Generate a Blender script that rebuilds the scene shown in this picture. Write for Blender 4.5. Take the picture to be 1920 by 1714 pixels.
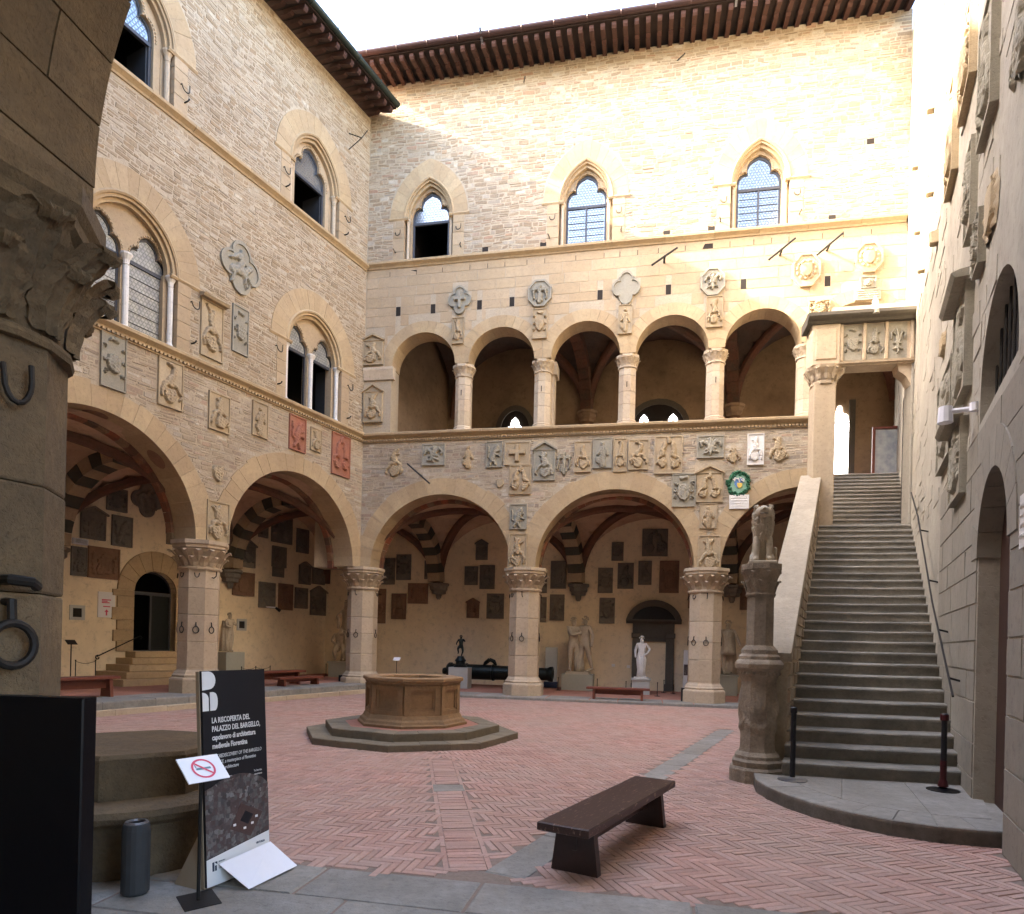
# Courtyard of a medieval palace: scene built from measured wall planes (metres).
import bpy, bmesh, math, random
import numpy as np
from mathutils import Vector, Matrix
from mathutils.geometry import delaunay_2d_cdt
from mathutils import noise as mnoise

R = random.Random(7)
D = bpy.data
scene = bpy.context.scene
COL = scene.collection
for o in list(D.objects):
    D.objects.remove(o)
rad = math.radians

# ------------------------------------------------------------------ camera
EYE = 1.7
cam_d = D.cameras.new('camera')
cam = D.objects.new('camera', cam_d)
COL.objects.link(cam)
cam_d.sensor_fit = 'HORIZONTAL'
cam_d.sensor_width = 36.0
cam_d.lens = 36.0 * 1250 / 1920
cam_d.shift_y = (1204.6 - 857) / 1920
cam_d.clip_end = 2000
cam.matrix_world = Matrix.Translation((0, 0, EYE)) @ Matrix.Rotation(rad(90), 4, 'X') @ Matrix.Rotation(0.0245, 4, 'Z')
scene.camera = cam

# ------------------------------------------------------------------ wall frames
TH = math.atan2(630, 1250)
D1 = Vector((math.sin(TH), math.cos(TH), 0))            # along the side walls, away from the camera
NB = math.atan(.2)
SB = Vector((math.cos(NB), -math.sin(NB), 0))           # along the loggia wall, to the right
YB = Vector((math.sin(NB), math.cos(NB), 0))
YL = Vector((-D1.y, D1.x, 0))
YR = -YL
C0 = Vector((-4.966, 21.493, 0))
C1 = Vector((10.623, 18.375, 0))
UP = Vector((0, 0, 1))

def frame(o, x, y):
    m = Matrix.Identity(4)
    for i, c in enumerate((x, y, UP)):
        for j in range(3):
            m[j][i] = c[j]
    m.translation = o
    return m

ML = frame(C0, D1, YL)      # s = 0 at the inner corner, negative towards the camera; y into the wall
MBK = frame(C0, SB, YB)     # s = 0 at the inner corner, positive to the right
MR = frame(C1, -D1, YR)     # s = 0 at the far end, positive towards the camera

# ------------------------------------------------------------------ sky and sun
sun_dir = (SB * 1.0 + YB * .21 + UP * -.6).normalized()
elev = math.asin(-sun_dir.z)
to_sun = -sun_dir
az = math.atan2(to_sun.x, to_sun.y)
world = D.worlds.new('World')
scene.world = world
world.use_nodes = True
wn = world.node_tree.nodes
bg = wn['Background']
sky = wn.new('ShaderNodeTexSky')
sky.sky_type = 'NISHITA'
sky.sun_disc = False
sky.sun_elevation = elev
sky.sun_rotation = az
sky.dust_density = 3.5
sky.air_density = .85
sky.ozone_density = .7
world.node_tree.links.new(sky.outputs[0], bg.inputs[0])
bg.inputs[1].default_value = .15
sun_d = D.lights.new('sun', 'SUN')
sun_d.energy = 2.0
sun_d.angle = rad(.53)
sun_d.color = (1, .90, .74)
sun = D.objects.new('sun', sun_d)
COL.objects.link(sun)
sun.rotation_euler = sun_dir.to_track_quat('-Z', 'Y').to_euler()
sun.location = (-20, 10, 40)
vs = scene.view_settings
vs.view_transform = 'Standard'
vs.look = 'None'
vs.exposure = 4.12
vs.gamma = 1
vs.use_curve_mapping = False
scene.render.engine = 'CYCLES'
try:
    scene.cycles.max_bounces = 8
    scene.cycles.diffuse_bounces = 6
except Exception:
    pass

# ------------------------------------------------------------------ materials
MATS = {}

def nodes_of(name):
    m = D.materials.new(name)
    m.use_nodes = True
    nt = m.node_tree
    b = nt.nodes['Principled BSDF']
    return m, nt, b

def rnd_socket(nt):
    g = nt.nodes.new('ShaderNodeNewGeometry')
    oi = nt.nodes.new('ShaderNodeObjectInfo')
    a = nt.nodes.new('ShaderNodeMath'); a.operation = 'ADD'
    nt.links.new(g.outputs['Random Per Island'], a.inputs[0])
    nt.links.new(oi.outputs['Random'], a.inputs[1])
    fr = nt.nodes.new('ShaderNodeMath'); fr.operation = 'FRACT'
    nt.links.new(a.outputs[0], fr.inputs[0])
    return fr.outputs[0], g

def ramp(nt, cols, inp=None):
    r = nt.nodes.new('ShaderNodeValToRGB')
    el = r.color_ramp.elements
    while len(el) < len(cols):
        el.new(.5)
    if len(cols) == 1:
        cols = [cols[0], cols[0]]
    for i, c in enumerate(cols):
        el[i].position = i / max(1, len(cols) - 1)
        el[i].color = (*c, 1)
    if inp is not None:
        nt.links.new(inp, r.inputs[0])
    return r

def noise(nt, vec, scale, detail=4, rough=.6):
    n = nt.nodes.new('ShaderNodeTexNoise')
    n.inputs['Scale'].default_value = scale
    n.inputs['Detail'].default_value = detail
    n.inputs['Roughness'].default_value = rough
    nt.links.new(vec, n.inputs['Vector'])
    return n

def mixc(nt, a, b, fac, mode='MIX'):
    m = nt.nodes.new('ShaderNodeMix'); m.data_type = 'RGBA'; m.blend_type = mode
    for i, v in ((0, fac), (6, a), (7, b)):
        if isinstance(v, (int, float)):
            m.inputs[i].default_value = v
        elif isinstance(v, tuple):
            m.inputs[i].default_value = (*v, 1)
        else:
            nt.links.new(v, m.inputs[i])
    return m.outputs[2]

def stone(name, cols, fine=18, big=.6, amp=.35, stain=(.22, .16, .1), stain_amt=.35, bump=.35, rough=.9, spec=.2, streak=False):
    """masonry: a colour per piece, grain, large weather stains, bump"""
    m, nt, b = nodes_of(name)
    rs, g = rnd_socket(nt)
    base = ramp(nt, cols, rs).outputs[0]
    pos = g.outputs['Position']
    n1 = noise(nt, pos, fine, 4, .65)
    dark = ramp(nt, [(1 - amp,) * 3, (1 + amp * .55,) * 3], n1.outputs[0]).outputs[0]
    c = mixc(nt, base, dark, 1.0, 'MULTIPLY')
    if streak:
        mp = nt.nodes.new('ShaderNodeMapping')
        mp.inputs['Scale'].default_value = (1, 1, .16)
        nt.links.new(pos, mp.inputs[0]); vec = mp.outputs[0]
    else:
        vec = pos
    n2 = noise(nt, vec, big, 5, .6)
    f = ramp(nt, [(0, 0, 0), (0, 0, 0), (stain_amt,) * 3, (stain_amt,) * 3], n2.outputs[0]).outputs[0]
    c = mixc(nt, c, stain, f)
    # fine soot and lichen specks of their own shape
    n4 = noise(nt, pos, fine * 1.9, 5, .8)
    sp = ramp(nt, [(.55,) * 3, (1, 1, 1), (1.08,) * 3], n4.outputs[0])
    sp.color_ramp.elements[0].position = .3; sp.color_ramp.elements[1].position = .47
    c = mixc(nt, c, sp.outputs[0], .6, 'MULTIPLY')
    nt.links.new(c, b.inputs['Base Color'])
    b.inputs['Roughness'].default_value = rough
    b.inputs['Specular IOR Level'].default_value = spec
    bp = nt.nodes.new('ShaderNodeBump')
    bp.inputs['Strength'].default_value = bump
    bp.inputs['Distance'].default_value = .02
    n3 = noise(nt, pos, fine * 3.7, 3, .75)
    pit = ramp(nt, [(0, 0, 0), (.75,) * 3, (1, 1, 1)], n3.outputs[0])
    pit.color_ramp.elements[0].position = .3; pit.color_ramp.elements[1].position = .46
    hm = nt.nodes.new('ShaderNodeMath'); hm.operation = 'MULTIPLY_ADD'; hm.inputs[1].default_value = .45
    nt.links.new(pit.outputs[0], hm.inputs[0]); nt.links.new(n1.outputs[0], hm.inputs[2])
    nt.links.new(hm.outputs[0], bp.inputs['Height'])
    nt.links.new(bp.outputs[0], b.inputs['Normal'])
    MATS[name] = m
    return m

def plain(name, col, rough=.6, metal=0.0, spec=.4, var=.2, scale=14, bump=.1, emit=None):
    m, nt, b = nodes_of(name)
    g = nt.nodes.new('ShaderNodeNewGeometry')
    n1 = noise(nt, g.outputs['Position'], scale, 5)
    dark = ramp(nt, [(1 - var,) * 3, (1 + var,) * 3], n1.outputs[0]).outputs[0]
    c = mixc(nt, col, dark, 1.0, 'MULTIPLY')
    nt.links.new(c, b.inputs['Base Color'])
    b.inputs['Roughness'].default_value = rough
    b.inputs['Metallic'].default_value = metal
    b.inputs['Specular IOR Level'].default_value = spec
    if bump:
        bp = nt.nodes.new('ShaderNodeBump')
        bp.inputs['Strength'].default_value = bump
        bp.inputs['Distance'].default_value = .01
        nt.links.new(n1.outputs[0], bp.inputs['Height'])
        nt.links.new(bp.outputs[0], b.inputs['Normal'])
    if emit:
        b.inputs['Emission Color'].default_value = (*emit[0], 1)
        b.inputs['Emission Strength'].default_value = emit[1]
    MATS[name] = m
    return m

stone('rubble', [(0.385, 0.295, 0.190), (0.310, 0.225, 0.140), (0.455, 0.360, 0.245), (0.345, 0.255, 0.160), (0.590, 0.510, 0.390), (0.280, 0.210, 0.140), (0.410, 0.300, 0.185), (0.365, 0.275, 0.180), (0.520, 0.430, 0.310), (0.370, 0.250, 0.145), (0.395, 0.305, 0.200)], amp=.5, big=.9, stain=(.25, .18, .11), stain_amt=.6)  # upper stone tones darkened in colour to offset the stronger light up high
stone('rubble_back', [(0.385, 0.295, 0.190), (0.320, 0.235, 0.150), (0.450, 0.360, 0.245), (0.370, 0.285, 0.185), (0.590, 0.520, 0.410), (0.285, 0.240, 0.180), (0.415, 0.295, 0.180), (0.390, 0.230, 0.150), (0.510, 0.430, 0.315), (0.270, 0.200, 0.130), (0.385, 0.300, 0.195)], amp=.52, big=.9, stain=(.28, .20, .125), stain_amt=.55)  # top storey tones also taken down in colour against the bright light there
stone('rubble_low', [(0.450, 0.360, 0.250), (0.380, 0.300, 0.205), (0.520, 0.430, 0.310), (0.360, 0.300, 0.230), (0.600, 0.520, 0.400), (0.460, 0.320, 0.220), (0.330, 0.270, 0.200)], amp=.5, big=1.0, stain=(.24, .18, .13), stain_amt=.55)  # lower stone tones made paler in colour to make up for dimmer light
stone('mortar', [(0.480, 0.395, 0.280)], amp=.3, bump=.6, stain=(.28, .21, .14), stain_amt=.4)
stone('mortar_low', [(0.510, 0.420, 0.300)], amp=.3, bump=.6, stain=(.2, .16, .11), stain_amt=.4)
stone('ashlar', [(0.450, 0.335, 0.205), (0.410, 0.305, 0.185), (0.480, 0.365, 0.235), (0.430, 0.320, 0.195), (0.460, 0.350, 0.220)], fine=9, amp=.25, big=.7, stain=(.30, .21, .13), stain_amt=.4, bump=.25, streak=True)
stone('voussoir', [(0.470, 0.345, 0.195), (0.430, 0.310, 0.175), (0.500, 0.375, 0.220), (0.450, 0.325, 0.185)], fine=8, amp=.25, big=.8, stain=(.28, .2, .13), stain_amt=.4, bump=.25)
stone('pillar_stone', [(0.560, 0.450, 0.315), (0.490, 0.390, 0.265), (0.600, 0.495, 0.360), (0.540, 0.420, 0.290)], fine=8, amp=.22, big=.9, stain=(.29, .21, .14), stain_amt=.4, bump=.2, streak=True)
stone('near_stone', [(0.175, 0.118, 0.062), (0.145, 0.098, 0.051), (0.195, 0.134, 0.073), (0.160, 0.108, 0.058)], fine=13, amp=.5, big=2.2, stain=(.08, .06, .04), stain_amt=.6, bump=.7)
stone('carved', [(0.480, 0.370, 0.235), (0.430, 0.330, 0.200), (0.510, 0.405, 0.265)], fine=16, amp=.3, big=1.5, stain=(.2, .15, .1), stain_amt=.35, bump=.4)
stone('carved_grey', [(0.360, 0.325, 0.250), (0.325, 0.295, 0.225), (0.385, 0.350, 0.275)], fine=16, amp=.3, big=1.5, stain=(.17, .15, .12), stain_amt=.35, bump=.4)
stone('carved_red', [(.37, .14, .085), (.33, .125, .08)], fine=16, amp=.3, big=2, stain=(.33, .2, .13), stain_amt=.4, bump=.4)
stone('carved_dark', [(0.210, 0.180, 0.140), (0.250, 0.210, 0.165), (0.180, 0.160, 0.130), (0.235, 0.210, 0.175)], fine=14, amp=.4, big=1.6, stain=(.11, .095, .08), stain_amt=.4, bump=.4)
stone('carved_brown', [(0.300, 0.165, 0.100), (0.260, 0.150, 0.095), (0.330, 0.190, 0.120)], fine=14, amp=.35, big=1.8, stain=(.12, .09, .06), stain_amt=.4, bump=.4)
stone('marble_white', [(.74, .71, .66), (.7, .67, .62)], fine=10, amp=.12, big=2, stain=(.5, .45, .38), stain_amt=.3, bump=.15, rough=.6)
stone('marble_aged', [(.55, .47, .35), (.50, .42, .31)], fine=10, amp=.25, big=2, stain=(.3, .24, .16), stain_amt=.4, bump=.2, rough=.7)
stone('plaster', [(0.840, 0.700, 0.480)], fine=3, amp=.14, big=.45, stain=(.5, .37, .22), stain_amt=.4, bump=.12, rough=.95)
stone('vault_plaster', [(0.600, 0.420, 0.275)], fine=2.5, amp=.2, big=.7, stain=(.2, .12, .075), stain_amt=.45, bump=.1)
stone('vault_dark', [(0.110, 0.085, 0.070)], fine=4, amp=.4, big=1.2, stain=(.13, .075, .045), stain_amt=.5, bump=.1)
stone('rib_paint', [(.13, .085, .055), (.15, .085, .055), (.11, .085, .06)], fine=12, amp=.5, big=3, stain=(.2, .075, .045), stain_amt=.6, bump=.2)
stone('stripe_dark', [(.055, .062, .05), (.07, .07, .055)], fine=12, amp=.3, bump=.2)
stone('stripe_pale', [(0.480, 0.360, 0.230), (0.430, 0.320, 0.200)], fine=12, amp=.3, bump=.2)
stone('stair_stone', [(0.310, 0.280, 0.225), (0.270, 0.243, 0.195), (0.345, 0.310, 0.250), (0.290, 0.257, 0.205)], fine=14, amp=.45, big=1.6, stain=(.075, .07, .058), stain_amt=.55, bump=.35, rough=.5, spec=.5)
stone('grey_slab', [(0.325, 0.300, 0.255), (0.285, 0.265, 0.230), (0.355, 0.325, 0.280), (0.305, 0.275, 0.230)], fine=11, amp=.45, big=1.7, stain=(.16, .145, .12), stain_amt=.6, bump=.5, rough=.7)
stone('parapet_stone', [(.41, .35, .26), (.38, .32, .24)], fine=10, amp=.3, big=1.5, stain=(.22, .18, .13), stain_amt=.45, bump=.35)
stone('well_stone', [(0.360, 0.220, 0.115), (0.320, 0.200, 0.105), (0.390, 0.245, 0.130)], fine=12, amp=.3, big=2, stain=(.14, .1, .06), stain_amt=.45, bump=.25)
stone('well_step', [(.23, .185, .125), (.2, .165, .115), (.255, .205, .14)], fine=10, amp=.35, big=1.5, stain=(.12, .1, .07), stain_amt=.45, bump=.35)
stone('brick', [(0.520, 0.295, 0.230), (0.440, 0.240, 0.185), (0.570, 0.340, 0.270), (0.490, 0.295, 0.235), (0.540, 0.345, 0.280), (0.380, 0.220, 0.175), (0.530, 0.310, 0.240), (0.430, 0.255, 0.205)], fine=22, amp=.35, big=.55, stain=(.40, .31, .245), stain_amt=.6, bump=.35, rough=.85)
stone('brick_joint', [(0.290, 0.210, 0.165)], fine=20, amp=.35, big=.8, stain=(.15, .13, .1), stain_amt=.5, bump=.4)
stone('terracotta_floor', [(0.420, 0.190, 0.130)], fine=10, amp=.3, big=1.5, stain=(.2, .12, .08), stain_amt=.4)
stone('grey_wall', [(0.300, 0.265, 0.205), (0.270, 0.240, 0.190), (0.320, 0.285, 0.225), (0.285, 0.245, 0.190)], fine=6, amp=.22, big=.8, stain=(.2, .17, .135), stain_amt=.45, bump=.2, streak=True)
stone('plaster_grey', [(0.400, 0.355, 0.280)], fine=4, amp=.2, big=.9, stain=(.22, .19, .15), stain_amt=.5, bump=.5)
stone('roof_tile', [(.3, .15, .09), (.26, .14, .09), (.34, .19, .12)], fine=14, amp=.35, bump=.2)
plain('rafter_wood', (.05, .018, .011), .75, var=.35, scale=20, bump=.3)
plain('roof_board', (.022, .011, .008), .85, var=.4, scale=12)
plain('copper_gutter', (.05, .027, .025), .45, .5, var=.25)
plain('dark_gutter', (.022, .03, .024), .45, .4, var=.3)
plain('iron', (.022, .018, .015), .6, .5, var=.3, scale=30)
plain('lead', (.05, .05, .052), .5, .3, var=.2)
plain('frame_grey', (.05, .05, .055), .55, .1, var=.2)
plain('bench_dark', (.028, .013, .010), .38, spec=.5, var=.4, scale=25, bump=.15)
plain('bench_red', (.16, .045, .025), .5, var=.3, scale=18)
plain('black_board', (.009, .0085, .011), .5, var=.1)
plain('black_gloss', (.002, .002, .003), .35, spec=.15, var=.2)
plain('white_print', (.72, .70, .68), .6, var=.05)
plain('paper_white', (.78, .77, .80), .5, var=.04)
plain('pale_grey', (.42, .415, .38), .7, var=.08)
plain('sage_block', (.33, .32, .25), .8, var=.1)
plain('red_print', (.62, .06, .12), .5, var=.05)
plain('ink', (.02, .03, .06), .6, var=.05)
plain('bronze', (.022, .026, .024), .42, .7, var=.35, scale=20, bump=.2)
plain('gate_stone', (.10, .085, .065), .8, var=.3)
plain('wood_door', (.05, .022, .014), .6, var=.3)
plain('dark_room', (.022, .016, .012), .95, var=.1)
plain('red_vinyl', (.55, .02, .02), .4, var=.05)
plain('glaze_green', (.045, .16, .085), .35, spec=.5, var=.5, scale=30)
plain('glaze_blue', (.08, .2, .45), .35, spec=.5, var=.3)
plain('glaze_yellow', (.62, .42, .08), .35, spec=.5, var=.2)
plain('glaze_white', (.62, .60, .56), .35, spec=.5, var=.1)
plain('day_window', (.8, .8, .8), .5, emit=((1, .98, .96), 1.3), bump=0)
plain('tan_edge', (.30, .22, .14), .8, var=.1)
plain('steel', (.30, .30, .31), .35, .9, var=.15)

def glass_mat():
    m, nt, b = nodes_of('leaded_glass')
    g = nt.nodes.new('ShaderNodeNewGeometry')
    n1 = noise(nt, g.outputs['Position'], 9, 3)
    c = ramp(nt, [(.03, .035, .042), (.10, .115, .13), (.05, .055, .06)], n1.outputs[0]).outputs[0]
    nt.links.new(c, b.inputs['Base Color'])
    b.inputs['Roughness'].default_value = .12
    b.inputs['Specular IOR Level'].default_value = 1.0
    b.inputs['IOR'].default_value = 2.1
    bp = nt.nodes.new('ShaderNodeBump'); bp.inputs['Strength'].default_value = .15; bp.inputs['Distance'].default_value = .01
    nt.links.new(n1.outputs[0], bp.inputs['Height']); nt.links.new(bp.outputs[0], b.inputs['Normal'])
    MATS['glass'] = m
    m2, nt, b = nodes_of('pale_glass')
    g = nt.nodes.new('ShaderNodeNewGeometry')
    v = nt.nodes.new('ShaderNodeTexNoise'); v.inputs['Scale'].default_value = 5
    nt.links.new(g.outputs['Position'], v.inputs['Vector'])
    c = ramp(nt, [(.22, .23, .24), (.42, .41, .35), (.27, .275, .27), (.46, .44, .35)], v.outputs[0]).outputs[0]
    nt.links.new(c, b.inputs['Base Color'])
    b.inputs['Roughness'].default_value = .3
    MATS['pale_glass'] = m2
glass_mat()

def photo_print():
    """aerial photograph of roofs printed on the banner"""
    m, nt, b = nodes_of('aerial_print')
    g = nt.nodes.new('ShaderNodeNewGeometry')
    v = nt.nodes.new('ShaderNodeTexVoronoi'); v.inputs['Scale'].default_value = 34
    v.distance = 'CHEBYCHEV'
    nt.links.new(g.outputs['Position'], v.inputs['Vector'])
    s = nt.nodes.new('ShaderNodeSeparateColor'); nt.links.new(v.outputs['Color'], s.inputs[0])
    c = ramp(nt, [(.035, .03, .03), (.09, .055, .05), (.055, .05, .05), (.14, .13, .12), (.07, .04, .036), (.2, .19, .18)], s.outputs[0]).outputs[0]
    n1 = noise(nt, g.outputs['Position'], 60, 4)
    d = ramp(nt, [(.5,) * 3, (1.4,) * 3], n1.outputs[0]).outputs[0]
    nt.links.new(mixc(nt, c, d, 1.0, 'MULTIPLY'), b.inputs['Base Color'])
    b.inputs['Roughness'].default_value = .5
    MATS['aerial'] = m
photo_print()

def worn_wood():
    m, nt, b = nodes_of('worn_wood')
    tc = nt.nodes.new('ShaderNodeTexCoord')
    mp = nt.nodes.new('ShaderNodeMapping'); mp.inputs['Scale'].default_value = (1.5, 14, 14)
    nt.links.new(tc.outputs['Object'], mp.inputs[0])
    n1 = noise(nt, mp.outputs[0], 3, 6, .7)
    base = ramp(nt, [(.018, .009, .008), (.045, .02, .015), (.03, .014, .011)], n1.outputs[0]).outputs[0]
    mp2 = nt.nodes.new('ShaderNodeMapping'); mp2.inputs['Scale'].default_value = (3.5, 22, 9)
    nt.links.new(tc.outputs['Object'], mp2.inputs[0])
    n2 = noise(nt, mp2.outputs[0], 2.2, 8, .75)
    r = nt.nodes.new('ShaderNodeValToRGB'); r.color_ramp.elements[0].position = .575; r.color_ramp.elements[1].position = .61
    nt.links.new(n2.outputs[0], r.inputs[0])
    nt.links.new(mixc(nt, base, (.26, .17, .12), r.outputs[0]), b.inputs['Base Color'])
    b.inputs['Roughness'].default_value = .38
    MATS['worn_wood'] = m
worn_wood()
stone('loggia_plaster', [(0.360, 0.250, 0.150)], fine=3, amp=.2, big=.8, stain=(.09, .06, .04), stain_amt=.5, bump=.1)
stone('carved_column', [(.42, .34, .25), (.38, .31, .225)], fine=18, amp=.45, big=3.5, stain=(.13, .105, .08), stain_amt=.6, bump=.7)
stone('aedicule_stone', [(.135, .12, .095), (.12, .107, .085)], fine=10, amp=.25, big=2, stain=(.08, .07, .055), stain_amt=.4, bump=.2)
plain('dark_red', (.05, .004, .006), .4, var=.2)
plain('door_glass', (.012, .014, .012), .3, spec=.3, var=.3)
stone('painted_band', [(.42, .13, .07), (.30, .22, .13), (.36, .12, .07), (.12, .09, .06)], fine=30, amp=.6, big=5, stain=(.12, .08, .05), stain_amt=.6, bump=.2)
plain('printed_roof', (.075, .042, .036), .5, var=.3, scale=60)
plain('glaze_dark', (.12, .22, .26), .5, var=.1)
plain('bin_metal', (.035, .034, .034), .75, 0, var=.3)
stone('shadow_stone', [(.085, .066, .045), (.075, .058, .04)], fine=13, amp=.4, big=2.2, stain=(.05, .04, .03), stain_amt=.5, bump=.5)
plain('glaze_pale', (.2, .36, .25), .4, spec=.5, var=.3)

# ------------------------------------------------------------------ wall plaques: s, z, width, height, motif, stone, outline (metres)
TAB_L = [
    (-4.95,11.11,1.22,1.32,'knight','g','quatrefoil'),
    (-5.76,9.15,0.64,1.37,'helm','s','hood'),
    (-4.92,9.52,0.50,1.19,'arms','g','-'),
    (-8.17,7.48,0.55,1.20,'arms','g','-'),
    (-6.83,7.46,0.63,1.09,'crest','s','-'),
    (-5.49,7.23,0.62,0.93,'helm','s','-'),
    (-4.21,7.45,0.52,0.91,'figure','s','-'),
    (-2.86,7.47,0.63,0.98,'lion','r','-'),
    (-2.13,7.50,0.44,0.67,'helm','s','-'),
    (-1.04,7.33,0.82,1.27,'two','r','-'),
    (-5.48,5.77,0.55,0.67,'shield','s','none'),
    (-5.45,4.52,0.66,1.01,'helm','s','-'),
]
TAB_B = [
    (3.14,12.36,0.73,0.87,'cross','g','quatrefoil'),
    (5.67,12.37,0.74,0.83,'eagle','g','octagon'),
    (8.27,12.33,0.82,0.99,'blank','g','quatrefoil'),
    (10.75,12.31,0.70,0.82,'lily','g','octagon'),
    (13.29,12.43,0.77,0.97,'bigshield','s','octagon'),
    (14.92,12.64,0.73,0.86,'bigshield','s','octagon'),
    (3.10,11.40,0.38,0.82,'helm','s','-'),
    (5.69,11.44,0.46,0.91,'arms','s','-'),
    (8.26,11.39,0.41,0.86,'figure','s','-'),
    (10.82,11.43,0.46,0.90,'helm','s','-'),
    (1.09,7.33,0.67,1.07,'helm','s','none'),
    (2.40,7.55,0.74,0.67,'lily','g','-'),
    (3.52,7.47,0.50,0.83,'figure','s','none'),
    (4.36,7.50,0.51,0.81,'lion','g','-'),
    (5.09,7.51,0.79,0.71,'cross','s','-'),
    (4.56,6.64,0.39,0.66,'shield','s','none'),
    (5.20,6.70,0.68,0.90,'two','s','-'),
    (5.94,7.25,0.66,1.20,'helm','g','gable'),
    (6.53,7.22,0.54,0.86,'eagle','g','none'),
    (7.10,7.34,0.51,0.93,'helm','s','-'),
    (7.69,7.43,0.56,0.90,'figure','g','-'),
    (8.21,7.35,0.39,0.99,'crest','s','-'),
    (8.75,7.35,0.59,0.89,'crest','s','-'),
    (9.61,7.32,0.80,1.11,'two','s','-'),
    (10.80,7.52,0.75,0.65,'lily','g','-'),
    (11.46,7.27,0.44,0.49,'helm','s','none'),
    (12.05,7.40,0.45,0.89,'helm','w','-'),
    (12.66,7.41,0.59,0.84,'helm','s','none'),
    (10.08,6.27,0.67,0.97,'arms','g','-'),
    (10.80,6.45,0.73,1.09,'two','s','gable'),
    (5.17,5.56,0.53,0.77,'lion','g','-'),
    (5.17,4.48,0.58,1.11,'helm','s','-'),
    (10.78,5.51,0.49,0.73,'figure','s','-'),
    (10.83,4.41,0.63,1.07,'helm','s','-'),
    (0.30,10.98,0.69,1.00,'helm','s','gable'),
    (0.34,9.26,0.64,1.24,'helm','s','gable'),
    (11.60,6.42,0.69,0.74,'wreath','x','x'),
    (11.63,5.90,0.54,0.40,'tablet','w','x'),
    (13.66,11.33,0.58,0.44,'arms','s','-'),
    (14.91,11.74,0.67,0.57,'tablet','g','x'),
]
TAB_BI = [
    (-0.99,4.37,0.80,1.03,'arms','d','-'),
    (-0.23,4.53,0.59,1.00,'arms','d','-'),
    (0.87,4.43,0.48,0.72,'helm','d','-'),
    (0.38,3.51,0.81,0.79,'scene','r','-'),
    (-1.20,3.00,0.53,1.36,'arms','r','-'),
    (-0.39,3.00,0.59,1.00,'helm','r','-'),
    (2.50,4.21,0.51,0.71,'arms','d','-'),
    (3.13,4.16,0.58,0.91,'helm','d','-'),
    (2.89,5.21,0.46,0.79,'arms','d','gable'),
    (2.60,2.98,0.48,0.77,'helm','r','gable'),
    (3.47,3.06,0.66,0.95,'arms','d','-'),
    (5.25,4.02,0.36,0.88,'arms','d','-'),
    (5.85,4.26,0.58,1.03,'scene','d','-'),
    (5.25,2.95,0.36,0.94,'helm','d','-'),
    (5.83,3.04,0.54,0.97,'lion','d','-'),
    (7.59,4.06,0.54,0.92,'arms','d','-'),
    (8.32,4.23,0.58,0.94,'helm','d','-'),
    (8.01,5.12,0.43,0.68,'arms','d','-'),
    (9.01,4.34,0.48,0.87,'helm','d','-'),
    (9.34,5.44,0.91,0.99,'two','d','-'),
    (9.87,4.20,0.69,1.16,'scene','r','-'),
    (7.68,2.95,0.56,0.94,'arms','d','-'),
    (10.70,3.39,0.30,0.63,'arms','r','-'),
    (12.55,3.43,0.45,0.77,'scene','r','-'),
]
TAB_LI = [
    (-5.76,4.72,0.68,0.92,'scene','d','gable'),
    (-4.94,4.61,0.60,0.87,'lion','d','-'),
    (-5.11,5.48,0.59,0.65,'arms','d','-'),
    (-4.20,5.66,0.97,1.01,'eagle','d','quatrefoil'),
    (-3.32,5.13,0.47,0.72,'helm','d','-'),
    (-3.29,4.62,0.49,0.33,'tablet','d','-'),
    (-6.12,3.61,0.41,0.79,'helm','d','-'),
    (-5.44,3.64,0.88,0.87,'scene','r','-'),
    (-0.43,4.56,0.60,0.96,'arms','d','gable'),
    (0.98,4.62,0.66,0.76,'helm','d','-'),
    (0.96,4.06,0.54,0.35,'tablet','d','-'),
    (-0.60,3.49,0.91,0.81,'scene','r','-'),
    (0.45,3.18,0.74,0.92,'arms','d','-'),
    (1.34,3.18,0.68,0.97,'helm','r','-'),
    (2.13,3.19,0.64,0.79,'arms','d','-'),
    (3.04,3.16,0.83,1.17,'arms','d','gable'),
    (2.29,4.17,0.59,0.88,'helm','d','gable'),
    (3.02,4.18,0.68,0.77,'helm','d','gable'),
    (2.13,5.37,0.61,0.91,'arms','d','-'),
    (1.08,5.65,0.98,1.03,'two','d','-'),
    (0.21,5.45,0.41,0.47,'arms','d','-'),
    (-5.22,2.45,0.49,0.74,'SIGN','x','x'),
    (-6.07,2.20,0.38,0.41,'NICHE','x','x'),
    (-0.52,2.06,0.41,0.41,'NICHE','x','x'),
    (-3.80,2.37,1.32,2.40,'DOOR','x','x'),
    (-6.15,4.10,0.33,0.16,'EMLIGHT','x','x'),
    (-5.27,1.33,1.20,0.56,'RAIL','x','x'),
]

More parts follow.
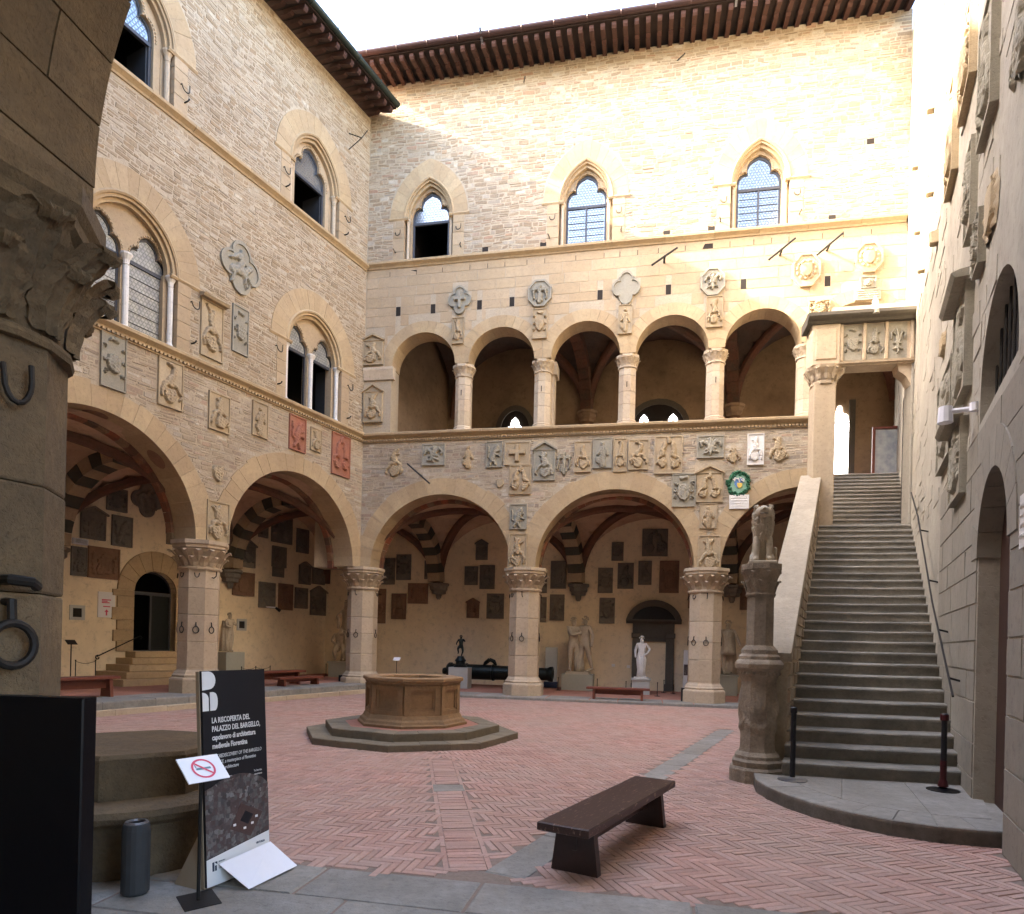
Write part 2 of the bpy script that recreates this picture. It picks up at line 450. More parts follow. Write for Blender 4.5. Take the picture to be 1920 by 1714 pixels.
# ------------------------------------------------------------------ helpers
class MB:
    """collects shapes; build() links them as one mesh object"""
    def __init__(self):
        self.v = []; self.f = []
    def add(self, vs, fs):
        b = len(self.v)
        self.v += [tuple(p) for p in vs]
        self.f += [tuple(i + b for i in f) for f in fs]
        return self
    def box(self, x0, x1, y0, y1, z0, z1):
        return self.add([(x0, y0, z0), (x1, y0, z0), (x1, y1, z0), (x0, y1, z0), (x0, y0, z1), (x1, y0, z1), (x1, y1, z1), (x0, y1, z1)],
                        [(0, 3, 2, 1), (4, 5, 6, 7), (0, 1, 5, 4), (1, 2, 6, 5), (2, 3, 7, 6), (3, 0, 4, 7)])
    def cbox(self, x0, x1, y0, y1, z0, z1, c=.012):
        """box with chamfered front (low y) edges"""
        a = [(x0 + c, y0, z0 + c), (x1 - c, y0, z0 + c), (x1 - c, y0, z1 - c), (x0 + c, y0, z1 - c)]
        b = [(x0, y0 + c, z0), (x1, y0 + c, z0), (x1, y0 + c, z1), (x0, y0 + c, z1)]
        d = [(x0, y1, z0), (x1, y1, z0), (x1, y1, z1), (x0, y1, z1)]
        fs = [(0, 1, 2, 3), (11, 10, 9, 8)]
        for i in range(4):
            j = (i + 1) % 4
            fs += [(4 + i, 4 + j, j, i), (8 + i, 8 + j, 4 + j, 4 + i)]
        return self.add(a + b + d, fs)
    def prism(self, poly, y0, y1, axis='y'):
        """polygon in (x,z) extruded along y, or in (x,y) extruded along z"""
        n = len(poly)
        if axis == 'y':
            a = [(p[0], y0, p[1]) for p in poly]; b = [(p[0], y1, p[1]) for p in poly]
        else:
            a = [(p[0], p[1], y0) for p in poly]; b = [(p[0], p[1], y1) for p in poly]
        fs = [tuple(range(n)), tuple(range(2 * n - 1, n - 1, -1))]
        for i in range(n):
            j = (i + 1) % n
            fs.append((j, i, n + i, n + j))
        return self.add(a + b, fs)
    def lathe(self, prof, n=8, c=(0, 0), ph=0.0, caps=True, fold=None):
        k = len(prof); vs = []
        for r, z in prof:
            for i in range(n):
                a = ph + 2 * math.pi * i / n
                rr = r * (fold(a, z) if fold else 1)
                vs.append((c[0] + rr * math.cos(a), c[1] + rr * math.sin(a), z))
        fs = []
        for j in range(k - 1):
            for i in range(n):
                i2 = (i + 1) % n
                fs.append((j * n + i, j * n + i2, (j + 1) * n + i2, (j + 1) * n + i))
        if caps:
            fs.append(tuple(range(n - 1, -1, -1))); fs.append(tuple((k - 1) * n + i for i in range(n)))
        return self.add(vs, fs)
    def tube(self, pts, r, n=6, closed=False, caps=True):
        P = [Vector(p) for p in pts]; k = len(P); vs = []
        up0 = None
        for i in range(k):
            if closed:
                t = P[(i + 1) % k] - P[i - 1]
            else:
                t = P[min(i + 1, k - 1)] - P[max(i - 1, 0)]
            t.normalize()
            if up0 is None:
                up0 = Vector((0, 0, 1)) if abs(t.z) < .9 else Vector((1, 0, 0))
            a = t.cross(up0)
            if a.length < 1e-4: a = t.cross(Vector((0, 1, 0)))
            a.normalize(); b = a.cross(t); up0 = b
            rr = r[i] if isinstance(r, (list, tuple)) else r
            for j in range(n):
                q = 2 * math.pi * j / n
                vs.append(P[i] + a * rr * math.cos(q) + b * rr * math.sin(q))
        fs = []
        for i in range(k if closed else k - 1):
            i2 = (i + 1) % k
            for j in range(n):
                j2 = (j + 1) % n
                fs.append((i * n + j, i * n + j2, i2 * n + j2, i2 * n + j))
        if caps and not closed:
            fs.append(tuple(range(n - 1, -1, -1))); fs.append(tuple((k - 1) * n + j for j in range(n)))
        return self.add(vs, fs)
    def sweep(self, prof, p0, p1):
        """profile of (out, up) pairs swept between two points along local x; out is towards -y"""
        n = len(prof)
        a = [(p0[0], p0[1] - o, p0[2] + u) for o, u in prof]
        b = [(p1[0], p1[1] - o, p1[2] + u) for o, u in prof]
        fs = [(i, (i + 1) % n, n + (i + 1) % n, n + i) for i in range(n)] + [tuple(range(n - 1, -1, -1)), tuple(range(n, 2 * n))]
        return self.add(a + b, fs)
    def mesh(self, name, mat, smooth=False):
        me = D.meshes.new(name)
        me.from_pydata(self.v, [], self.f)
        if isinstance(mat, str): mat = MATS[mat]
        me.materials.append(mat)
        if smooth: me.shade_smooth()
        bm = bmesh.new(); bm.from_mesh(me)
        bmesh.ops.recalc_face_normals(bm, faces=bm.faces)
        bm.to_mesh(me); bm.free()
        return me
    def build(self, name, mat, parent=None, smooth=False, kind=None):
        return link(name, self.mesh(name, mat, smooth), parent, kind)

def link(name, me, parent=None, kind=None, loc=None, rotz=None):
    o = D.objects.new(name, me)
    COL.objects.link(o)
    if parent is not None: o.parent = parent
    if kind: o['kind'] = kind
    if loc is not None: o.location = loc
    if rotz is not None: o.rotation_euler = (0, 0, rotz)
    return o

def tag(o, label, cat, group=None):
    o['label'] = label; o['category'] = cat; o['kind'] = 'thing'
    if group: o['group'] = group
    return o

def thing(name, label, cat, mat=None, loc=None, rotz=0, group=None):
    o = D.objects.new(name, None); COL.objects.link(o)
    o.empty_display_size = .2
    if mat is not None:
        o.matrix_world = mat
    elif loc is not None:
        o.location = loc; o.rotation_euler = (0, 0, rotz)
    return tag(o, label, cat, group)

def local(M, s, y, z):
    return M @ Matrix.Translation((s, y, z))

def wpt(M, s, y, z=0):
    return M @ Vector((s, y, z))

def inside(px, pz, loops):
    c = False
    for L in loops:
        n = len(L); j = n - 1
        for i in range(n):
            xi, zi = L[i]; xj, zj = L[j]
            if (zi > pz) != (zj > pz) and px < (xj - xi) * (pz - zi) / (zj - zi) + xi:
                c = not c
            j = i
    return c

def plate(mb, outer, holes, y0, y1):
    """flat plate in (x,z) with holes, thickness y0..y1"""
    loops = [outer] + holes
    vs = []; ed = []
    for L in loops:
        b = len(vs); n = len(L)
        vs += [Vector((p[0], p[1])) for p in L]
        ed += [(b + i, b + (i + 1) % n) for i in range(n)]
    ov, oe, of, _, _, _ = delaunay_2d_cdt(vs, ed, [], 0, 1e-6)
    tri = []
    for f in of:
        cx = sum(ov[i].x for i in f) / len(f); cz = sum(ov[i].y for i in f) / len(f)
        if inside(cx, cz, loops): tri.append(tuple(f))
    n = len(ov)
    mb.add([(p.x, y0, p.y) for p in ov] + [(p.x, y1, p.y) for p in ov],
           tri + [tuple(n + i for i in reversed(f)) for f in tri])
    for L in loops:
        k = len(L)
        mb.add([(p[0], y0, p[1]) for p in L] + [(p[0], y1, p[1]) for p in L], [(i, (i + 1) % k, k + (i + 1) % k, k + i) for i in range(k)])
    return mb

def arc(cx, cz, r, a0, a1, n, rz=None):
    rz = rz or r
    return [(cx + r * math.cos(rad(a0 + (a1 - a0) * i / n)), cz + rz * math.sin(rad(a0 + (a1 - a0) * i / n))) for i in range(n + 1)]

def arch_hole(cx, zs, r, zb, n=24, rz=None):
    return [(cx - r, zb)] + [(cx + r, zb)] + arc(cx, zs, r, 0, 180, n, rz)

def pointed(cx, zs, a, h, n=10):
    """pointed arch outline from right spring over the apex to left spring: half width a, rise h (h >= a)"""
    rr = (a * a + h * h) / (2 * a)
    out = []
    am = math.asin(min(1, h / rr))
    for i in range(n + 1):
        t = am * i / n
        out.append((cx + a - rr + rr * math.cos(t), zs + rr * math.sin(t)))
    left = [(2 * cx - x, z) for x, z in reversed(out[:-1])]
    return out + left

def blocked_intervals(ex, z0, z1):
    """s-intervals taken by openings in a course between z0 and z1"""
    out = []
    for e in ex:
        k = e[0]
        if k == 'r':
            _, a, b, c, d = e
            if z1 > c + .01 and z0 < d - .01: out.append((a, b))
        elif k == 'arch':       # cx, zs, r, zb
            _, cx, zs, r, zb = e
            if z1 > zb and z0 < zs + r:
                zz = max(z0, zs) - zs if z1 > zs else 0
                zz = max(0, zz)
                if zz < r:
                    w = math.sqrt(r * r - zz * zz); out.append((cx - w, cx + w))
        elif k == 'pt':         # pointed cx, zs, a, h, zb
            _, cx, zs, a, h, zb = e
            if z1 > zb and z0 < zs + h:
                zz = max(0, z0 - zs)
                rr = (a * a + h * h) / (2 * a)
                w = a - rr + math.sqrt(max(0, rr * rr - zz * zz)); out.append((cx - w, cx + w))
        elif k == 'c':
            _, cx, cz, r = e
            d = 0 if z0 <= cz <= z1 else min(abs(z0 - cz), abs(z1 - cz))
            if d < r:
                w = math.sqrt(r * r - d * d); out.append((cx - w, cx + w))
    return sorted(out)

def courses(s0, s1, z0, z1, hmin, hmax, wmin, wmax, ex, joint, rng, wild=0.0):
    """lay courses of stones between openings -> list of (a,b,c,d)"""
    res = []
    z = z0
    while z < z1 - .03:
        h = min(rng.uniform(hmin, hmax), z1 - z)
        if z1 - z - h < hmin * .6: h = z1 - z
        bl = blocked_intervals(ex, z, z + h)
        cur = s0; free = []
        for a, b in bl:
            if a > cur: free.append((cur, min(a, s1)))
            cur = max(cur, b)
        if cur < s1: free.append((cur, s1))
        for a, b in free:
            if b - a < .04: continue
            x = a
            x -= rng.uniform(0, wmin) if a == s0 else 0
            while x < b - .02:
                w = rng.uniform(wmin, wmax)
                if b - (x + w) < wmin * .6: w = b - x
                xa, xb = max(a, x), min(b, x + w)
                if xb - xa > .05:
                    if wild and h > hmin * 1.25 and rng.random() < wild:
                        zz = z + h * rng.uniform(.4, .6)
                        res.append((xa + joint, xb - joint, z + joint, zz - joint)); res.append((xa + joint, xb - joint, zz + joint, z + h - joint))
                    else:
                        res.append((xa + joint, xb - joint, z + joint, z + h - joint))
                x += w
        z += h
    return res

def warp(x, z):
    """slow waver of rubble courses"""
    n = mnoise.noise_vector(Vector((x * .55, z * .9, 3.3)))
    m = mnoise.noise_vector(Vector((x * 2.1, z * 2.6, 7.7)))
    return x + n.x * .03 + m.x * .022, z + n.z * .07 + m.z * .03

def piece(mb, q, y0, y1, c, jit, rng, wavy=False):
    """one stone: uneven front, chamfered to its bed"""
    a, b, z0, z1 = q
    j = lambda: rng.uniform(-jit, jit)
    c = min(c, (b - a) * .3, (z1 - z0) * .3)
    fr = [(a + c + j(), y0 + rng.uniform(-jit, jit) * .6, z0 + c + j()), (b - c + j(), y0 + rng.uniform(-jit, jit) * .6, z0 + c + j()),
          (b - c + j(), y0 + rng.uniform(-jit, jit) * .6, z1 - c + j()), (a + c + j(), y0 + rng.uniform(-jit, jit) * .6, z1 - c + j())]
    bk = [(a + j(), y1, z0 + j()), (b + j(), y1, z0 + j()), (b + j(), y1, z1 + j()), (a + j(), y1, z1 + j())]
    if wavy:
        fr = [(*warp(p[0], p[2])[:1], p[1], warp(p[0], p[2])[1]) for p in fr]; bk = [(*warp(p[0], p[2])[:1], p[1], warp(p[0], p[2])[1]) for p in bk]
    mb.add(fr + bk, [(0, 1, 2, 3), (4, 5, 1, 0), (5, 6, 2, 1), (6, 7, 3, 2), (7, 4, 0, 3)])

def lay(parent, M, quads, name, mat, proud, bed, c, jit, rng, cap=300, stuffname='masonry', wavy=False):
    """the stones that show largest become objects of their own, the rest one mesh"""
    def size(q):
        p = M @ Vector(((q[0] + q[1]) / 2, 0, (q[2] + q[3]) / 2))
        return -(q[1] - q[0]) * (q[3] - q[2]) / (p.x ** 2 + p.y ** 2 + (p.z - EYE) ** 2)
    qs = sorted(quads, key=size)
    for q in qs[:cap]:
        mb = MB(); piece(mb, q, -rng.uniform(*proud), bed, c, jit, rng, wavy); mb.build(name, mat, parent)
    if len(qs) > cap:
        mb = MB()
        for q in qs[cap:]:
            piece(mb, q, -rng.uniform(*proud), bed, c, jit, rng, wavy)
        mb.build(stuffname, mat, parent, kind='stuff')

def voussoirs(parent, cx, zs, r0, r1, n, y0, y1, mat, a0=0, a1=180, gap=.006, name='voussoir', rng=R, mats=None):
    out = []
    for i in range(n):
        t0 = a0 + (a1 - a0) * i / n; t1 = a0 + (a1 - a0) * (i + 1) / n
        g = math.degrees(gap / r0)
        k = 3
        inner = arc(cx, zs, r0, t0 + g, t1 - g, k)
        g2 = math.degrees(gap / r1)
        ro = r1 * rng.uniform(.985, 1.015)
        outer = arc(cx, zs, ro, t1 - g2, t0 + g2, k)
        mb = MB(); mb.prism(inner + outer, y0 - rng.uniform(0, .008), y1)
        out.append(mb.build(name, mats[i % 2] if mats else mat, parent))
    return out

def pt_voussoirs(parent, cx, zs, a0, h0, a1, h1, n, y0, y1, mat, gap=.006):
    P = pointed(cx, zs, a0, h0, 24); Q = pointed(cx, zs, a1, h1, 24)
    m = len(P) - 1
    def at(L, t):
        f = t * m; i = min(int(f), m - 1); u = f - i
        return Vector(L[i]).lerp(Vector(L[i + 1]), u)
    for i in range(n):
        t0 = (i + .008) / n; t1 = (i + .992) / n
        inn = [at(P, t0 + (t1 - t0) * k / 3) for k in range(4)]
        out = [at(Q, t1 - (t1 - t0) * k / 3) for k in range(4)]
        mb = MB(); mb.prism([tuple(p) for p in inn + out], y0 - R.uniform(0, .006), y1)
        mb.build('voussoir', mat, parent)

def evaluated(o):
    dg = bpy.context.evaluated_depsgraph_get()
    dg.update()
    me = D.meshes.new_from_object(o.evaluated_get(dg))
    return me

def skin_mesh(joints, edges, root, sub=2, scale=1.0):
    """joints: name -> (x,y,z,r) or (x,y,z,rx,ry); grown with the Skin modifier into one surface"""
    names = list(joints)
    me = D.meshes.new('skeleton')
    me.from_pydata([tuple(v * scale for v in joints[n][:3]) for n in names], [(names.index(a), names.index(b)) for a, b in edges], [])
    o = D.objects.new('skeleton', me); COL.objects.link(o)
    md = o.modifiers.new('skin', 'SKIN')
    md.use_smooth_shade = True
    for i, n in enumerate(names):
        sv = me.skin_vertices[0].data[i]
        j = joints[n]
        sv.radius = (j[3] * scale, (j[4] if len(j) > 4 else j[3]) * scale)
        sv.use_root = (n == root)
    sb = o.modifiers.new('sub', 'SUBSURF'); sb.levels = sub; sb.render_levels = sub
    m2 = evaluated(o)
    D.objects.remove(o)
    D.meshes.remove(me)
    m2.shade_smooth()
    return m2

def text_mesh(body, size, align='LEFT', shear=0.0, bold=0.0, extrude=.0005, space=1.0):
    cu = D.curves.new('lettering', 'FONT')
    cu.body = body; cu.size = size; cu.align_x = align; cu.shear = shear; cu.offset = bold; cu.extrude = extrude
    cu.space_line = space
    cu.resolution_u = 2
    o = D.objects.new('lettering', cu); COL.objects.link(o)
    me = evaluated(o)
    D.objects.remove(o); D.curves.remove(cu)
    return me

def hook(mb, s, z, size=.16, y=0.0, r=.012):
    """iron U hook standing out of a wall"""
    w = size * .5
    pts = [(s - w, y + .05, z), (s - w, y - .06, z)] + [(s + w * math.cos(a), y - .06 - .02 * abs(math.sin(a)), z - .02 + size * .6 * math.sin(a)) for a in [math.pi + math.pi * i / 8 for i in range(9)]] + [(s + w, y - .06, z + size * .45)]
    mb.tube(pts, r, 6)

# ------------------------------------------------------------------ carved reliefs
def sm(x, a, b):
    t = np.clip((x - a) / (b - a), 0, 1); return t * t * (3 - 2 * t)

def seg(X, Z, p, q, r0, r1=None):
    r1 = r0 if r1 is None else r1
    d = np.array(q) - np.array(p); L = max(d @ d, 1e-9)
    t = np.clip(((X - p[0]) * d[0] + (Z - p[1]) * d[1]) / L, 0, 1)
    dd = np.hypot(X - p[0] - t * d[0], Z - p[1] - t * d[1]); r = r0 + (r1 - r0) * t
    return np.sqrt(np.clip(1 - (dd / r) ** 2, 0, 1))

def chain(X, Z, pts, r0, r1=None):
    r1 = r0 if r1 is None else r1
    n = len(pts) - 1; h = 0 * X
    for i in range(n):
        h = np.maximum(h, seg(X, Z, pts[i], pts[i + 1], r0 + (r1 - r0) * i / n, r0 + (r1 - r0) * (i + 1) / n))
    return h

def shield_h(X, Z, cx, cz, w, h, rot=0.0, charge=None):
    c, s = math.cos(rot), math.sin(rot)
    x = (X - cx) * c + (Z - cz) * s; z = -(X - cx) * s + (Z - cz) * c
    hw = w / 2 * np.sqrt(np.clip(1 - np.clip(-z / (h * .55), 0, 1) ** 1.8, 0, 1))
    m = sm(hw - np.abs(x), 0, w * .06) * sm(h * .45 - z, 0, w * .05)
    o = m * (.75 + .25 * (1 - (2 * x / w) ** 2))
    if charge == 'bend': o = o + m * .25 * (np.abs(x + z * .8) < w * .12)
    elif charge == 'bars': o = o + m * .2 * (np.sin(z / h * 22) > .2)
    elif charge == 'cross': o = o + m * .25 * ((np.abs(x) < w * .07) | (np.abs(z) < w * .07))
    elif charge == 'lion': o = o + m * .3 * np.maximum(seg(x, z, (-.1 * w, -.25 * h), (.05 * w, .25 * h), .12 * w), seg(x, z, (0, 0), (.25 * w, .15 * h), .07 * w))
    return o

def curl(X, Z, cx, cz, r, turn, flip, th):
    pts = []
    for i in range(10):
        a = turn + flip * i * .5; q = r * (1 - i * .075)
        pts.append((cx + q * math.cos(a), cz + q * math.sin(a)))
    return chain(X, Z, pts, th, th * .6)

def relief(kind, X, Z, H, g):
    h = 0 * X
    ch = g.choice(['bend', 'bars', 'cross', 'lion', None])
    if kind == 'helm' or kind == 'crest':
        rot = g.choice([-.3, .3, .2, -.2]); sx = -.06 if rot > 0 else .06
        h = shield_h(X, Z, sx, H * .26, .5, .5, rot, ch)
        h = np.maximum(h, .95 * seg(X, Z, (0, H * .5), (.05 * g.choice([-1, 1]), H * .58), .14, .12))
        for f in (-1, 1):
            h = np.maximum(h, .8 * chain(X, Z, [(f * .08, H * .52), (f * .25, H * .47), (f * .3, H * .36), (f * .4, H * .3), (f * .36, H * .2)], .08, .05))
        if kind == 'crest':
            h = np.maximum(h, chain(X, Z, [(0, H * .6), (.06, H * .7), (.1, H * .82), (0, H * .92), (-.14, H * .9)], .13, .05))
        else:
            h = np.maximum(h, .9 * chain(X, Z, [(0, H * .6), (-.04, H * .72), (.02, H * .84)], .15, .09))
            for k in range(3):
                q = g.uniform(-.2, .2); h = np.maximum(h, .7 * seg(X, Z, (0, H * .72), (q * 1.4, H * g.uniform(.75, .93)), .07, .04))
    elif kind == 'arms' or kind == 'shield':
        h = shield_h(X, Z, 0, H * .45, .56, min(.7, H * .6), 0, ch)
        if kind == 'arms':
            for f in (-1, 1):
                for zz in (.28, .5, .72):
                    h = np.maximum(h, .7 * curl(X, Z, f * .36, H * zz, .08, g.uniform(0, 6), f, .035))
            h = np.maximum(h, .8 * seg(X, Z, (-.12, H * .86), (.12, H * .86), .08))
    elif kind == 'lion':
        for p, q, a, b in (((-.1, .3), (.08, .62), .17, .15), ((.08, .66), (.14, .78), .15, .11), ((.05, .55), (.3, .62), .07, .05), ((.05, .48), (.32, .42), .07, .05), ((-.12, .3), (-.22, .1), .09, .06), ((-.08, .28), (.12, .1), .1, .06)):
            h = np.maximum(h, seg(X, Z, (p[0], p[1] * H), (q[0], q[1] * H), a, b))
        h = np.maximum(h, .7 * chain(X, Z, [(-.2, H * .3), (-.36, H * .4), (-.3, H * .6), (-.38, H * .78)], .045))
    elif kind == 'figure':
        h = np.maximum(seg(X, Z, (0, H * .12), (0, H * .66), .19, .16), seg(X, Z, (0, H * .8), (0, H * .82), .1))
        h = np.maximum(h, seg(X, Z, (.12, H * .66), (.28, H * .42), .08, .06)); h = np.maximum(h, seg(X, Z, (-.12, H * .66), (-.26, H * .46), .08, .06))
        h = np.maximum(h, 1.1 * shield_h(X, Z, -.16, H * .26, .34, .36, .1, ch)); h *= .85 + .15 * np.sin(X * 60)
    elif kind == 'two':
        for f in (-1, 1):
            h = np.maximum(h, shield_h(X, Z, f * .22, H * .28, .32, .34, -f * .25, ch))
            h = np.maximum(h, .9 * chain(X, Z, [(f * .2, H * .5), (f * .2, H * .62), (f * .14, H * .78)], .11, .07))
            h = np.maximum(h, .7 * chain(X, Z, [(f * .2, H * .5), (f * .36, H * .44), (f * .41, H * .3)], .06, .04))
        h = np.maximum(h, .7 * seg(X, Z, (0, H * .82), (0, H * .92), .07))
    elif kind == 'eagle':
        h = np.maximum(seg(X, Z, (0, H * .3), (0, H * .66), .13, .1), seg(X, Z, (0, H * .74), (.06, H * .8), .08, .05))
        for f in (-1, 1):
            for k in range(4):
                h = np.maximum(h, .85 * chain(X, Z, [(f * .08, H * .62), (f * (.2 + .04 * k), H * (.72 - .04 * k)), (f * (.38 - .02 * k), H * (.62 - .13 * k))], .06, .04))
            h = np.maximum(h, seg(X, Z, (f * .05, H * .3), (f * .14, H * .14), .06, .04))
        h = np.maximum(h, seg(X, Z, (0, H * .28), (0, H * .1), .08, .12))
    elif kind == 'lily':
        h = seg(X, Z, (0, H * .42), (0, H * .84), .1, .05)
        for f in (-1, 1):
            h = np.maximum(h, chain(X, Z, [(f * .06, H * .44), (f * .14, H * .66), (f * .26, H * .74), (f * .36, H * .66), (f * .36, H * .54)], .075, .05))
            h = np.maximum(h, .8 * chain(X, Z, [(f * .04, H * .38), (f * .1, H * .26), (f * .24, H * .24)], .06, .04))
            h = np.maximum(h, .6 * chain(X, Z, [(f * .04, H * .6), (f * .1, H * .84)], .035))
        h = np.maximum(h, seg(X, Z, (-.16, H * .41), (.16, H * .41), .05)); h = np.maximum(h, seg(X, Z, (0, H * .36), (0, H * .14), .08, .04))
    elif kind == 'cross':
        h = 1.0 * (((np.abs(X) < .075) & (np.abs(Z - H * .5) < H * .36)) | ((np.abs(Z - H * .54) < .075) & (np.abs(X) < .32)))
    elif kind == 'bigshield':
        h = shield_h(X, Z, 0, H * .5, .52, .62)
        a = np.arctan2(Z - H / 2, X); rr = np.hypot(X, Z - H / 2)
        h = np.maximum(h, .7 * np.exp(-((rr - .4) / .05) ** 2) * (.6 + .4 * np.sin(a * 11)))
    elif kind == 'knight':
        for p, q, a, b in (((-.2, .38), (.14, .42), .13, .12), ((.14, .46), (.3, .6), .09, .06), ((-.02, .5), (-.02, .74), .1, .07), ((-.02, .82), (-.02, .84), .07, .07), ((-.2, .34), (-.3, .08), .06, .03), ((.16, .36), (.34, .2), .05, .03), ((.1, .34), (.14, .06), .05, .03), ((0, .66), (.26, .5), .04, .03), ((-.08, .72), (-.36, .62), .1, .03)):
            h = np.maximum(h, seg(X, Z, (p[0], p[1] * H), (q[0], q[1] * H), a, b))
    elif kind == 'scene':
        h = .6 * ((np.abs(X) < .22) & (Z < H * .62) & (Z > H * .14)) + .3 * ((np.abs(X) < .22 - (Z - H * .62) * 1.1) & (Z >= H * .62))
        h = h * (.7 + .3 * (np.sin(X * 50) > -.2))
        for k in range(6):
            f = g.choice([-1, 1]); h = np.maximum(h, .7 * seg(X, Z, (f * g.uniform(.26, .4), H * g.uniform(.15, .5)), (f * g.uniform(.26, .4), H * g.uniform(.5, .85)), .06, .04))
    elif kind == 'tablet':
        h = .25 * (np.sin(Z / H * 34) > .3) * (np.abs(X) < .42) * (np.abs(Z - H / 2) < H * .4) * (np.sin(X * 90 + Z * 40) > -.6)
    return h

SLAB = {'s': 'carved', 'g': 'carved_grey', 'r': 'carved_red', 'w': 'marble_white', 'd': 'carved_dark', 'b': 'carved_brown'}

def outline(shape, w, h):
    if shape == 'octagon':
        return [(w / 2 * 1.06 * math.cos(rad(22.5 + 45 * i)), h / 2 + h / 2 * 1.06 * math.sin(rad(22.5 + 45 * i))) for i in range(8)]
    if shape == 'quatrefoil':
        o = []
        for k, (cx, cz) in enumerate(((.27, 0), (0, .27), (-.27, 0), (0, -.27))):
            a0 = -100 + 90 * k
            o += [(w * (cx + .24 * math.cos(rad(a0 + 200 * i / 10))), h / 2 + h * (cz + .24 * math.sin(rad(a0 + 200 * i / 10)))) for i in range(11)]
        return o
    if shape == 'gable':
        return [(-w / 2, 0), (w / 2, 0), (w / 2, h * .8), (w * .56, h * .8), (0, h), (-w * .56, h * .8), (-w / 2, h * .8)]
    return [(-w / 2, 0), (w / 2, 0), (w / 2, h), (-w / 2, h)]

def plaque(M, s, z, w, h, kind, col, shape, label, cat='plaque', group=None, y=0.0, name='carved_plaque', thick=.06, relmax=.075):
    g = random.Random(int(abs(s) * 971 + abs(z) * 577))
    t = thing(name, label, cat, local(M, s, y, z - h / 2), group=group)
    mat = SLAB[col]
    H = h / w
    nx = 30; nz = max(18, min(54, int(nx * H)))
    xs = np.linspace(-.5, .5, nx + 1); zs = np.linspace(0, H, nz + 1)
    X, Z = np.meshgrid(xs, zs)
    f1, f2, f3 = (g.uniform(0, 6) for _ in range(3))
    rough = kind not in ('cross', 'tablet', 'bigshield', 'blank')
    k = 1.0 if rough else 0.0
    Xw = X + k * (.022 * np.sin(8 * Z + f1) + .012 * np.sin(23 * Z + 9 * X + f2)); Zw = Z + k * (.022 * np.sin(9 * X + f3) + .012 * np.sin(21 * X - 11 * Z + f1))
    A = relief(kind, Xw, Zw, H, g)
    A = A * (1 + k * (.16 * np.sin(37 * X + 19 * Z + f2) * np.sin(31 * Z - 13 * X + f1) + .14 * np.sin(61 * X + f3) * np.sin(55 * Z + f2)))
    amp = min(.09 * w + .022, relmax)
    if rough: A = np.where(A > 0, np.abs(A) ** .65, A)
    if kind in ('scene', 'tablet'): amp *= .6
    y0 = 0.0
    if shape != 'none':
        o = outline(shape, w, h)
        y0 = -thick
        MB().prism(o, -thick, .06).build('slab', mat, t)
        # raised rim
        if shape == 'octagon' or shape == 'quatrefoil':
            inn = [(x * .86, h / 2 + (zz - h / 2) * .86) for x, zz in o]
            rim = MB(); plate(rim, o, [inn], -thick - .035, -thick + .002); rim.build('rim', mat, t)
        elif kind not in ('tablet',):
            b = .05 * min(w, .7)
            hh = h * .8 if shape == 'gable' else h
            rim = MB(); plate(rim, [(-w / 2, 0), (w / 2, 0), (w / 2, hh), (-w / 2, hh)], [[(-w / 2 + b, b), (w / 2 - b, b), (w / 2 - b, hh - b), (-w / 2 + b, hh - b)]], -thick - .025, -thick + .002)
            rim.build('rim', mat, t)
        if shape == 'hood':
            MB().sweep([(0, 0), (.14, .0), (.18, .06), (.1, .09), (0, .1)], (-w * .58, -thick, h), (w * .58, -thick, h)).build('hood', mat, t)
        if shape == 'gable':
            gb = MB()
            for f in (-1, 1):
                gb.prism([(0, h), (f * w * .58, h * .8), (f * w * .58, h * .8 - .05), (0, h - .06)], -thick - .07, -thick + .002)
            gb.build('gable_moulding', mat, t)
        if shape in ('-', 'gable', 'hood'):
            A = A * sm(.5 - np.abs(X), .02, .07)
    else:
        y0 = .0
    if A.max() > .01:
        if shape == 'gable': zsc = h * .8 / h
        else: zsc = 1.0
        if shape in ('octagon', 'quatrefoil'): xsc = .8
        else: xsc = 1.0
        keep = A > .03
        idx = -np.ones(A.shape, int); vs = []; fs = []
        yy = y0 - .004 - amp * A + .006 * (A <= .03)
        for j in range(nz):
            for i in range(nx):
                if keep[j, i] or keep[j, i + 1] or keep[j + 1, i] or keep[j + 1, i + 1]:
                    q = []
                    for jj, ii in ((j, i), (j, i + 1), (j + 1, i + 1), (j + 1, i)):
                        if idx[jj, ii] < 0:
                            idx[jj, ii] = len(vs)
                            zz = Z[jj, ii] * w * zsc
                            if xsc != 1: zz = h / 2 + (zz - h / 2) * xsc
                            vs.append((X[jj, ii] * w * xsc, yy[jj, ii], zz))
                        q.append(int(idx[jj, ii]))
                    fs.append(tuple(q))
        mb = MB(); mb.v = vs; mb.f = fs
        mb.build('carving', mat, t)
    return t

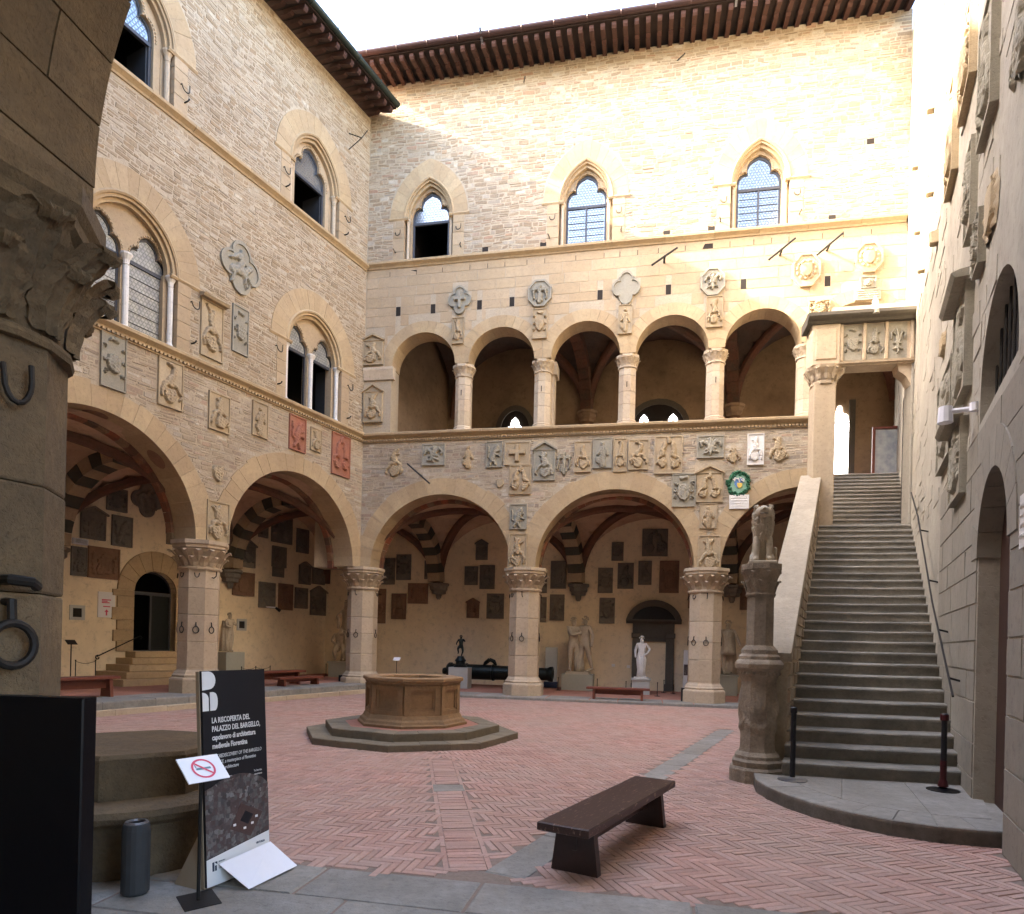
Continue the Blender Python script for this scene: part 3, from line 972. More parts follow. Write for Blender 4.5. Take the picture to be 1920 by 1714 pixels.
# ------------------------------------------------------------------ pillars and capitals
def leaf(mb, c, ang, r0, z0, h, w, out, n=3):
    """curling acanthus leaf on a capital bell"""
    ca, sa = math.cos(ang), math.sin(ang)
    prof = [(r0, z0, w * .6), (r0 + out * .25, z0 + h * .45, w), (r0 + out * .75, z0 + h * .85, w * .8), (r0 + out, z0 + h, w * .6), (r0 + out * 1.1, z0 + h * .86, w * .3)]
    vs = []
    for r, z, ww in prof:
        for f in (-1, 0, 1):
            rr = r + (.10 * w if f == 0 else -.01 * w) + .015
            vs.append((c[0] + rr * ca - f * ww / 2 * sa, c[1] + rr * sa + f * ww / 2 * ca, z))
    fs = []
    for i in range(len(prof) - 1):
        for k in range(2):
            a = i * 3 + k
            fs.append((a, a + 1, a + 4, a + 3))
    # underside
    n0 = len(vs)
    vs += [(c[0] + (r - .03) * ca, c[1] + (r - .03) * sa, z - .01) for r, z, ww in prof]
    for i in range(len(prof) - 1):
        fs.append((i * 3, n0 + i, n0 + i + 1, i * 3 + 3)); fs.append((n0 + i, i * 3 + 2, i * 3 + 5, n0 + i + 1))
    mb.add(vs, fs)

OCT = 1 / math.cos(math.pi / 8)

def acanthus(mb, ang, r0, z0, h, w, out, seed=0):
    """large ribbed leaf with scalloped edge and rolled tip, for a capital seen from close by"""
    g = random.Random(seed)
    ca, sa = math.cos(ang), math.sin(ang); nu, nv = 12, 14
    vs = []
    for j in range(nv + 1):
        v = j / nv
        if v < .78:
            q = v / .78; r = r0 + .03 + out * (q ** 2.2) * .8; z = z0 + h * q
        else:
            q = (v - .78) / .22 * math.pi * .95; r = r0 + .03 + out * .8 + out * .22 * math.sin(q) * 1.2; z = z0 + h + h * .07 * math.sin(q) - h * .14 * (1 - math.cos(q)) * .6
        hw = w / 2 * (.75 + .35 * math.sin(min(1, v / .7) * 2.2)) * (1 if v < .7 else max(.25, 1 - (v - .7) * 2.2))
        hw *= 1 + .10 * math.sin(v * 26 + seed)
        for i in range(nu + 1):
            f = 2 * i / nu - 1
            rib = .16 * w * (1 - abs(f)) ** .6 + .05 * w * math.cos(f * math.pi * 4) * (1 - .5 * v) + g.uniform(-.004, .004)
            rr = r + rib - .06 * w * f * f
            vs.append((rr * ca - f * hw * sa, rr * sa + f * hw * ca, z + .015 * abs(f)))
    fs = [(j * (nu + 1) + i, j * (nu + 1) + i + 1, (j + 1) * (nu + 1) + i + 1, (j + 1) * (nu + 1) + i) for j in range(nv) for i in range(nu)]
    mb.add(vs, fs)

def octagonal_pillar(M, label, zb=.1, ztop=4.0, r=.45, group='octagonal pillars of the courtyard arcade', mat='pillar_stone', rot=0.0, capr=.60, hooks=True, leaves=14, blocks=True, name='octagonal_pillar', stain=None, basew=1.33, cat='pillar', caph=.68):
    t = thing(name, label, cat, M, group=group)
    ph = math.pi / 8 + rot
    b = r * OCT
    zc = ztop - caph; K = caph / .68
    base = MB(); base.lathe([(b * basew, zb - .02), (b * basew, zb + .32), (b * (basew - .03), zb + .36), (b * 1.2, zb + .38), (b * 1.22, zb + .43), (b * 1.13, zb + .47), (b * 1.1, zb + .5), (b * 1.0, zb + .56), (b * .98, zb + .62)], 8, ph=ph)
    base.build('base', mat, t)
    z = zb + .6; i = 0
    while z < zc - .05:
        h = R.uniform(.5, .72)
        if zc - z - h < .35: h = zc - z
        mb = MB(); q = b * R.uniform(.992, 1.004)
        mb.lathe([(q * .985, z + .004), (q, z + .018), (q, z + h - .018), (q * .985, z + h - .004)], 8, ph=ph)
        mb.build('shaft_block', mat, t); z += h; i += 1
    bell = MB(); bell.lathe([(b * 1.05, zc - .03), (b * 1.07, zc), (b * 1.05, zc + .03), (b * .97, zc + .05), (b * .99, zc + .2 * K), (b * 1.12, zc + .36 * K), (b * 1.22, zc + .44 * K)], 16, ph=ph)
    bell.build('capital', mat, t)
    lf = MB()
    for k in range(leaves if caph > .8 else 0):
        acanthus(lf, ph + 2 * math.pi * k / leaves, r * 1.0, zc + .05, .26 * K, 3.1 / leaves, .2, k)
        acanthus(lf, ph + 2 * math.pi * (k + .5) / leaves, r * 1.03, zc + .2 * K, .26 * K, 3.3 / leaves, .24, k + 40)
    for k in range(leaves if caph <= .8 else 0):
        leaf(lf, (0, 0), ph + 2 * math.pi * k / leaves, r * 1.02, zc + .04, .24 * K, 3.0 / leaves, .16)
        leaf(lf, (0, 0), ph + 2 * math.pi * (k + .5) / leaves, r * 1.05, zc + .18 * K, .27 * K, 3.2 / leaves, .22)
    lf.build('capital_leaves', mat, t)
    ab = MB(); ab.lathe([(capr * OCT * .9, zc + .43 * K), (capr * OCT * .92, zc + .47 * K), (capr * OCT, zc + .5 * K), (capr * OCT, zc + .55 * K), (capr * OCT * 1.06, zc + .59 * K), (capr * OCT * 1.06, ztop)], 8, ph=ph)
    ab.build('abacus', mat, t)
    if hooks:
        for k in range(8):
            a = rot + k * math.pi / 4
            if k % 2 == 1 and k not in (5, 7): continue
            ca, sa = math.cos(a), math.sin(a)
            mb = MB(); w = .055
            pts = [(0, .03), (0, -.11)]
            P3 = lambda u, d, z: ((r - .03 + d) * ca - u * sa, (r - .03 + d) * sa + u * ca, z)
            if k in (0, 4):
                mb.tube([P3(0, 0, 3.12), P3(0, .1, 3.1), P3(0, .17, 3.14), P3(0, .19, 3.26)], .012, 6)
            else:
                mb.tube([P3(-w, 0, 3.2), P3(-w, .07, 3.2), P3(-w * .7, .08, 3.12), P3(0, .085, 3.09), P3(w * .7, .08, 3.12), P3(w, .07, 3.2)], .012, 6)
            mb.build('iron_hook', 'iron', t)
            mb = MB()
            mb.tube([P3(0, 0, 2.0), P3(0, .05, 2.0), P3(0, .06, 1.9)], .012, 6)
            mb.tube([P3(.07 * math.sin(q), .055, 1.82 + .08 * math.cos(q)) for q in [math.pi * i / 6 for i in range(12)]], .011, 6, closed=True)
            mb.build('iron_ring', 'iron', t)
    return t

def colonnette(parent, x, y, z0, z1, r, mat='marble_white', name='colonnette'):
    mb = MB()
    mb.lathe([(r * 1.9, z0), (r * 1.9, z0 + .05), (r * 1.5, z0 + .07), (r * 1.2, z0 + .12), (r, z0 + .14), (r, z1 - .26), (r * 1.25, z1 - .24), (r, z1 - .22), (r * 1.15, z1 - .14), (r * 1.9, z1 - .05), (r * 2, z1 - .04), (r * 2, z1)], 10, (x, y))
    return mb.build(name, mat, parent, smooth=False)

def trefoil(cx, z0, a, h, zb):
    half = [(1, 0), (1.0, .14), (.96, .3), (.84, .42), (.68, .48), (.54, .47), (.56, .56), (.54, .68), (.44, .82), (.25, .93), (0, 1)]
    right = [(cx + a * x, z0 + h * z) for x, z in half]
    left = [(2 * cx - x, z) for x, z in reversed(right[:-1])]
    return [(cx - a, zb), (cx + a, zb)] + right + left

def lattice(parent, cx, z0, a, zt, zs, h, y, kind, name='lead_lattice', r=.045):
    """rings of lead for bottle-glass roundels inside a light"""
    mb = MB()
    loop = trefoil(cx, zs, a * .97, h * .97, z0)
    dz = r * 1.73
    j = 0; z = z0 + r
    while z < zt + h:
        x = cx - a + r * (1 + (j % 2))
        while x < cx + a:
            if inside(x, z, [loop]):
                n = 8; vs = []
                for i in range(n):
                    q = 2 * math.pi * i / n + .39
                    vs += [(x + r * .98 * math.cos(q), y, z + r * .98 * math.sin(q)), (x + r * .84 * math.cos(q), y, z + r * .84 * math.sin(q))]
                mb.add(vs, [(2 * i, (2 * i + 2) % (2 * n), (2 * i + 3) % (2 * n), 2 * i + 1) for i in range(n)])
            x += 2 * r
        z += dz; j += 1
    if kind == 'saddle':
        for k in range(1, 6):
            zz = z0 + (zs - z0) * k / 6
            mb.box(cx - a * .97, cx + a * .97, y - .008, y + .004, zz - .005, zz + .005)
    return mb.build(name, 'lead', parent)

def room_box(parent, s0, s1, z0, z1, y0, depth):
    mb = MB()
    x0, x1, y1 = s0, s1, y0 + depth
    mb.add([(x0, y0, z0), (x1, y0, z0), (x1, y1, z0), (x0, y1, z0), (x0, y0, z1), (x1, y0, z1), (x1, y1, z1), (x0, y1, z1)],
           [(0, 1, 2, 3), (7, 6, 5, 4), (1, 5, 6, 2), (2, 6, 7, 3), (3, 7, 4, 0)])
    return mb.build('dark_room', 'dark_room', parent)

def window(wall, cx, sill, zs, a, ha, ro, ho, kind, closed, glass='glass', vo=None, bif=False, thick=.7, name='window', colr=.06):
    """gothic window. a/ha: light half width and head rise; ro/ho: moulded arch; vo=(half width, rise): voussoir ring"""
    # stone surround: tympanum plate with the light(s) cut out, set back in the wall
    outer = [(cx - ro, sill), (cx + ro, sill)] + pointed(cx, zs, ro, ho, 12)
    lights = [(cx, a, ha)] if not bif else [(cx - ro * .49, a, ha), (cx + ro * .49, a, ha)]
    sur = MB(); plate(sur, outer, [trefoil(c, zs, q, hh, sill + .02) for c, q, hh in lights], .22, .42)
    w = sur.build(name, 'ashlar', wall)
    # moulded arch rings
    P = pointed(cx, zs, ro, ho, 14); Q = pointed(cx, zs, ro * .9, ho * .92, 14)
    mo = MB(); mo.prism(P + Q[::-1], .02, .24)
    P2 = pointed(cx, zs, ro * .9, ho * .92, 14); Q2 = pointed(cx, zs, ro * .83, ho * .85, 14)
    mo.prism(P2 + Q2[::-1], .1, .24)
    mo.tube([(x, .0, z) for x, z in P], .045, 6)
    mo.build('arch_moulding', 'voussoir', w)
    # cusps: toothed edge round each head
    te = MB()
    for c, q, hh in lights:
        T = trefoil(c, zs, q * 1.07, hh * 1.05, sill)[2:]
        for i in range(len(T) - 1):
            p0, p1 = Vector(T[i]), Vector(T[i + 1])
            n = max(1, int((p1 - p0).length / .055))
            for k in range(n):
                p = p0.lerp(p1, (k + .5) / n)
                te.box(p.x - .014, p.x + .014, .195, .23, p.y - .014, p.y + .014)
    te.build('toothed_trim', 'carved', w)
    # jambs and impost
    for f in (-1, 1):
        colonnette(w, cx + f * (ro - .09), .12, sill, zs, colr, 'marble_white' if bif else 'pillar_stone')
        jb = MB(); jb.box(min(cx + f * (ro - .015), cx + f * ro * .8), max(cx + f * (ro - .015), cx + f * ro * .8), .2, .44, sill, zs)
        jb.build('jamb', 'ashlar', w)
        if vo:
            im = MB(); im.sweep([(0, 0), (.05, .0), (.08, .05), (.06, .09), (0, .1)], (min(cx + f * ro * .84, cx + f * (vo[0] + .05)), .04, zs - .06), (max(cx + f * ro * .84, cx + f * (vo[0] + .05)), .04, zs - .06))
            im.build('impost', 'voussoir', w)
    if bif:
        colonnette(w, cx, .18, sill, zs + .02, colr * 1.05)
    for n, (c, q, hh) in enumerate(lights):
        T = trefoil(c, zs, q * 1.01, hh * 1.01, sill)
        T2 = trefoil(c, zs + .0, q * .9, hh * .9, sill + .05)
        fr = MB()
        plate(fr, T, [T2], .30, .36)
        fr.box(c - q, c + q, .29, .37, zs - .08, zs - .0)
        if closed and not bif: fr.box(c - .025, c + .025, .295, .365, sill + .04, zs - .06)
        fr.build('frame', 'frame_grey', w)
        # glass head, and lower leaves when shut
        head = MB()
        hl = [p for p in trefoil(c, zs, q * .93, hh * .93, zs - .04)]
        head.prism(hl, .325, .335)
        head.build('pane', glass, w)
        lattice(w, c, zs, q * .88, zs, zs, hh * .9, .318, 'x')
        if closed:
            MB().box(c - q * .97, c + q * .97, .325, .335, sill + .02, zs - .05).build('pane', glass, w)
            mbl = lattice(w, c, sill + .06, q * .9, zs, zs - .1, 0.02, .318, 'saddle')
        else:
            # casement swung inwards
            cs = MB(); x = c + q * .9
            if n == 0 and bif:
                cs.box(c - q * .9 - .02, c - q * .9 + .02, .36, .36 + q * 1.1, sill + .04, zs - .06)
            else:
                cs.box(x - .03, x + .005, .36, .36 + q * 1.1, sill + .04, zs - .06)
            cs.build('casement', 'lead', w)
    room_box(w, cx - ro, cx + ro, sill - .1, zs + ho * .98, .43, 3.0)
    if vo:
        pt_voussoirs(wall, cx, zs, ro + .03, ho + .03, vo[0], vo[1], 15 if not bif else 19, -.012, .3, 'voussoir')
    return w

# ================================================================== ground
gm = MB(); gm.add([(-60, -40, -.03), (80, -40, -.03), (80, 90, -.03), (-60, 90, -.03)], [(0, 1, 2, 3)])
gm.build('ground', 'brick_joint', kind='structure')

SKW = .276
KERB0 = Vector((-.18, 4.72, 0))       # a point on the near kerb line, which runs along SB
NEAR_C = KERB0 + SB * -13             # far left
def near(s, d, z=0):                  # near-arcade frame: s along SB from KERB0, d towards the courtyard
    return KERB0 + SB * s + YB * d + UP * z

WELL = Vector((-1.75, 11.9, 0))
P0 = Vector((3.36, 8.21, 0))          # foot of the stair, inner left end

# courtyard brick paving in herringbone ------------------------------------------------
floor = MB()
pts = [near(-14, -.3), near(5.2, -.3), wpt(MR, -.2, .1), wpt(MBK, -.5, -.3)]
floor.add([(p.x, p.y, -.008) for p in (near(-13, -.2), near(5.5, -.2), C1 + Vector((1, 0, 0)), C0 + YB * .3 + SB * -.6)], [(0, 1, 2, 3)])
court = floor.build('courtyard_floor', 'brick_joint', kind='structure')

def cyard(p):
    """true where loose bricks lie"""
    if (p - C0).dot(YB) > -.55: return False
    if (p - C0).dot(YL) > -.55: return False
    if (p - C1).dot(YR) > -.02: return False
    if (p - KERB0).dot(YB) < .02: return False
    w = p - WELL
    if math.hypot(w.x, w.y) < 1.72: return False
    q = p - P0
    if q.dot(D1) > -.1 and q.dot(YR) > -.25: return False
    # stone strip beside the stair and the drain channel
    e = p - Vector((-.02, 4.86, 0)); k = e.dot(YR)
    if abs(k) < .17 and e.dot(D1) < 10.2: return False
    e = p - Vector((-.28, 4.95, 0)); ax = (Vector((-.96, 9.5, 0)) - Vector((-.28, 4.95, 0))).normalized()
    if abs(e.cross(ax).z) < .19 and e.dot(ax) < 4.75: return False
    return True

BW, BL = .066, .264
bricks = []
for (ang, side) in ((TH * -1 + rad(135), 0), (NB * -1, 1)):
    ca, sa = math.cos(ang), math.sin(ang)
    for k in range(-360, 500):
        for m in range(-70, 95):
            for typ in (0, 1):
                if typ == 0: x, y, w, h = k + 8 * m, k, 4, 1
                else: x, y, w, h = k + 4 + 8 * m, k - 3, 1, 4
                cx, cy = (x + w / 2) * BW, (y + h / 2) * BW
                if cx * cx + cy * cy > 650: continue
                px, py = cx * ca - cy * sa, cx * sa + cy * ca
                if py < 3.5 or py > 22 or px > 11 or px < -13: continue
                p = Vector((px, py, 0))
                # the drain channel divides two laying directions
                ax = Vector((-.68, 4.55, 0)).normalized(); left = (p - Vector((-.28, 4.95, 0))).cross(ax).z < 0
                if (0 if not left else 1) != side: continue
                if cyard(p): bricks.append((px, py, ang + (math.pi / 2 if typ else 0)))
# bricks further away than this are laid by the material
bricks.sort(key=lambda b: b[0] ** 2 + b[1] ** 2)
bj = .003
bm_ = MB(); L2, W2 = BL / 2 - bj, BW / 2 - bj; c_ = .005
bm_.add([(-L2, -W2, -.03), (L2, -W2, -.03), (L2, W2, -.03), (-L2, W2, -.03), (-L2, -W2, -.004), (L2, -W2, -.004), (L2, W2, -.004), (-L2, W2, -.004), (-L2 + c_, -W2 + c_, 0), (L2 - c_, -W2 + c_, 0), (L2 - c_, W2 - c_, 0), (-L2 + c_, W2 - c_, 0)],
        [(0, 1, 5, 4), (1, 2, 6, 5), (2, 3, 7, 6), (3, 0, 4, 7), (4, 5, 9, 8), (5, 6, 10, 9), (6, 7, 11, 10), (7, 4, 8, 11), (8, 9, 10, 11)])
brick_me = bm_.mesh('brick', 'brick')
for px, py, a in bricks[:300]:
    link('brick', brick_me, court, loc=(px, py, R.uniform(-.003, .002)), rotz=a + R.uniform(-.012, .012))
rest = MB(); vs_ = []; fs_ = []
for px, py, a in bricks[300:]:
    ca, sa = math.cos(a + R.uniform(-.012, .012)), math.sin(a + R.uniform(-.012, .012)); z = R.uniform(-.003, .002); b0 = len(vs_)
    for x, y, zz in ((-L2, -W2, -.012), (L2, -W2, -.012), (L2, W2, -.012), (-L2, W2, -.012), (-L2 + c_, -W2 + c_, 0), (L2 - c_, -W2 + c_, 0), (L2 - c_, W2 - c_, 0), (-L2 + c_, W2 - c_, 0)):
        vs_.append((px + x * ca - y * sa, py + x * sa + y * ca, z + zz))
    fs_ += [(b0, b0 + 1, b0 + 5, b0 + 4), (b0 + 1, b0 + 2, b0 + 6, b0 + 5), (b0 + 2, b0 + 3, b0 + 7, b0 + 6), (b0 + 3, b0, b0 + 4, b0 + 7), (b0 + 4, b0 + 5, b0 + 6, b0 + 7)]
rest.v = vs_; rest.f = fs_
rest.build('herringbone_bricks', 'brick', court, kind='stuff')

def slab_piece(pts, z0, z1, parent, mat='grey_slab', name='paving_slab', c=.012):
    """flat stone of any outline with worn arrises"""
    n = len(pts); ctr = sum((Vector(p) for p in pts), Vector((0, 0, 0))) / n
    mb = MB(); vs = []
    for z, sc in ((z0, 0), (z1 - c, 0), (z1, c)):
        for p in pts:
            d = (ctr - Vector(p)); L = d.length
            q = Vector(p) + d * (sc / L * 1.4)
            vs.append((q.x, q.y, z + (R.uniform(-.003, .003) if sc else 0)))
    fs = [tuple(range(n - 1, -1, -1)), tuple(2 * n + i for i in range(n))]
    for k in range(2):
        for i in range(n):
            j = (i + 1) % n
            fs.append((k * n + i, k * n + j, (k + 1) * n + j, (k + 1) * n + i))
    mb.add(vs, fs)
    return mb.build(name, mat, parent)

# stone strip running to the stair
sO = Vector((-.02, 4.86, 0)); t_ = 0.0
while t_ < 10.0:
    L = min(R.uniform(.9, 1.6), 10.0 - t_)
    a = sO + D1 * (t_ + .006); b = sO + D1 * (t_ + L - .006)
    w1, w2 = R.uniform(.155, .17), R.uniform(.155, .17)
    slab_piece([a - YR * w1, a + YR * w2, b + YR * w2, b - YR * w1], -.03, .001, court); t_ += L
# drain channel: two rows of edging bricks, grate slab
cA = Vector((-.28, 4.95, 0)); ax = Vector((-.68, 4.55, 0)).normalized(); nx_ = Vector((ax.y, -ax.x, 0))
t_ = 0.0
while t_ < 4.5:
    a = cA + ax * (t_ + .004); b = cA + ax * (t_ + .296)
    for o in (-.165, .165):
        slab_piece([a + nx_ * (o - .02), a + nx_ * (o + .02), b + nx_ * (o + .02), b + nx_ * (o - .02)], -.03, R.uniform(-.003, .001), court, 'brick', 'edging_brick', .004)
    if not (2.55 < t_ < 2.95):
        for q in range(4):
            a2 = cA + ax * (t_ + .004 + .074 * q); b2 = cA + ax * (t_ + .07 + .074 * q)
            slab_piece([a2 - nx_ * .14, a2 + nx_ * .14, b2 + nx_ * .14, b2 - nx_ * .14], -.03, R.uniform(-.003, .001), court, 'brick', 'channel_brick', .004)
    t_ += .3
a, b = cA + ax * 2.61, cA + ax * 2.98
slab_piece([a - nx_ * .185, a + nx_ * .185, b + nx_ * .185, b - nx_ * .185], -.03, .003, court, 'grey_slab', 'drain_cover')

# near kerb paving (under the arcade the photographer stands in)
nf = MB(); q = [near(-13.2, .0), near(5.6, .0), near(5.6, -9), near(-13.2, -9)]
nf.add([(p.x, p.y, -.006) for p in q], [(0, 1, 2, 3)])
nfo = nf.build('portico_pavement', 'brick_joint', kind='structure')
for row, (d0, d1_) in enumerate(((0, -.55), (-.55, -1.05), (-1.05, -1.7))):
    s_ = -9.0 + .5 * row
    while s_ < 4.6:
        L = R.uniform(.9, 1.7)
        slab_piece([near(s_ + .007, d0 + R.uniform(-.02, .0)), near(s_ + L - .007, d0 + R.uniform(-.02, .0)), near(s_ + L - .007, d1_ + .007), near(s_ + .007, d1_ + .007)][::-1], -.03, R.uniform(.0, .006), nfo); s_ += L

# raised portico floors --------------------------------------------------------------
BZ, LZ = .08, .28
pb = MB(); q = [wpt(MBK, -.9, -.5), wpt(MBK, 15.9, -.5), wpt(MBK, 18, 4.9), wpt(MBK, -4.2, 4.9)]
pb.prism([(p.x, p.y) for p in q], -.02, BZ - .004, 'z')
pfb = pb.build('portico_floor', 'terracotta_floor', kind='structure')
s_ = -.9
while s_ < 13.5:
    L = R.uniform(.8, 1.5); a, b, c, d = wpt(MBK, s_ + .005, -.62), wpt(MBK, s_ + L - .005, -.62), wpt(MBK, s_ + L - .005, .55), wpt(MBK, s_ + .005, .55)
    slab_piece([a, b, c, d], -.02, BZ + R.uniform(0, .004), pfb, 'grey_slab', 'kerb_stone', .02); s_ += L
pl = MB(); q = [wpt(ML, -16.5, -.5), wpt(ML, .5, -.5), wpt(ML, 3.6, 4.7), wpt(ML, -17.5, 4.7)]
pl.prism([(p.x, p.y) for p in q], -.025, LZ - .006, 'z')
pfl = pl.build('portico_floor', 'terracotta_floor', kind='structure')
s_ = -14
while s_ < .2:
    L = R.uniform(.8, 1.5); L = min(L, .3 - s_)
    slab_piece([wpt(ML, s_ + .005, -.6), wpt(ML, s_ + L - .005, -.6), wpt(ML, s_ + L - .005, .6), wpt(ML, s_ + .005, .6)], .1, LZ + R.uniform(0, .004), pfl, 'grey_slab', 'kerb_stone', .02)
    slab_piece([wpt(ML, s_ + .2, -.72), wpt(ML, s_ + L + .19, -.72), wpt(ML, s_ + L + .19, -.5), wpt(ML, s_ + .2, -.5)], -.02, .12, pfl, 'pillar_stone', 'kerb_step', .015); s_ += L

# ================================================================== wall with the two tiers of windows
rng = random.Random(3)
LW = thing('palace_wall', 'tan rubble courtyard wall with twin-light windows above a wide round-arched arcade', 'wall', ML)
LA = [(-2.75, 2.38), (-8.45, 2.38), (-14.1, 2.35)]
RING = .5
ZSP = 4.0
ltop = 18.45
low = [(-18.4, ZSP)]
for c, r in sorted(LA):
    low += arc(c, ZSP, r + .1, 180, 0, 28)
low += [(.0, ZSP), (.0, ltop), (-18.4, ltop)]
WL = [(-7.9, 13.72, 15.05, .62, .92, .98, 1.2, False, False), (-2.35, 13.72, 15.05, .62, .92, .98, 1.2, False, False)]
WM = [(-7.82, 8.3, 9.98, .45, .66, 1.12, 1.2, True, True), (-2.2, 8.3, 9.98, .45, .66, 1.12, 1.2, True, False)]
holes = []
exL = []
for cx, sill, zs, a, ha, ro, ho, bif, cl in WL + WM:
    holes.append([(cx - ro - .02, sill - .02), (cx + ro + .02, sill - .02)] + pointed(cx, zs, ro + .02, ho + .02, 12))
    vo = (ro + .55, ho + .55)
    exL.append(('pt', cx, zs, vo[0] + .01, vo[1] + .01, zs - .02))
    exL.append(('r', cx - ro - .36, cx + ro + .36, sill - .1, zs + .02))
back = MB(); plate(back, low, holes, .004, .75)
back.build('wall_core', 'mortar', LW)
for c, r in LA:
    exL.append(('arch', c, ZSP, r + RING + .01, 0))
exL += [('r', -18.4, .1, 8.02, 8.3), ('r', -18.4, .1, 13.5, 13.74)]
for row in TAB_L:
    s, z, w, h, kind, col, shp = row
    if shp == 'none': continue
    exL.append(('r', s - w / 2 - .02, s + w / 2 + .02, z - h / 2 - .02, z + h / 2 + .02) if shp not in ('quatrefoil',) else ('c', s, z, w * .42))
hi = courses(-11.6, 0, 8.3, ltop, .055, .13, .09, .36, exL, .004, rng, .2)
lo = courses(-11.6, 0, ZSP, 8.02, .06, .14, .1, .4, exL, .004, rng, .22)
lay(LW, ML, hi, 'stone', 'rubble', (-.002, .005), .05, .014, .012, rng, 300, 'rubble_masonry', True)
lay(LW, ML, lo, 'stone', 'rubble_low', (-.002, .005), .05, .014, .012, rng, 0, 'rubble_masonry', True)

def clip_voussoirs(parent, cx, zs, r0, r1, n, y0, y1, mat, half, i0=0):
    for i in range(i0, n):
        t0 = 180 * i / n; t1 = 180 * (i + 1) / n
        g = math.degrees(.0022 / r0)
        ro = r1 * R.uniform(.985, 1.02)
        inner = arc(cx, zs, r0, t0 + g, t1 - g, 4)
        outer = arc(cx, zs, ro, t1 - g, t0 + g, 4)
        outer = [(max(cx - half, min(cx + half, x)), z) for x, z in outer]
        MB().prism(inner + outer, y0 - R.uniform(0, .01), y1).build('voussoir', mat, parent)
for c, r in LA[:2]:
    clip_voussoirs(LW, c, ZSP, r, r + RING, 25, -.012, .76, 'voussoir', 2.8)
clip_voussoirs(LW, LA[2][0], ZSP, LA[2][1], LA[2][1] + RING, 21, -.012, .76, 'voussoir', 2.8)
for cx, sill, zs, a, ha, ro, ho, bif, cl in WL:
    window(LW, cx, sill, zs, a, ha, ro, ho, 'x', cl, vo=(ro + .55, ho + .55))
for cx, sill, zs, a, ha, ro, ho, bif, cl in WM:
    window(LW, cx, sill, zs, a, ha, ro, ho, 'x', cl, 'pale_glass', vo=(ro + .58, ho + .58), bif=True)
# dressed jamb stones beside the windows
for cx, sill, zs, a, ha, ro, ho, bif, cl in WL + WM:
    for f in (-1, 1):
        x0, x1 = sorted((cx + f * (ro + .0), cx + f * (ro + .36)))
        qs = courses(x0, x1, sill, zs - .02, .28, .45, .5, .8, [], .004, rng)
        for q in qs:
            mb = MB(); piece(mb, q, -.008, .2, .006, .002, rng); mb.build('jamb_stone', 'ashlar', LW)
# string courses
def string_course(parent, s0, s1, z, dent=True, mat='voussoir', big=1.0, y=0):
    s_ = s0
    while s_ < s1 - .01:
        L = min(R.uniform(1.0, 1.8), s1 - s_)
        if s1 - s_ - L < .4: L = s1 - s_
        dz = R.uniform(-.004, .004)
        MB().sweep([(-.1, 0), (.03, 0), (.05 * big, .04), (.09 * big, .07), (.15 * big, .11), (.16 * big, .17), (.12 * big, .2), (-.1, .2)], (s_ + .003, y, z + dz), (s_ + L - .003, y, z + dz)).build('string_course', mat, parent)
        s_ += L
    if dent:
        mb = MB(); n = int((s1 - s0) / .1)
        for i in range(n):
            x = s0 + (i + .5) * (s1 - s0) / n
            mb.box(x - .03, x + .03, y - .085, y + .02, z - .055, z - .004)
        mb.box(s0, s1, y - .04, y + .05, z - .085, z - .057)
        mb.build('rope_dentils', mat, parent)
string_course(LW, -13, -.04, 13.52, False)
string_course(LW, -13, -.04, 8.1, True)
# iron hooks by the windows
for s, z in [(-6.65, 14.45), (-3.5, 14.57), (-1.02, 14.66), (-6.25, 9.59), (-3.62, 9.63), (-.71, 9.58)]:
    mb = MB(); hook(mb, s, z, .2); mb.build('iron_hook', 'iron', LW)
for s, z in [(-6.64, 14.1), (-3.5, 14.1), (-1.1, 14.1), (-6.3, 8.62), (-3.62, 8.62), (-.79, 8.56)]:
    mb = MB(); mb.tube([(s, .05, z), (s, -.12, z), (s + .03, -.14, z + .06)], .018, 6); mb.build('iron_peg', 'iron', LW)
mb = MB(); mb.tube([(-1.0, .0, 17.3), (-1.0, -.5, 17.0), (-.8, -.55, 17.35)], .015, 5); mb.tube([(-1.0, 0, 16.8), (-1.0, -.5, 17.0)], .015, 5); mb.build('iron_bracket', 'iron', LW)
# plaques on this wall
LABL = ['grey quatrefoil relief of a rider on horseback between the window tiers', 'tan tall coat of arms under a projecting stone hood', 'narrow grey coat of arms beside the hooded one', 'grey coat of arms under the dentil course below the closed twin window',
        'tan relief of a crested shield below the dentil course, with a bird neck', 'small tan shield and helm relief over the pillar axis below the dentil course', 'small tan relief of a standing figure with shield below the dentil course', 'terracotta red relief of a lion under the open twin window', 'small tan helm relief between two red reliefs', 'larger terracotta red relief of two crests at the wall corner',
        'frameless tan shield relief in the spandrel between two wide arches', 'framed tan helm relief directly above the pillar capital']
for row, lb in zip(TAB_L, LABL):
    s, z, w, h, kind, col, shp = row
    plaque(ML, s, z, w, h, kind, col, shp, lb, 'coat of arms', 'coats of arms on the rubble wall', thick=.03)

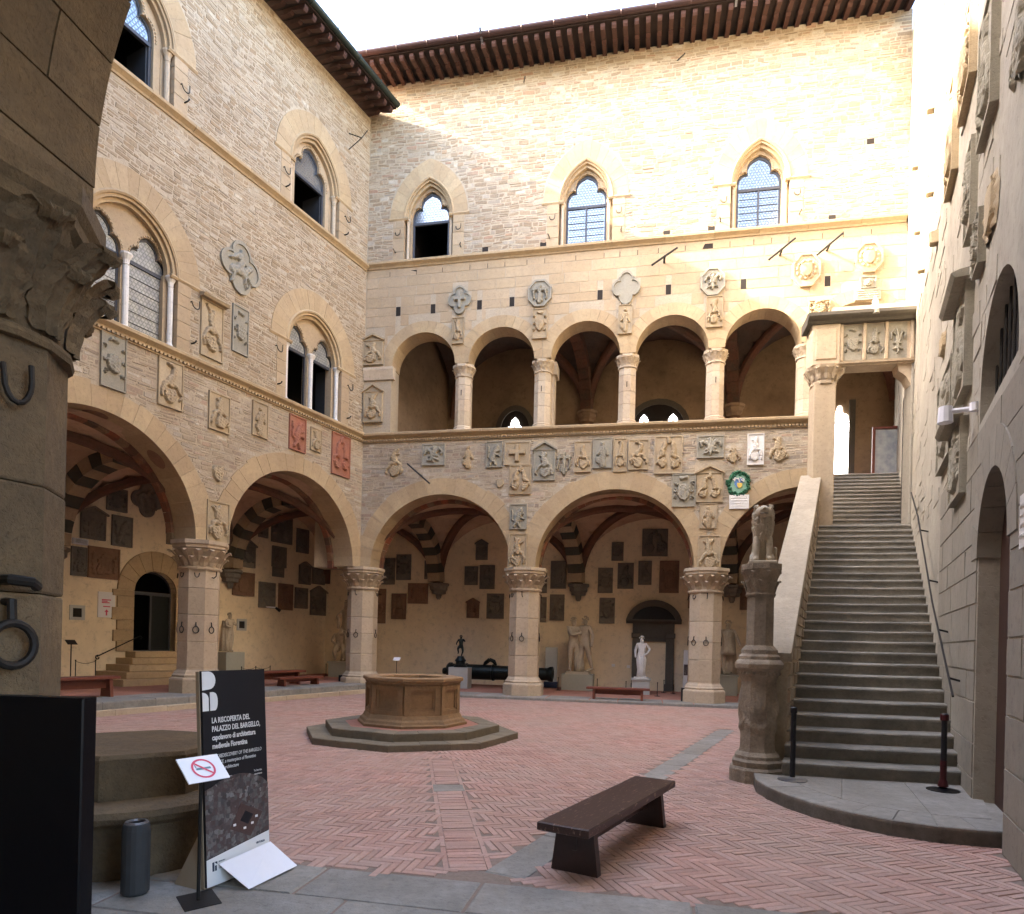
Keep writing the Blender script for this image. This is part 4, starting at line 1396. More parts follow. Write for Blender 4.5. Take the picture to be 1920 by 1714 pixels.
# eave of this wall
def eave(M, s0, s1, zt, out, drop, label, gut, gutr, n, tilt_len=5.0):
    t = thing('roof_eave', label, 'eave', M)
    sp = (s1 - s0) / n
    rf = MB(); prof = [(.12, 0), (-out * .5, -drop * .5), (-out + .12, -drop + .0), (-out, -drop + .05), (-out, -drop + .15), (.12, .17)]
    pts = [(.3, .0), (-out * .42, -drop * .45), (-out * .5, -drop * .45 + .05), (-out * .56, -drop * .5 + .02), (-out + .05, -drop), (-out, -drop + .05), (-out, -drop + .14), (.3, .17)]
    w = .062
    rf.add([(-w, y, z) for y, z in pts] + [(w, y, z) for y, z in pts], [tuple(range(8)), tuple(range(15, 7, -1))] + [((i + 1) % 8, i, 8 + i, 8 + (i + 1) % 8) for i in range(8)])
    me = rf.mesh('rafter', 'rafter_wood')
    for i in range(n):
        link('rafter', me, t, loc=(s0 + (i + .5) * sp, 0, zt))
    bd = MB(); e = .17; th = .05
    bd.add([(s0, -out - .06, zt - drop + .15), (s1, -out - .06, zt - drop + .15), (s1, .5, zt + .19), (s0, .5, zt + .19), (s0, -out - .06, zt - drop + .2), (s1, -out - .06, zt - drop + .2), (s1, .5, zt + .24), (s0, .5, zt + .24)],
           [(0, 1, 2, 3), (7, 6, 5, 4), (0, 4, 5, 1), (1, 5, 6, 2), (2, 6, 7, 3), (3, 7, 4, 0)])
    bd.build('roof_boards', 'roof_board', t)
    rl = MB(); sl = .12
    rl.add([(s0, -out - .1, zt - drop + .21), (s1, -out - .1, zt - drop + .21), (s1, tilt_len, zt + .26 + sl * tilt_len), (s0, tilt_len, zt + .26 + sl * tilt_len), (s0, -out - .1, zt - drop + .27), (s1, -out - .1, zt - drop + .27), (s1, tilt_len, zt + .32 + sl * tilt_len), (s0, tilt_len, zt + .32 + sl * tilt_len)],
           [(0, 1, 2, 3), (7, 6, 5, 4), (0, 4, 5, 1), (1, 5, 6, 2), (2, 6, 7, 3), (3, 7, 4, 0)])
    rl.build('roof', 'roof_tile', t)
    g = MB(); yy = -out - .12; zz = zt - drop + .27
    prof = [(gutr * math.cos(a), gutr * math.sin(a)) for a in [math.pi + math.pi * i / 8 for i in range(9)]]
    prof = prof + [(x * .86, z * .86) for x, z in reversed(prof)]
    n8 = len(prof)
    g.add([(s0, yy + x, zz + z) for x, z in prof] + [(s1, yy + x, zz + z) for x, z in prof], [((i + 1) % n8, i, n8 + i, n8 + (i + 1) % n8) for i in range(n8)] + [tuple(range(n8)), tuple(range(2 * n8 - 1, n8 - 1, -1))])
    for i in range(int((s1 - s0) / .95)):
        x = s0 + .4 + i * .95
        g.tube([(x, yy + gutr * 1.06 * math.cos(a), zz + gutr * 1.06 * math.sin(a)) for a in [math.pi + math.pi * i / 6 for i in range(7)]] + [(x, yy + gutr, zz + .03), (x, yy - gutr, zz + .03)], .012, 4, closed=True)
    g.build('gutter', gut, t)
    return t
eave(ML, -17.5, .0, 18.5, .95, .22, 'wooden eave with dark green gutter over the wall with two tiers of windows', 'dark_gutter', .1, 57)

# ================================================================== wall with the upper loggia
BWALL = thing('palace_wall', 'courtyard wall with five-arched upper loggia, ashlar band and rubble top storey', 'wall', MBK)
BA = [(2.66, 2.3), (8.08, 2.35), (13.5, 2.33)]
btop = 19.45
LOG = [1.98, 4.5, 7.1, 9.64, 12.18, 14.72]
LZS, LR = 10.4, 1.06
low = [(-1.6, ZSP)]
for c, r in BA[:2]: low += arc(c, ZSP, r + .1, 180, 0, 28)
low += arc(BA[2][0], ZSP, BA[2][1] + .1, 180, 86, 14) + [(13.68, 8.1), (-1.6, 8.1)]
mb = MB(); plate(mb, low, [], .004, .72); mb.build('wall_core', 'mortar_low', BWALL)
up = [(-1.6, 8.1), (.92, 8.1), (.92, LZS)]
for c in LOG: up += arc(c, LZS, LR + .02, 180, 0, 18)
up += [(15.9, LZS), (15.9, btop), (-1.6, btop)]
WB = [(2.04, 13.75, 15.12, .62, .93, .8, 1.22), (7.0, 13.75, 15.12, .62, .93, .8, 1.22), (12.0, 13.75, 15.12, .62, .93, .8, 1.22)]
holes = [[(cx - ro - .02, sill - .02), (cx + ro + .02, sill - .02)] + pointed(cx, zs, ro + .02, ho + .02, 12) for cx, sill, zs, a, ha, ro, ho in WB]
mb = MB(); plate(mb, up, holes, .004, .65); mb.build('wall_core', 'mortar', BWALL)
exB = []
for c, r in BA: exB.append(('arch', c, ZSP, r + RING + .0, 0))
for c in LOG: exB.append(('arch', c, LZS, LR + .34, 8))
for cx, sill, zs, a, ha, ro, ho in WB:
    exB.append(('pt', cx, zs, ro + .5, ho + .62, zs - .02)); exB.append(('r', cx - ro - .38, cx + ro + .38, sill - .1, zs + .02))
for row in TAB_B:
    s, z, w, h, kind, col, shp = row
    if shp in ('none', 'x') and kind != 'tablet': continue
    exB.append(('c', s, z, w * .5) if shp in ('quatrefoil', 'octagon') else ('r', s - w / 2 - .015, s + w / 2 + .015, z - h / 2 - .015, z + h / 2 + .015))
HOLES = [(1.1, 12.17), (2.26, 12.17), (3.77, 12.18), (4.8, 12.2), (7.5, 12.2), (9.5, 12.2), (11.61, 12.19), (13.87, 12.09)]
HOLESU = [(3.91, 13.89), (5.73, 13.87), (9.41, 13.87), (10.68, 13.87), (13.95, 13.87), (14.9, 15.9)]
for s, z in HOLES: exB.append(('r', s - .08, s + .08, z - .15, z + .15))
for s, z in HOLESU: exB.append(('r', s - .1, s + .1, z - .08, z + .08))
hi = courses(0, 15.9, 13.75, btop, .065, .16, .11, .42, exB, .004, rng, .25)
lo = courses(0, 13.62, ZSP, 8.0, .06, .14, .1, .4, exB, .004, rng, .22)
mid = courses(0.0, 15.9, LZS, 13.55, .26, .36, .45, .95, exB, .004, rng)
mid += courses(0.0, .92, 8.3, LZS, .3, .4, .4, .6, exB, .004, rng)
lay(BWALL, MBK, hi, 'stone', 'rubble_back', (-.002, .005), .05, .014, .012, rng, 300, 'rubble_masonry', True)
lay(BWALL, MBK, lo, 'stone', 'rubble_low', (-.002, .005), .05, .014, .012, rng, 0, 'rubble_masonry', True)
lay(BWALL, MBK, mid, 'ashlar_block', 'ashlar', (.0, .006), .05, .006, .002, rng, 300, 'ashlar_masonry')
for s, z in HOLES:
    mb = MB(); mb.box(s - .075, s + .075, -.001, .03, z - .145, z + .145); mb.build('putlog_hole', 'dark_room', BWALL)
for s, z in HOLESU:
    mb = MB(); mb.box(s - .095, s + .095, -.001, .03, z - .075, z + .075); mb.build('putlog_hole', 'dark_room', BWALL)
for k, (c, r) in enumerate(BA): clip_voussoirs(BWALL, c, ZSP, r, r + RING, 25, -.012, .73, 'voussoir', 2.7, 12 if k == 2 else 0)
for c in LOG:
    for i in range(15):
        t0, t1 = 180 * i / 15, 180 * (i + 1) / 15; g = .12
        inner = arc(c, LZS, LR - .02, t0 + g, t1 - g, 3); outer = [(max(c - 1.29, min(c + 1.29, x)), z) for x, z in arc(c, LZS, LR + .34, t1 - g, t0 + g, 3)]
        MB().prism(inner + outer, -.01 - R.uniform(0, .006), .66).build('voussoir', 'voussoir', BWALL)
for k, (cx, sill, zs, a, ha, ro, ho) in enumerate(WB):
    window(BWALL, cx, sill, zs, a, ha, ro, ho, 'x', k > 0, vo=(ro + .48, ho + .6), colr=.045)
    for f in (-1, 1):
        x0, x1 = sorted((cx + f * ro, cx + f * (ro + .38)))
        for q in courses(x0, x1, sill, zs - .02, .28, .45, .5, .8, [], .004, rng):
            mb = MB(); piece(mb, q, -.008, .2, .006, .002, rng); mb.build('jamb_stone', 'ashlar', BWALL)
        mb = MB(); hook(mb, cx + f * (ro + .2), zs - .45, .16); mb.build('iron_hook', 'iron', BWALL)
        mb = MB(); mb.tube([(cx + f * (ro + .28), .05, sill + .3), (cx + f * (ro + .28), -.12, sill + .3), (cx + f * (ro + .31), -.14, sill + .36)], .016, 6); mb.build('iron_peg', 'iron', BWALL)
string_course(BWALL, .05, 15.85, 13.55, False)
string_course(BWALL, .05, 13.6, 8.08, True, big=1.15)
for a, b in (((9.0, 12.78), (9.72, 13.23)), ((12.23, 12.65), (12.93, 13.2)), ((13.5, 12.67), (14.16, 13.22)), ((1.65, 7.21), (2.4, 6.57))):
    mb = MB(); mb.tube([(a[0], -.32, a[1]), (b[0], -.32, b[1])], .028, 6)
    mx, mz = (a[0] + b[0]) / 2, (a[1] + b[1]) / 2
    mb.tube([(mx, .05, mz), (mx, -.34, mz)], .03, 6); mb.build('iron_bar', 'iron', BWALL)
eave(MBK, .0, 15.9, 19.42, 1.1, .2, 'brown rafter eave with copper gutter over the loggia wall', 'copper_gutter', .1, 50)
for s in (3.95, 11.1):
    mb = MB(); mb.box(-.03, .03, -1.42, -1.05, 19.28, 19.33); mb.v = [(x + s, y, z + (y + 1.05) * -.6) for x, y, z in mb.v]; t = mb.build('downspout_bracket', 'steel'); t.matrix_world = MBK; tag(t, 'small metal spout on the copper gutter above the ' + ('open window' if s < 6 else 'sunlit closed window'), 'bracket', 'gutter brackets')
for s in (5.0, 9.6):
    mb = MB(); mb.tube([(s, .02, 18.95), (s + .18, -.7, 18.5)], .018, 5); o = mb.build('iron_spike', 'iron', BWALL)

KINDN = {'helm': 'a shield with helm and crest', 'arms': 'a coat of arms', 'cross': 'a plain cross', 'eagle': 'an eagle', 'lily': 'a lily', 'bigshield': 'a smooth shield', 'blank': 'nothing', 'figure': 'a standing figure', 'lion': 'a lion', 'two': 'two crested shields', 'crest': 'a bird-necked crest over a shield', 'shield': 'a bare shield', 'scene': 'a small building', 'tablet': 'lettering'}
LABB = ['grey quatrefoil with a raised cross above the loggia columns', 'grey octagon carved with an eagle above the loggia', 'blank grey quatrefoil panel above the loggia', 'grey octagon carved with a lily above the loggia', 'sunlit octagon with smooth shield above the last loggia arch', 'sunlit octagon with smooth shield above the stair portal',
        'small tan helm relief above the first loggia column', 'small tan coat of arms above the second, doubled loggia column', 'small tan figure relief above the third loggia column', 'small tan framed helm relief above the fourth loggia column',
        'frameless tan helm relief beside the slanting iron bar', 'square grey lily relief under the loggia rail', 'frameless tan figure relief under the loggia rail', 'grey lion relief under the rail beside the square cross', 'square tan panel with a plain cross under the loggia rail', 'frameless tan shield below the lion panel', 'tan twin-crest relief below the cross panel', 'grey gabled helm relief under the loggia rail', 'frameless grey eagle relief beside the gabled panel', 'tan helm relief between the eagle and the grey figure',
        'grey relief of a standing figure under the loggia rail', 'narrow tan bird-necked crest relief without inner field', 'square-framed tan bird-necked crest under the rail', 'wide tan relief of two crests under the rail', 'square grey lily relief near the white panel', 'small frameless tan helm relief beside the white panel', 'white marble helm relief under the loggia rail', 'frameless tan helm relief beside the stair pier', 'grey coat of arms beside the gabled twin-crest panel', 'tan gabled relief of two crests above the pillar', 'grey lion relief above the middle pillar', 'tall tan helm relief on the middle pillar axis', 'tan figure relief under the gabled twin-crest panel', 'tall tan helm relief with scalloped top above the pillar by the stair',
        'tan gabled helm relief at the corner above the capital band', 'tan gabled helm relief at the corner below the capital band']
i = 0
for row in TAB_B:
    s, z, w, h, kind, col, shp = row
    if kind == 'wreath': continue
    if kind == 'tablet':
        if col == 'w': plaque(MBK, s, z, w, h, 'tablet', 'w', '-', 'white glazed scroll tablet under the green wreath', 'tablet', name='inscription_tablet')
        else: plaque(MBK, s, z - .12, w, h * .55, 'tablet', 'g', '-', 'grey inscription slab above the stair portal', 'tablet', name='inscription_tablet'); plaque(MBK, s, z + .2, w * .6, h * .55, 'shield', 'g', '-', 'small grey shield block above the inscription slab', 'coat of arms')
        continue
    lb = LABB[i] if i < len(LABB) else 'small sunlit coat of arms behind the stair portal cornice'; i += 1
    if s < .5 and z > 8.5: plaque(MBK, s, z, w, h, kind, col, shp, lb, 'coat of arms', 'coats of arms on the loggia wall', y=-.02)
    else: plaque(MBK, s, z, w, h, kind, col, shp, lb, 'coat of arms', 'coats of arms on the loggia wall', thick=.035 if z < 9 else .05)
# glazed wreath
wr = thing('glazed_wreath', 'green glazed terracotta wreath round a small coat of arms', 'wreath', local(MBK, 11.6, -.02, 6.42))
mb = MB()
for k in range(34):
    a = 2 * math.pi * k / 34
    for q in range(3):
        b = a + R.uniform(-.1, .1); r_ = .28 + R.uniform(-.05, .05)
        x, z = r_ * math.cos(b), r_ * math.sin(b) * 1.08; d = R.uniform(.05, .1); s_ = R.uniform(.03, .05)
        mb.add([(x - s_, .0, z - s_), (x + s_, .0, z - s_), (x + s_, .0, z + s_), (x - s_, .0, z + s_), (x, -d, z)], [(0, 1, 4), (1, 2, 4), (2, 3, 4), (3, 0, 4)])
mb.build('leaf_ring', 'glaze_green', wr)
mb = MB(); mb.lathe([(.25, .0), (.25, .02)], 20); mb.v = [(x, -z + .0, y * 1.08) for x, y, z in mb.v]; mb.build('disc', 'glaze_pale', wr)
for nm, m_, (cx, cz, w, h) in (('shield', 'glaze_blue', (0, .02, .22, .26)), ('shield_charge', 'glaze_yellow', (.03, -.05, .14, .14))):
    mb = MB(); d = .04 if nm == 'shield' else .06
    mb.prism([(cx - w / 2, cz + h / 2), (cx - w / 2, cz - h * .1), (cx - w * .3, cz - h * .4), (cx, cz - h * .55), (cx + w * .3, cz - h * .4), (cx + w / 2, cz - h * .1), (cx + w / 2, cz + h / 2)], -d, 0); mb.build(nm, m_, wr)
mb = MB()
for k in range(7):
    a = k * .9; mb.tube([(.1 * math.cos(a), -.06, .15 + .04 * math.sin(a * 2)), (.17 * math.cos(a + .4), -.05, .1 + .06 * math.sin(a))], .02, 5)
mb.build('mantling', 'glaze_white', wr)

# loggia columns ---------------------------------------------------------------------
def loggia_column(s, label, r=.25, double=False):
    t = thing('loggia_column', label, 'column', local(MBK, s, .33, 0), group='columns of the upper loggia')
    z0, z1 = 8.26, LZS
    b = r * OCT; ph = math.pi / 8
    MB().lathe([(b * 1.25, z0), (b * 1.25, z0 + .1), (b * 1.12, z0 + .13), (b * 1.14, z0 + .17), (b, z0 + .22)], 8, ph=ph).build('base', 'pillar_stone', t)
    z = z0 + .22
    while z < z1 - .36:
        h = R.uniform(.32, .5)
        if z1 - .36 - z - h < .2: h = z1 - .36 - z
        q = b * R.uniform(.99, 1.005)
        MB().lathe([(q * .98, z + .003), (q, z + .012), (q, z + h - .012), (q * .98, z + h - .003)], 8, ph=ph).build('shaft_block', 'pillar_stone', t); z += h
    zc = z1 - .36
    MB().lathe([(b * 1.08, zc - .02), (b * 1.08, zc + .02), (b * .98, zc + .03), (b * 1.0, zc + .12), (b * 1.22, zc + .26)], 16, ph=ph).build('capital', 'pillar_stone', t)
    lf = MB()
    for k in range(12):
        leaf(lf, (0, 0), ph + 2 * math.pi * k / 12, r * 1.0, zc + .03, .13, .12, .06)
        leaf(lf, (0, 0), ph + 2 * math.pi * (k + .5) / 12, r * 1.03, zc + .1, .16, .13, .1)
    lf.build('capital_leaves', 'pillar_stone', t)
    MB().lathe([(b * 1.24, zc + .25), (b * 1.34, zc + .29), (b * 1.34, z1)], 8, ph=ph).build('abacus', 'pillar_stone', t)
    if double:
        MB().box(.0, .34, .1, .5, z0, zc).build('pilaster', 'pillar_stone', t)
        MB().sweep([(-.5, 0), (.05, 0), (.1, .2), (.12, .36), (-.5, .36)], (.02, .1, zc), (.42, .1, zc)).build('pilaster_capital', 'pillar_stone', t)
    mb = MB(); mb.tube([(0, -r + .03, 9.6), (0, -r - .06, 9.55), (0, -r - .05, 9.4)], .012, 5); mb.build('iron_hook', 'iron', t)
for s, dbl, lb in ((3.24, False, 'first octagonal loggia column from the wall corner'), (5.78, True, 'second loggia column from the wall corner, doubled by a pilaster'), (8.36, False, 'third octagonal loggia column from the wall corner'), (10.91, False, 'fourth octagonal loggia column from the wall corner'), (13.42, False, 'fifth loggia column, half behind the stair pier')):
    loggia_column(s, lb, double=dbl)
pf = MB(); pf.sweep([(-.1, 0), (.05, 0), (.1, .2), (.13, .3), (.13, .38), (-.1, .38)], (-.0, .0, LZS - .4), (1.02, .0, LZS - .4)); pf.build('capital_band', 'pillar_stone', BWALL)

def wall_rib(parent, c, r, i0=0, n=30):
    for i in range(i0, n):
        t0, t1 = 180 * i / n, 180 * (i + 1) / n
        MB().prism(arc(c, ZSP - .05, r - .05, t0 + .1, t1 - .1, 2) + arc(c, ZSP - .05, r + .2, t1 - .1, t0 + .1, 2), .78, .98).build('painted_rib_stone', 'painted_band', parent)
for c, r in LA[:2]: wall_rib(LW, c, r)
for k, (c, r) in enumerate(BA): wall_rib(BWALL, c, r, 15 if k == 2 else 0)
# pillars ----------------------------------------------------------------------------
octagonal_pillar(local(MBK, -.02, .34, 0), 'octagonal stone pillar at the inner corner of the courtyard', zb=BZ, rot=-math.pi / 2)
octagonal_pillar(local(MBK, 5.38, .37, 0), 'octagonal stone pillar between cannon and embracing figures', zb=BZ, rot=-math.pi / 2)
octagonal_pillar(local(MBK, 10.8, .37, 0), 'octagonal stone pillar beside the red bench and white statue', zb=BZ, rot=-math.pi / 2)
octagonal_pillar(local(ML, -5.62, .38, 0), 'octagonal stone pillar beside the stepped doorway', zb=LZ, rot=-math.pi / 2)
octagonal_pillar(local(ML, -11.28, .38, 0), 'octagonal stone pillar furthest along the windowed wall, hidden by the near pillar', zb=LZ, rot=-math.pi / 2)

# ================================================================== porticoes behind the arches
def vault_bay(parent, q, zs, rise, mat, ribmat, n=18, name='vault_bay', ribs=True):
    """groin vault over the quadrilateral q (four corners in order)"""
    q = [Vector(p) for p in q]
    f = lambda t: math.sqrt(max(0, 1 - t * t))
    vs = []; fs = []
    def pos(u, v):
        return (q[0] * (1 - u) * (1 - v) + q[1] * u * (1 - v) + q[2] * u * v + q[3] * (1 - u) * v)
    for j in range(n + 1):
        for i in range(n + 1):
            u, v = i / n, j / n
            # denser towards the springing
            u = .5 - .5 * math.cos(math.pi * u); v = .5 - .5 * math.cos(math.pi * v)
            p = pos(u, v); z = zs + rise * max(f(2 * u - 1), f(2 * v - 1)); vs.append((p.x, p.y, z))
    for j in range(n):
        for i in range(n):
            a = j * (n + 1) + i; fs.append((a, a + 1, a + n + 2, a + n + 1))
    mb = MB(); mb.v = vs; mb.f = fs; mb.build(name, mat, parent, smooth=False)
    if ribs:
        for k in (0, 1):
            rb = MB(); m = 22; W = .14
            c0, c1 = (q[0], q[2]) if k == 0 else (q[1], q[3])
            side = (c1 - c0).cross(UP).normalized()
            vs = []; fs = []
            for i in range(m + 1):
                t = .5 - .5 * math.cos(math.pi * i / m); p = c0.lerp(c1, t); z = zs + rise * f(2 * t - 1)
                w = -rise * (2 * t - 1) / max(.2, f(2 * t - 1))
                for sx, dz in ((-W, .02), (-W, -.1), (-W * .5, -.18), (W * .5, -.18), (W, -.1), (W, .02)):
                    # push the section inwards at the haunches
                    pin = (c0.lerp(c1, .5) - p) * (min(.12, .12 * abs(2 * t - 1)) * (1 if dz < 0 else 0))
                    vs.append((p.x + side.x * sx + pin.x * .35, p.y + side.y * sx + pin.y * .35, max(zs - .1, z + dz)))
            for i in range(m):
                for j in range(5): fs.append((i * 6 + j, i * 6 + j + 1, i * 6 + j + 7, i * 6 + j + 6))
            rb.v = vs; rb.f = fs; rb.build('diagonal_rib', ribmat, parent)

def transverse(parent, a, b, zs, rise, n=19, w=.27, d=.34, stripes=True):
    """striped arch from a to b"""
    a, b = Vector(a), Vector(b); c = (a + b) / 2; h = (b - a).length / 2; ax = (b - a).normalized(); side = ax.cross(UP)
    for i in range(n):
        t0, t1 = math.pi * i / n, math.pi * (i + 1) / n
        vs = []
        for t in (t0 + .004, (t0 + t1) / 2, t1 - .004):
            for rr, rz in ((h - d, rise - d), (h + .03, rise + .03)):
                for sx in (-w, w):
                    p = c - ax * rr * math.cos(t) + side * sx; vs.append((p.x, p.y, zs + rz * math.sin(t)))
        fs = []
        for k in range(2):
            o = k * 4
            fs += [(o, o + 4, o + 5, o + 1), (o + 2, o + 3, o + 7, o + 6), (o, o + 2, o + 6, o + 4), (o + 1, o + 5, o + 7, o + 3)]
        fs += [(0, 1, 3, 2), (8, 10, 11, 9)]
        MB().add(vs, fs).build('arch_stone', ('stripe_dark' if i % 2 else 'stripe_pale') if stripes else 'rib_paint', parent)

def corbel(parent, p, axis, z, s=.32, mat='carved_dark'):
    mb = MB(); n = 8
    mb.lathe([(.06, z - .62), (.1, z - .55), (.12, z - .42), (s * .75, z - .4), (s * .78, z - .3), (s * .95, z - .24), (s * .97, z - .12), (s * 1.15, z - .08), (s * 1.15, z)], 8, (p.x, p.y), ph=math.pi / 8 + axis)
    mb.build('corbel', mat, parent)

OB, OL = 4.6, 4.6
# inner walls
ic = C0 + YL * OL
# intersection of the two inner wall lines
A_, B_ = ic, C0 + YB * OB
den = D1.x * (-SB.y) + SB.x * D1.y
tt = ((B_ - A_).x * (-SB.y) + SB.x * (B_ - A_).y) / den
INNER = A_ + D1 * tt
sLi = (INNER - C0).dot(D1); sBi = (INNER - C0).dot(SB)
PW = thing('portico_wall', 'cream plastered rear wall of the portico behind the loggia pillars', 'wall', MBK)
mb = MB(); plate(mb, [(sBi - .2, -.02), (18.5, -.02), (18.5, 7.0), (sBi - .2, 7.0)], [], OB, OB + .3); mb.build('plaster', 'plaster', PW)
for i, s in enumerate((1.24, 6.62, 12.04)):
    corbel(PW, Vector((s, OB - .1, 0)), -math.pi / 2, 3.9, .36)
PL = thing('portico_wall', 'cream plastered rear wall of the portico with the stepped doorway', 'wall', ML)
DC, DW = -3.85, .68
mb = MB(); plate(mb, [(-17.5, -.02), (sLi + .1, -.02), (sLi + .1, 7.0), (-17.5, 7.0)], [[(DC - DW, 1.17), (DC + DW, 1.17)] + arc(DC, 2.95, DW, 0, 180, 12, .62)], OL, OL + .3); mb.build('plaster', 'plaster', PL)
for s in (-6.85, -1.22):
    corbel(PL, Vector((s, OL - .1, 0)), -math.pi / 2, 3.9, .36)
# vaults
VB = thing('portico_vault', 'painted groin vaults over the portico behind the loggia pillars', 'vault')
ffB = [wpt(MBK, s, .36) for s in (-.02, 5.38, 10.8, 16.2)]; bbB = [wpt(MBK, s + 1.2, OB) for s in (-.02, 5.38, 10.8, 16.2)]
for i in range(3):
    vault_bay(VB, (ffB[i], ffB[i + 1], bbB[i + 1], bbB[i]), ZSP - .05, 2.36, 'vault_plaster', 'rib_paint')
for i in range(3):
    transverse(VB, ffB[i], bbB[i], ZSP - .05, 2.36)
VL = thing('portico_vault', 'painted groin vaults over the portico with the stepped doorway', 'vault')
ffL = [wpt(ML, s, .38) for s in (0, -5.62, -11.28, -17)]; bbL = [wpt(ML, s - 1.2, OL) for s in (0, -5.62, -11.28, -17)]
for i in range(3):
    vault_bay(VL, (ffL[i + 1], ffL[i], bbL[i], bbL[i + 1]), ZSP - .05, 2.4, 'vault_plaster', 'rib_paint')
for i in range(3):
    transverse(VL, ffL[i], bbL[i], ZSP - .05, 2.4)
vault_bay(VL, (ffL[0], bbB[0], INNER, bbL[0]), ZSP - .05, 2.36, 'vault_plaster', 'rib_paint')
# painted shields on the soffit of the near wide arch
for t, q in ((48, .9), (86, .6)):
    c, r = LA[1]
    mb = MB(); a = rad(t); vs = []
    for k in range(16):
        b = 2 * math.pi * k / 16; u = .26 * math.cos(b) / r; v = .38 + .2 * math.sin(b)
        vs.append((c + (r - .004) * math.cos(a + u), v, ZSP + (r - .004) * math.sin(a + u)))
    mb.add(vs, [tuple(range(16))]); mb.build('painted_roundel', 'carved_brown', LW)

# inner-wall plaques
gB = 'dark carved slabs on the portico walls'
NAMEC = {'d': 'dark grey', 'r': 'brown red'}
def inner_plaques(T, M, off, marks):
    short = {'helm': 'a helm', 'arms': 'arms', 'two': 'two crests', 'crest': 'a crest', 'scene': 'a building', 'tablet': 'lettering', 'lion': 'a lion', 'eagle': 'an eagle'}
    for s, z, w, h, kind, col, shp in T:
        lm = min(marks, key=lambda m: abs(m[0] - s)); d = s - lm[0]
        row = 'highest row' if z > 4.9 else ('middle row' if z > 3.8 else 'lowest row')
        rel = 'right above' if abs(d) < .45 else ('left of' if d < 0 else 'right of')
        size = 'small ' if w * h < .36 else ('large ' if w * h > .7 else '')
        shape = 'gabled ' if shp == 'gable' else ('lobed ' if shp == 'quatrefoil' else '')
        lab = '%s%s %sslab with %s, %s, %s the %s' % (size, NAMEC[col], shape, short[kind], row, rel, lm[1])
        plaque(M, s, z, w, h, kind, 'b' if col == 'r' else 'd', shp, lab, 'carved slab', gB, y=off, name='carved_slab', thick=.05)
inner_plaques(TAB_BI, MBK, OB, [(-1.3, 'struggling figures'), (.7, 'white-plated lectern'), (2.8, 'bronze figure'), (4.6, 'cannon muzzle'), (5.7, 'leaning grey panel'), (6.8, 'embracing pair'), (9.35, 'dark aedicule'), (11.8, 'marble soldier')])
inner_plaques([r for r in TAB_LI if r[4] not in ('SIGN', 'NICHE', 'DOOR', 'EMLIGHT', 'RAIL')], ML, OL, [(-6.8, 'iron lectern'), (-5.33, 'white visitor sign'), (-3.85, 'stepped doorway'), (-1.78, 'cloaked statue'), (.6, 'wall spotlight'), (3.2, 'struggling figures')])

# stepped doorway
dw = thing('doorway', 'arched stone doorway with glass leaf and worn steps in the portico wall', 'doorway', ML)
for i in range(9):
    t0, t1 = 180 * i / 9, 180 * (i + 1) / 9
    MB().prism(arc(DC, 2.95, DW, t0 + .4, t1 - .4, 3, .62) + arc(DC, 2.95, DW + .5, t1 - .3, t0 + .3, 3, 1.22), OL - .06, OL + .2).build('voussoir', 'voussoir', dw)
for f in (-1, 1):
    z = 1.17; k = 0
    while z < 2.94:
        h = min(R.uniform(.26, .4), 2.95 - z)
        if 2.95 - z - h < .15: h = 2.95 - z
        wd = .5 + (.16 if k % 2 else 0) * R.uniform(.6, 1)
        x0, x1 = sorted((DC + f * DW, DC + f * (DW + wd)))
        MB().cbox(x0, x1, OL - .055, OL + .2, z + .003, z + h - .003, .008).build('jamb_stone', 'voussoir', dw); z += h; k += 1
for i in range(5):
    z1 = 1.17 - i * .18; ww = .2 + i * .28
    MB().cbox(DC - DW - ww, DC + DW + min(ww, .5), OL - .45 - i * .3, OL + .1, LZ - .02 if i == 4 else z1 - .18, z1, .015).build('step', 'voussoir', dw)
fr = MB(); plate(fr, [(DC - DW, 1.17), (DC + DW, 1.17)] + arc(DC, 2.95, DW, 0, 180, 12, .62), [[(DC - DW + .05, 1.2), (DC - .02, 1.2), (DC - .02, 2.85), (DC - DW + .05, 2.85)], [(DC + .04, 1.2), (DC + DW - .05, 1.2), (DC + DW - .05, 2.85), (DC + .04, 2.85)], [(DC - DW + .05, 2.95)] + [(DC + DW - .05, 2.95)] + arc(DC, 2.97, DW - .05, 0, 180, 12, .55)], OL + .2, OL + .26)
fr.build('door_frame', 'frame_grey', dw)
MB().box(DC + .04, DC + DW - .05, OL + .225, OL + .235, 1.2, 2.85).build('door_pane', 'door_glass', dw)
gi = MB()
for k in range(6): gi.box(DC + .06, DC + DW - .08, OL + .27, OL + .29, 1.3 + k * .27, 1.34 + k * .27)
gi.box(DC + .32, DC + .35, OL + .27, OL + .29, 1.2, 2.85); gi.build('door_grille', 'iron', dw)
room_box(dw, DC - DW - .1, DC + DW + .1, 1.1, 3.65, OL + .3, 2.2)
MB().box(DC - DW, DC - .1, OL + 2.2, OL + 2.45, 1.17, 3.5).build('lit_passage_wall', 'plaster', dw)
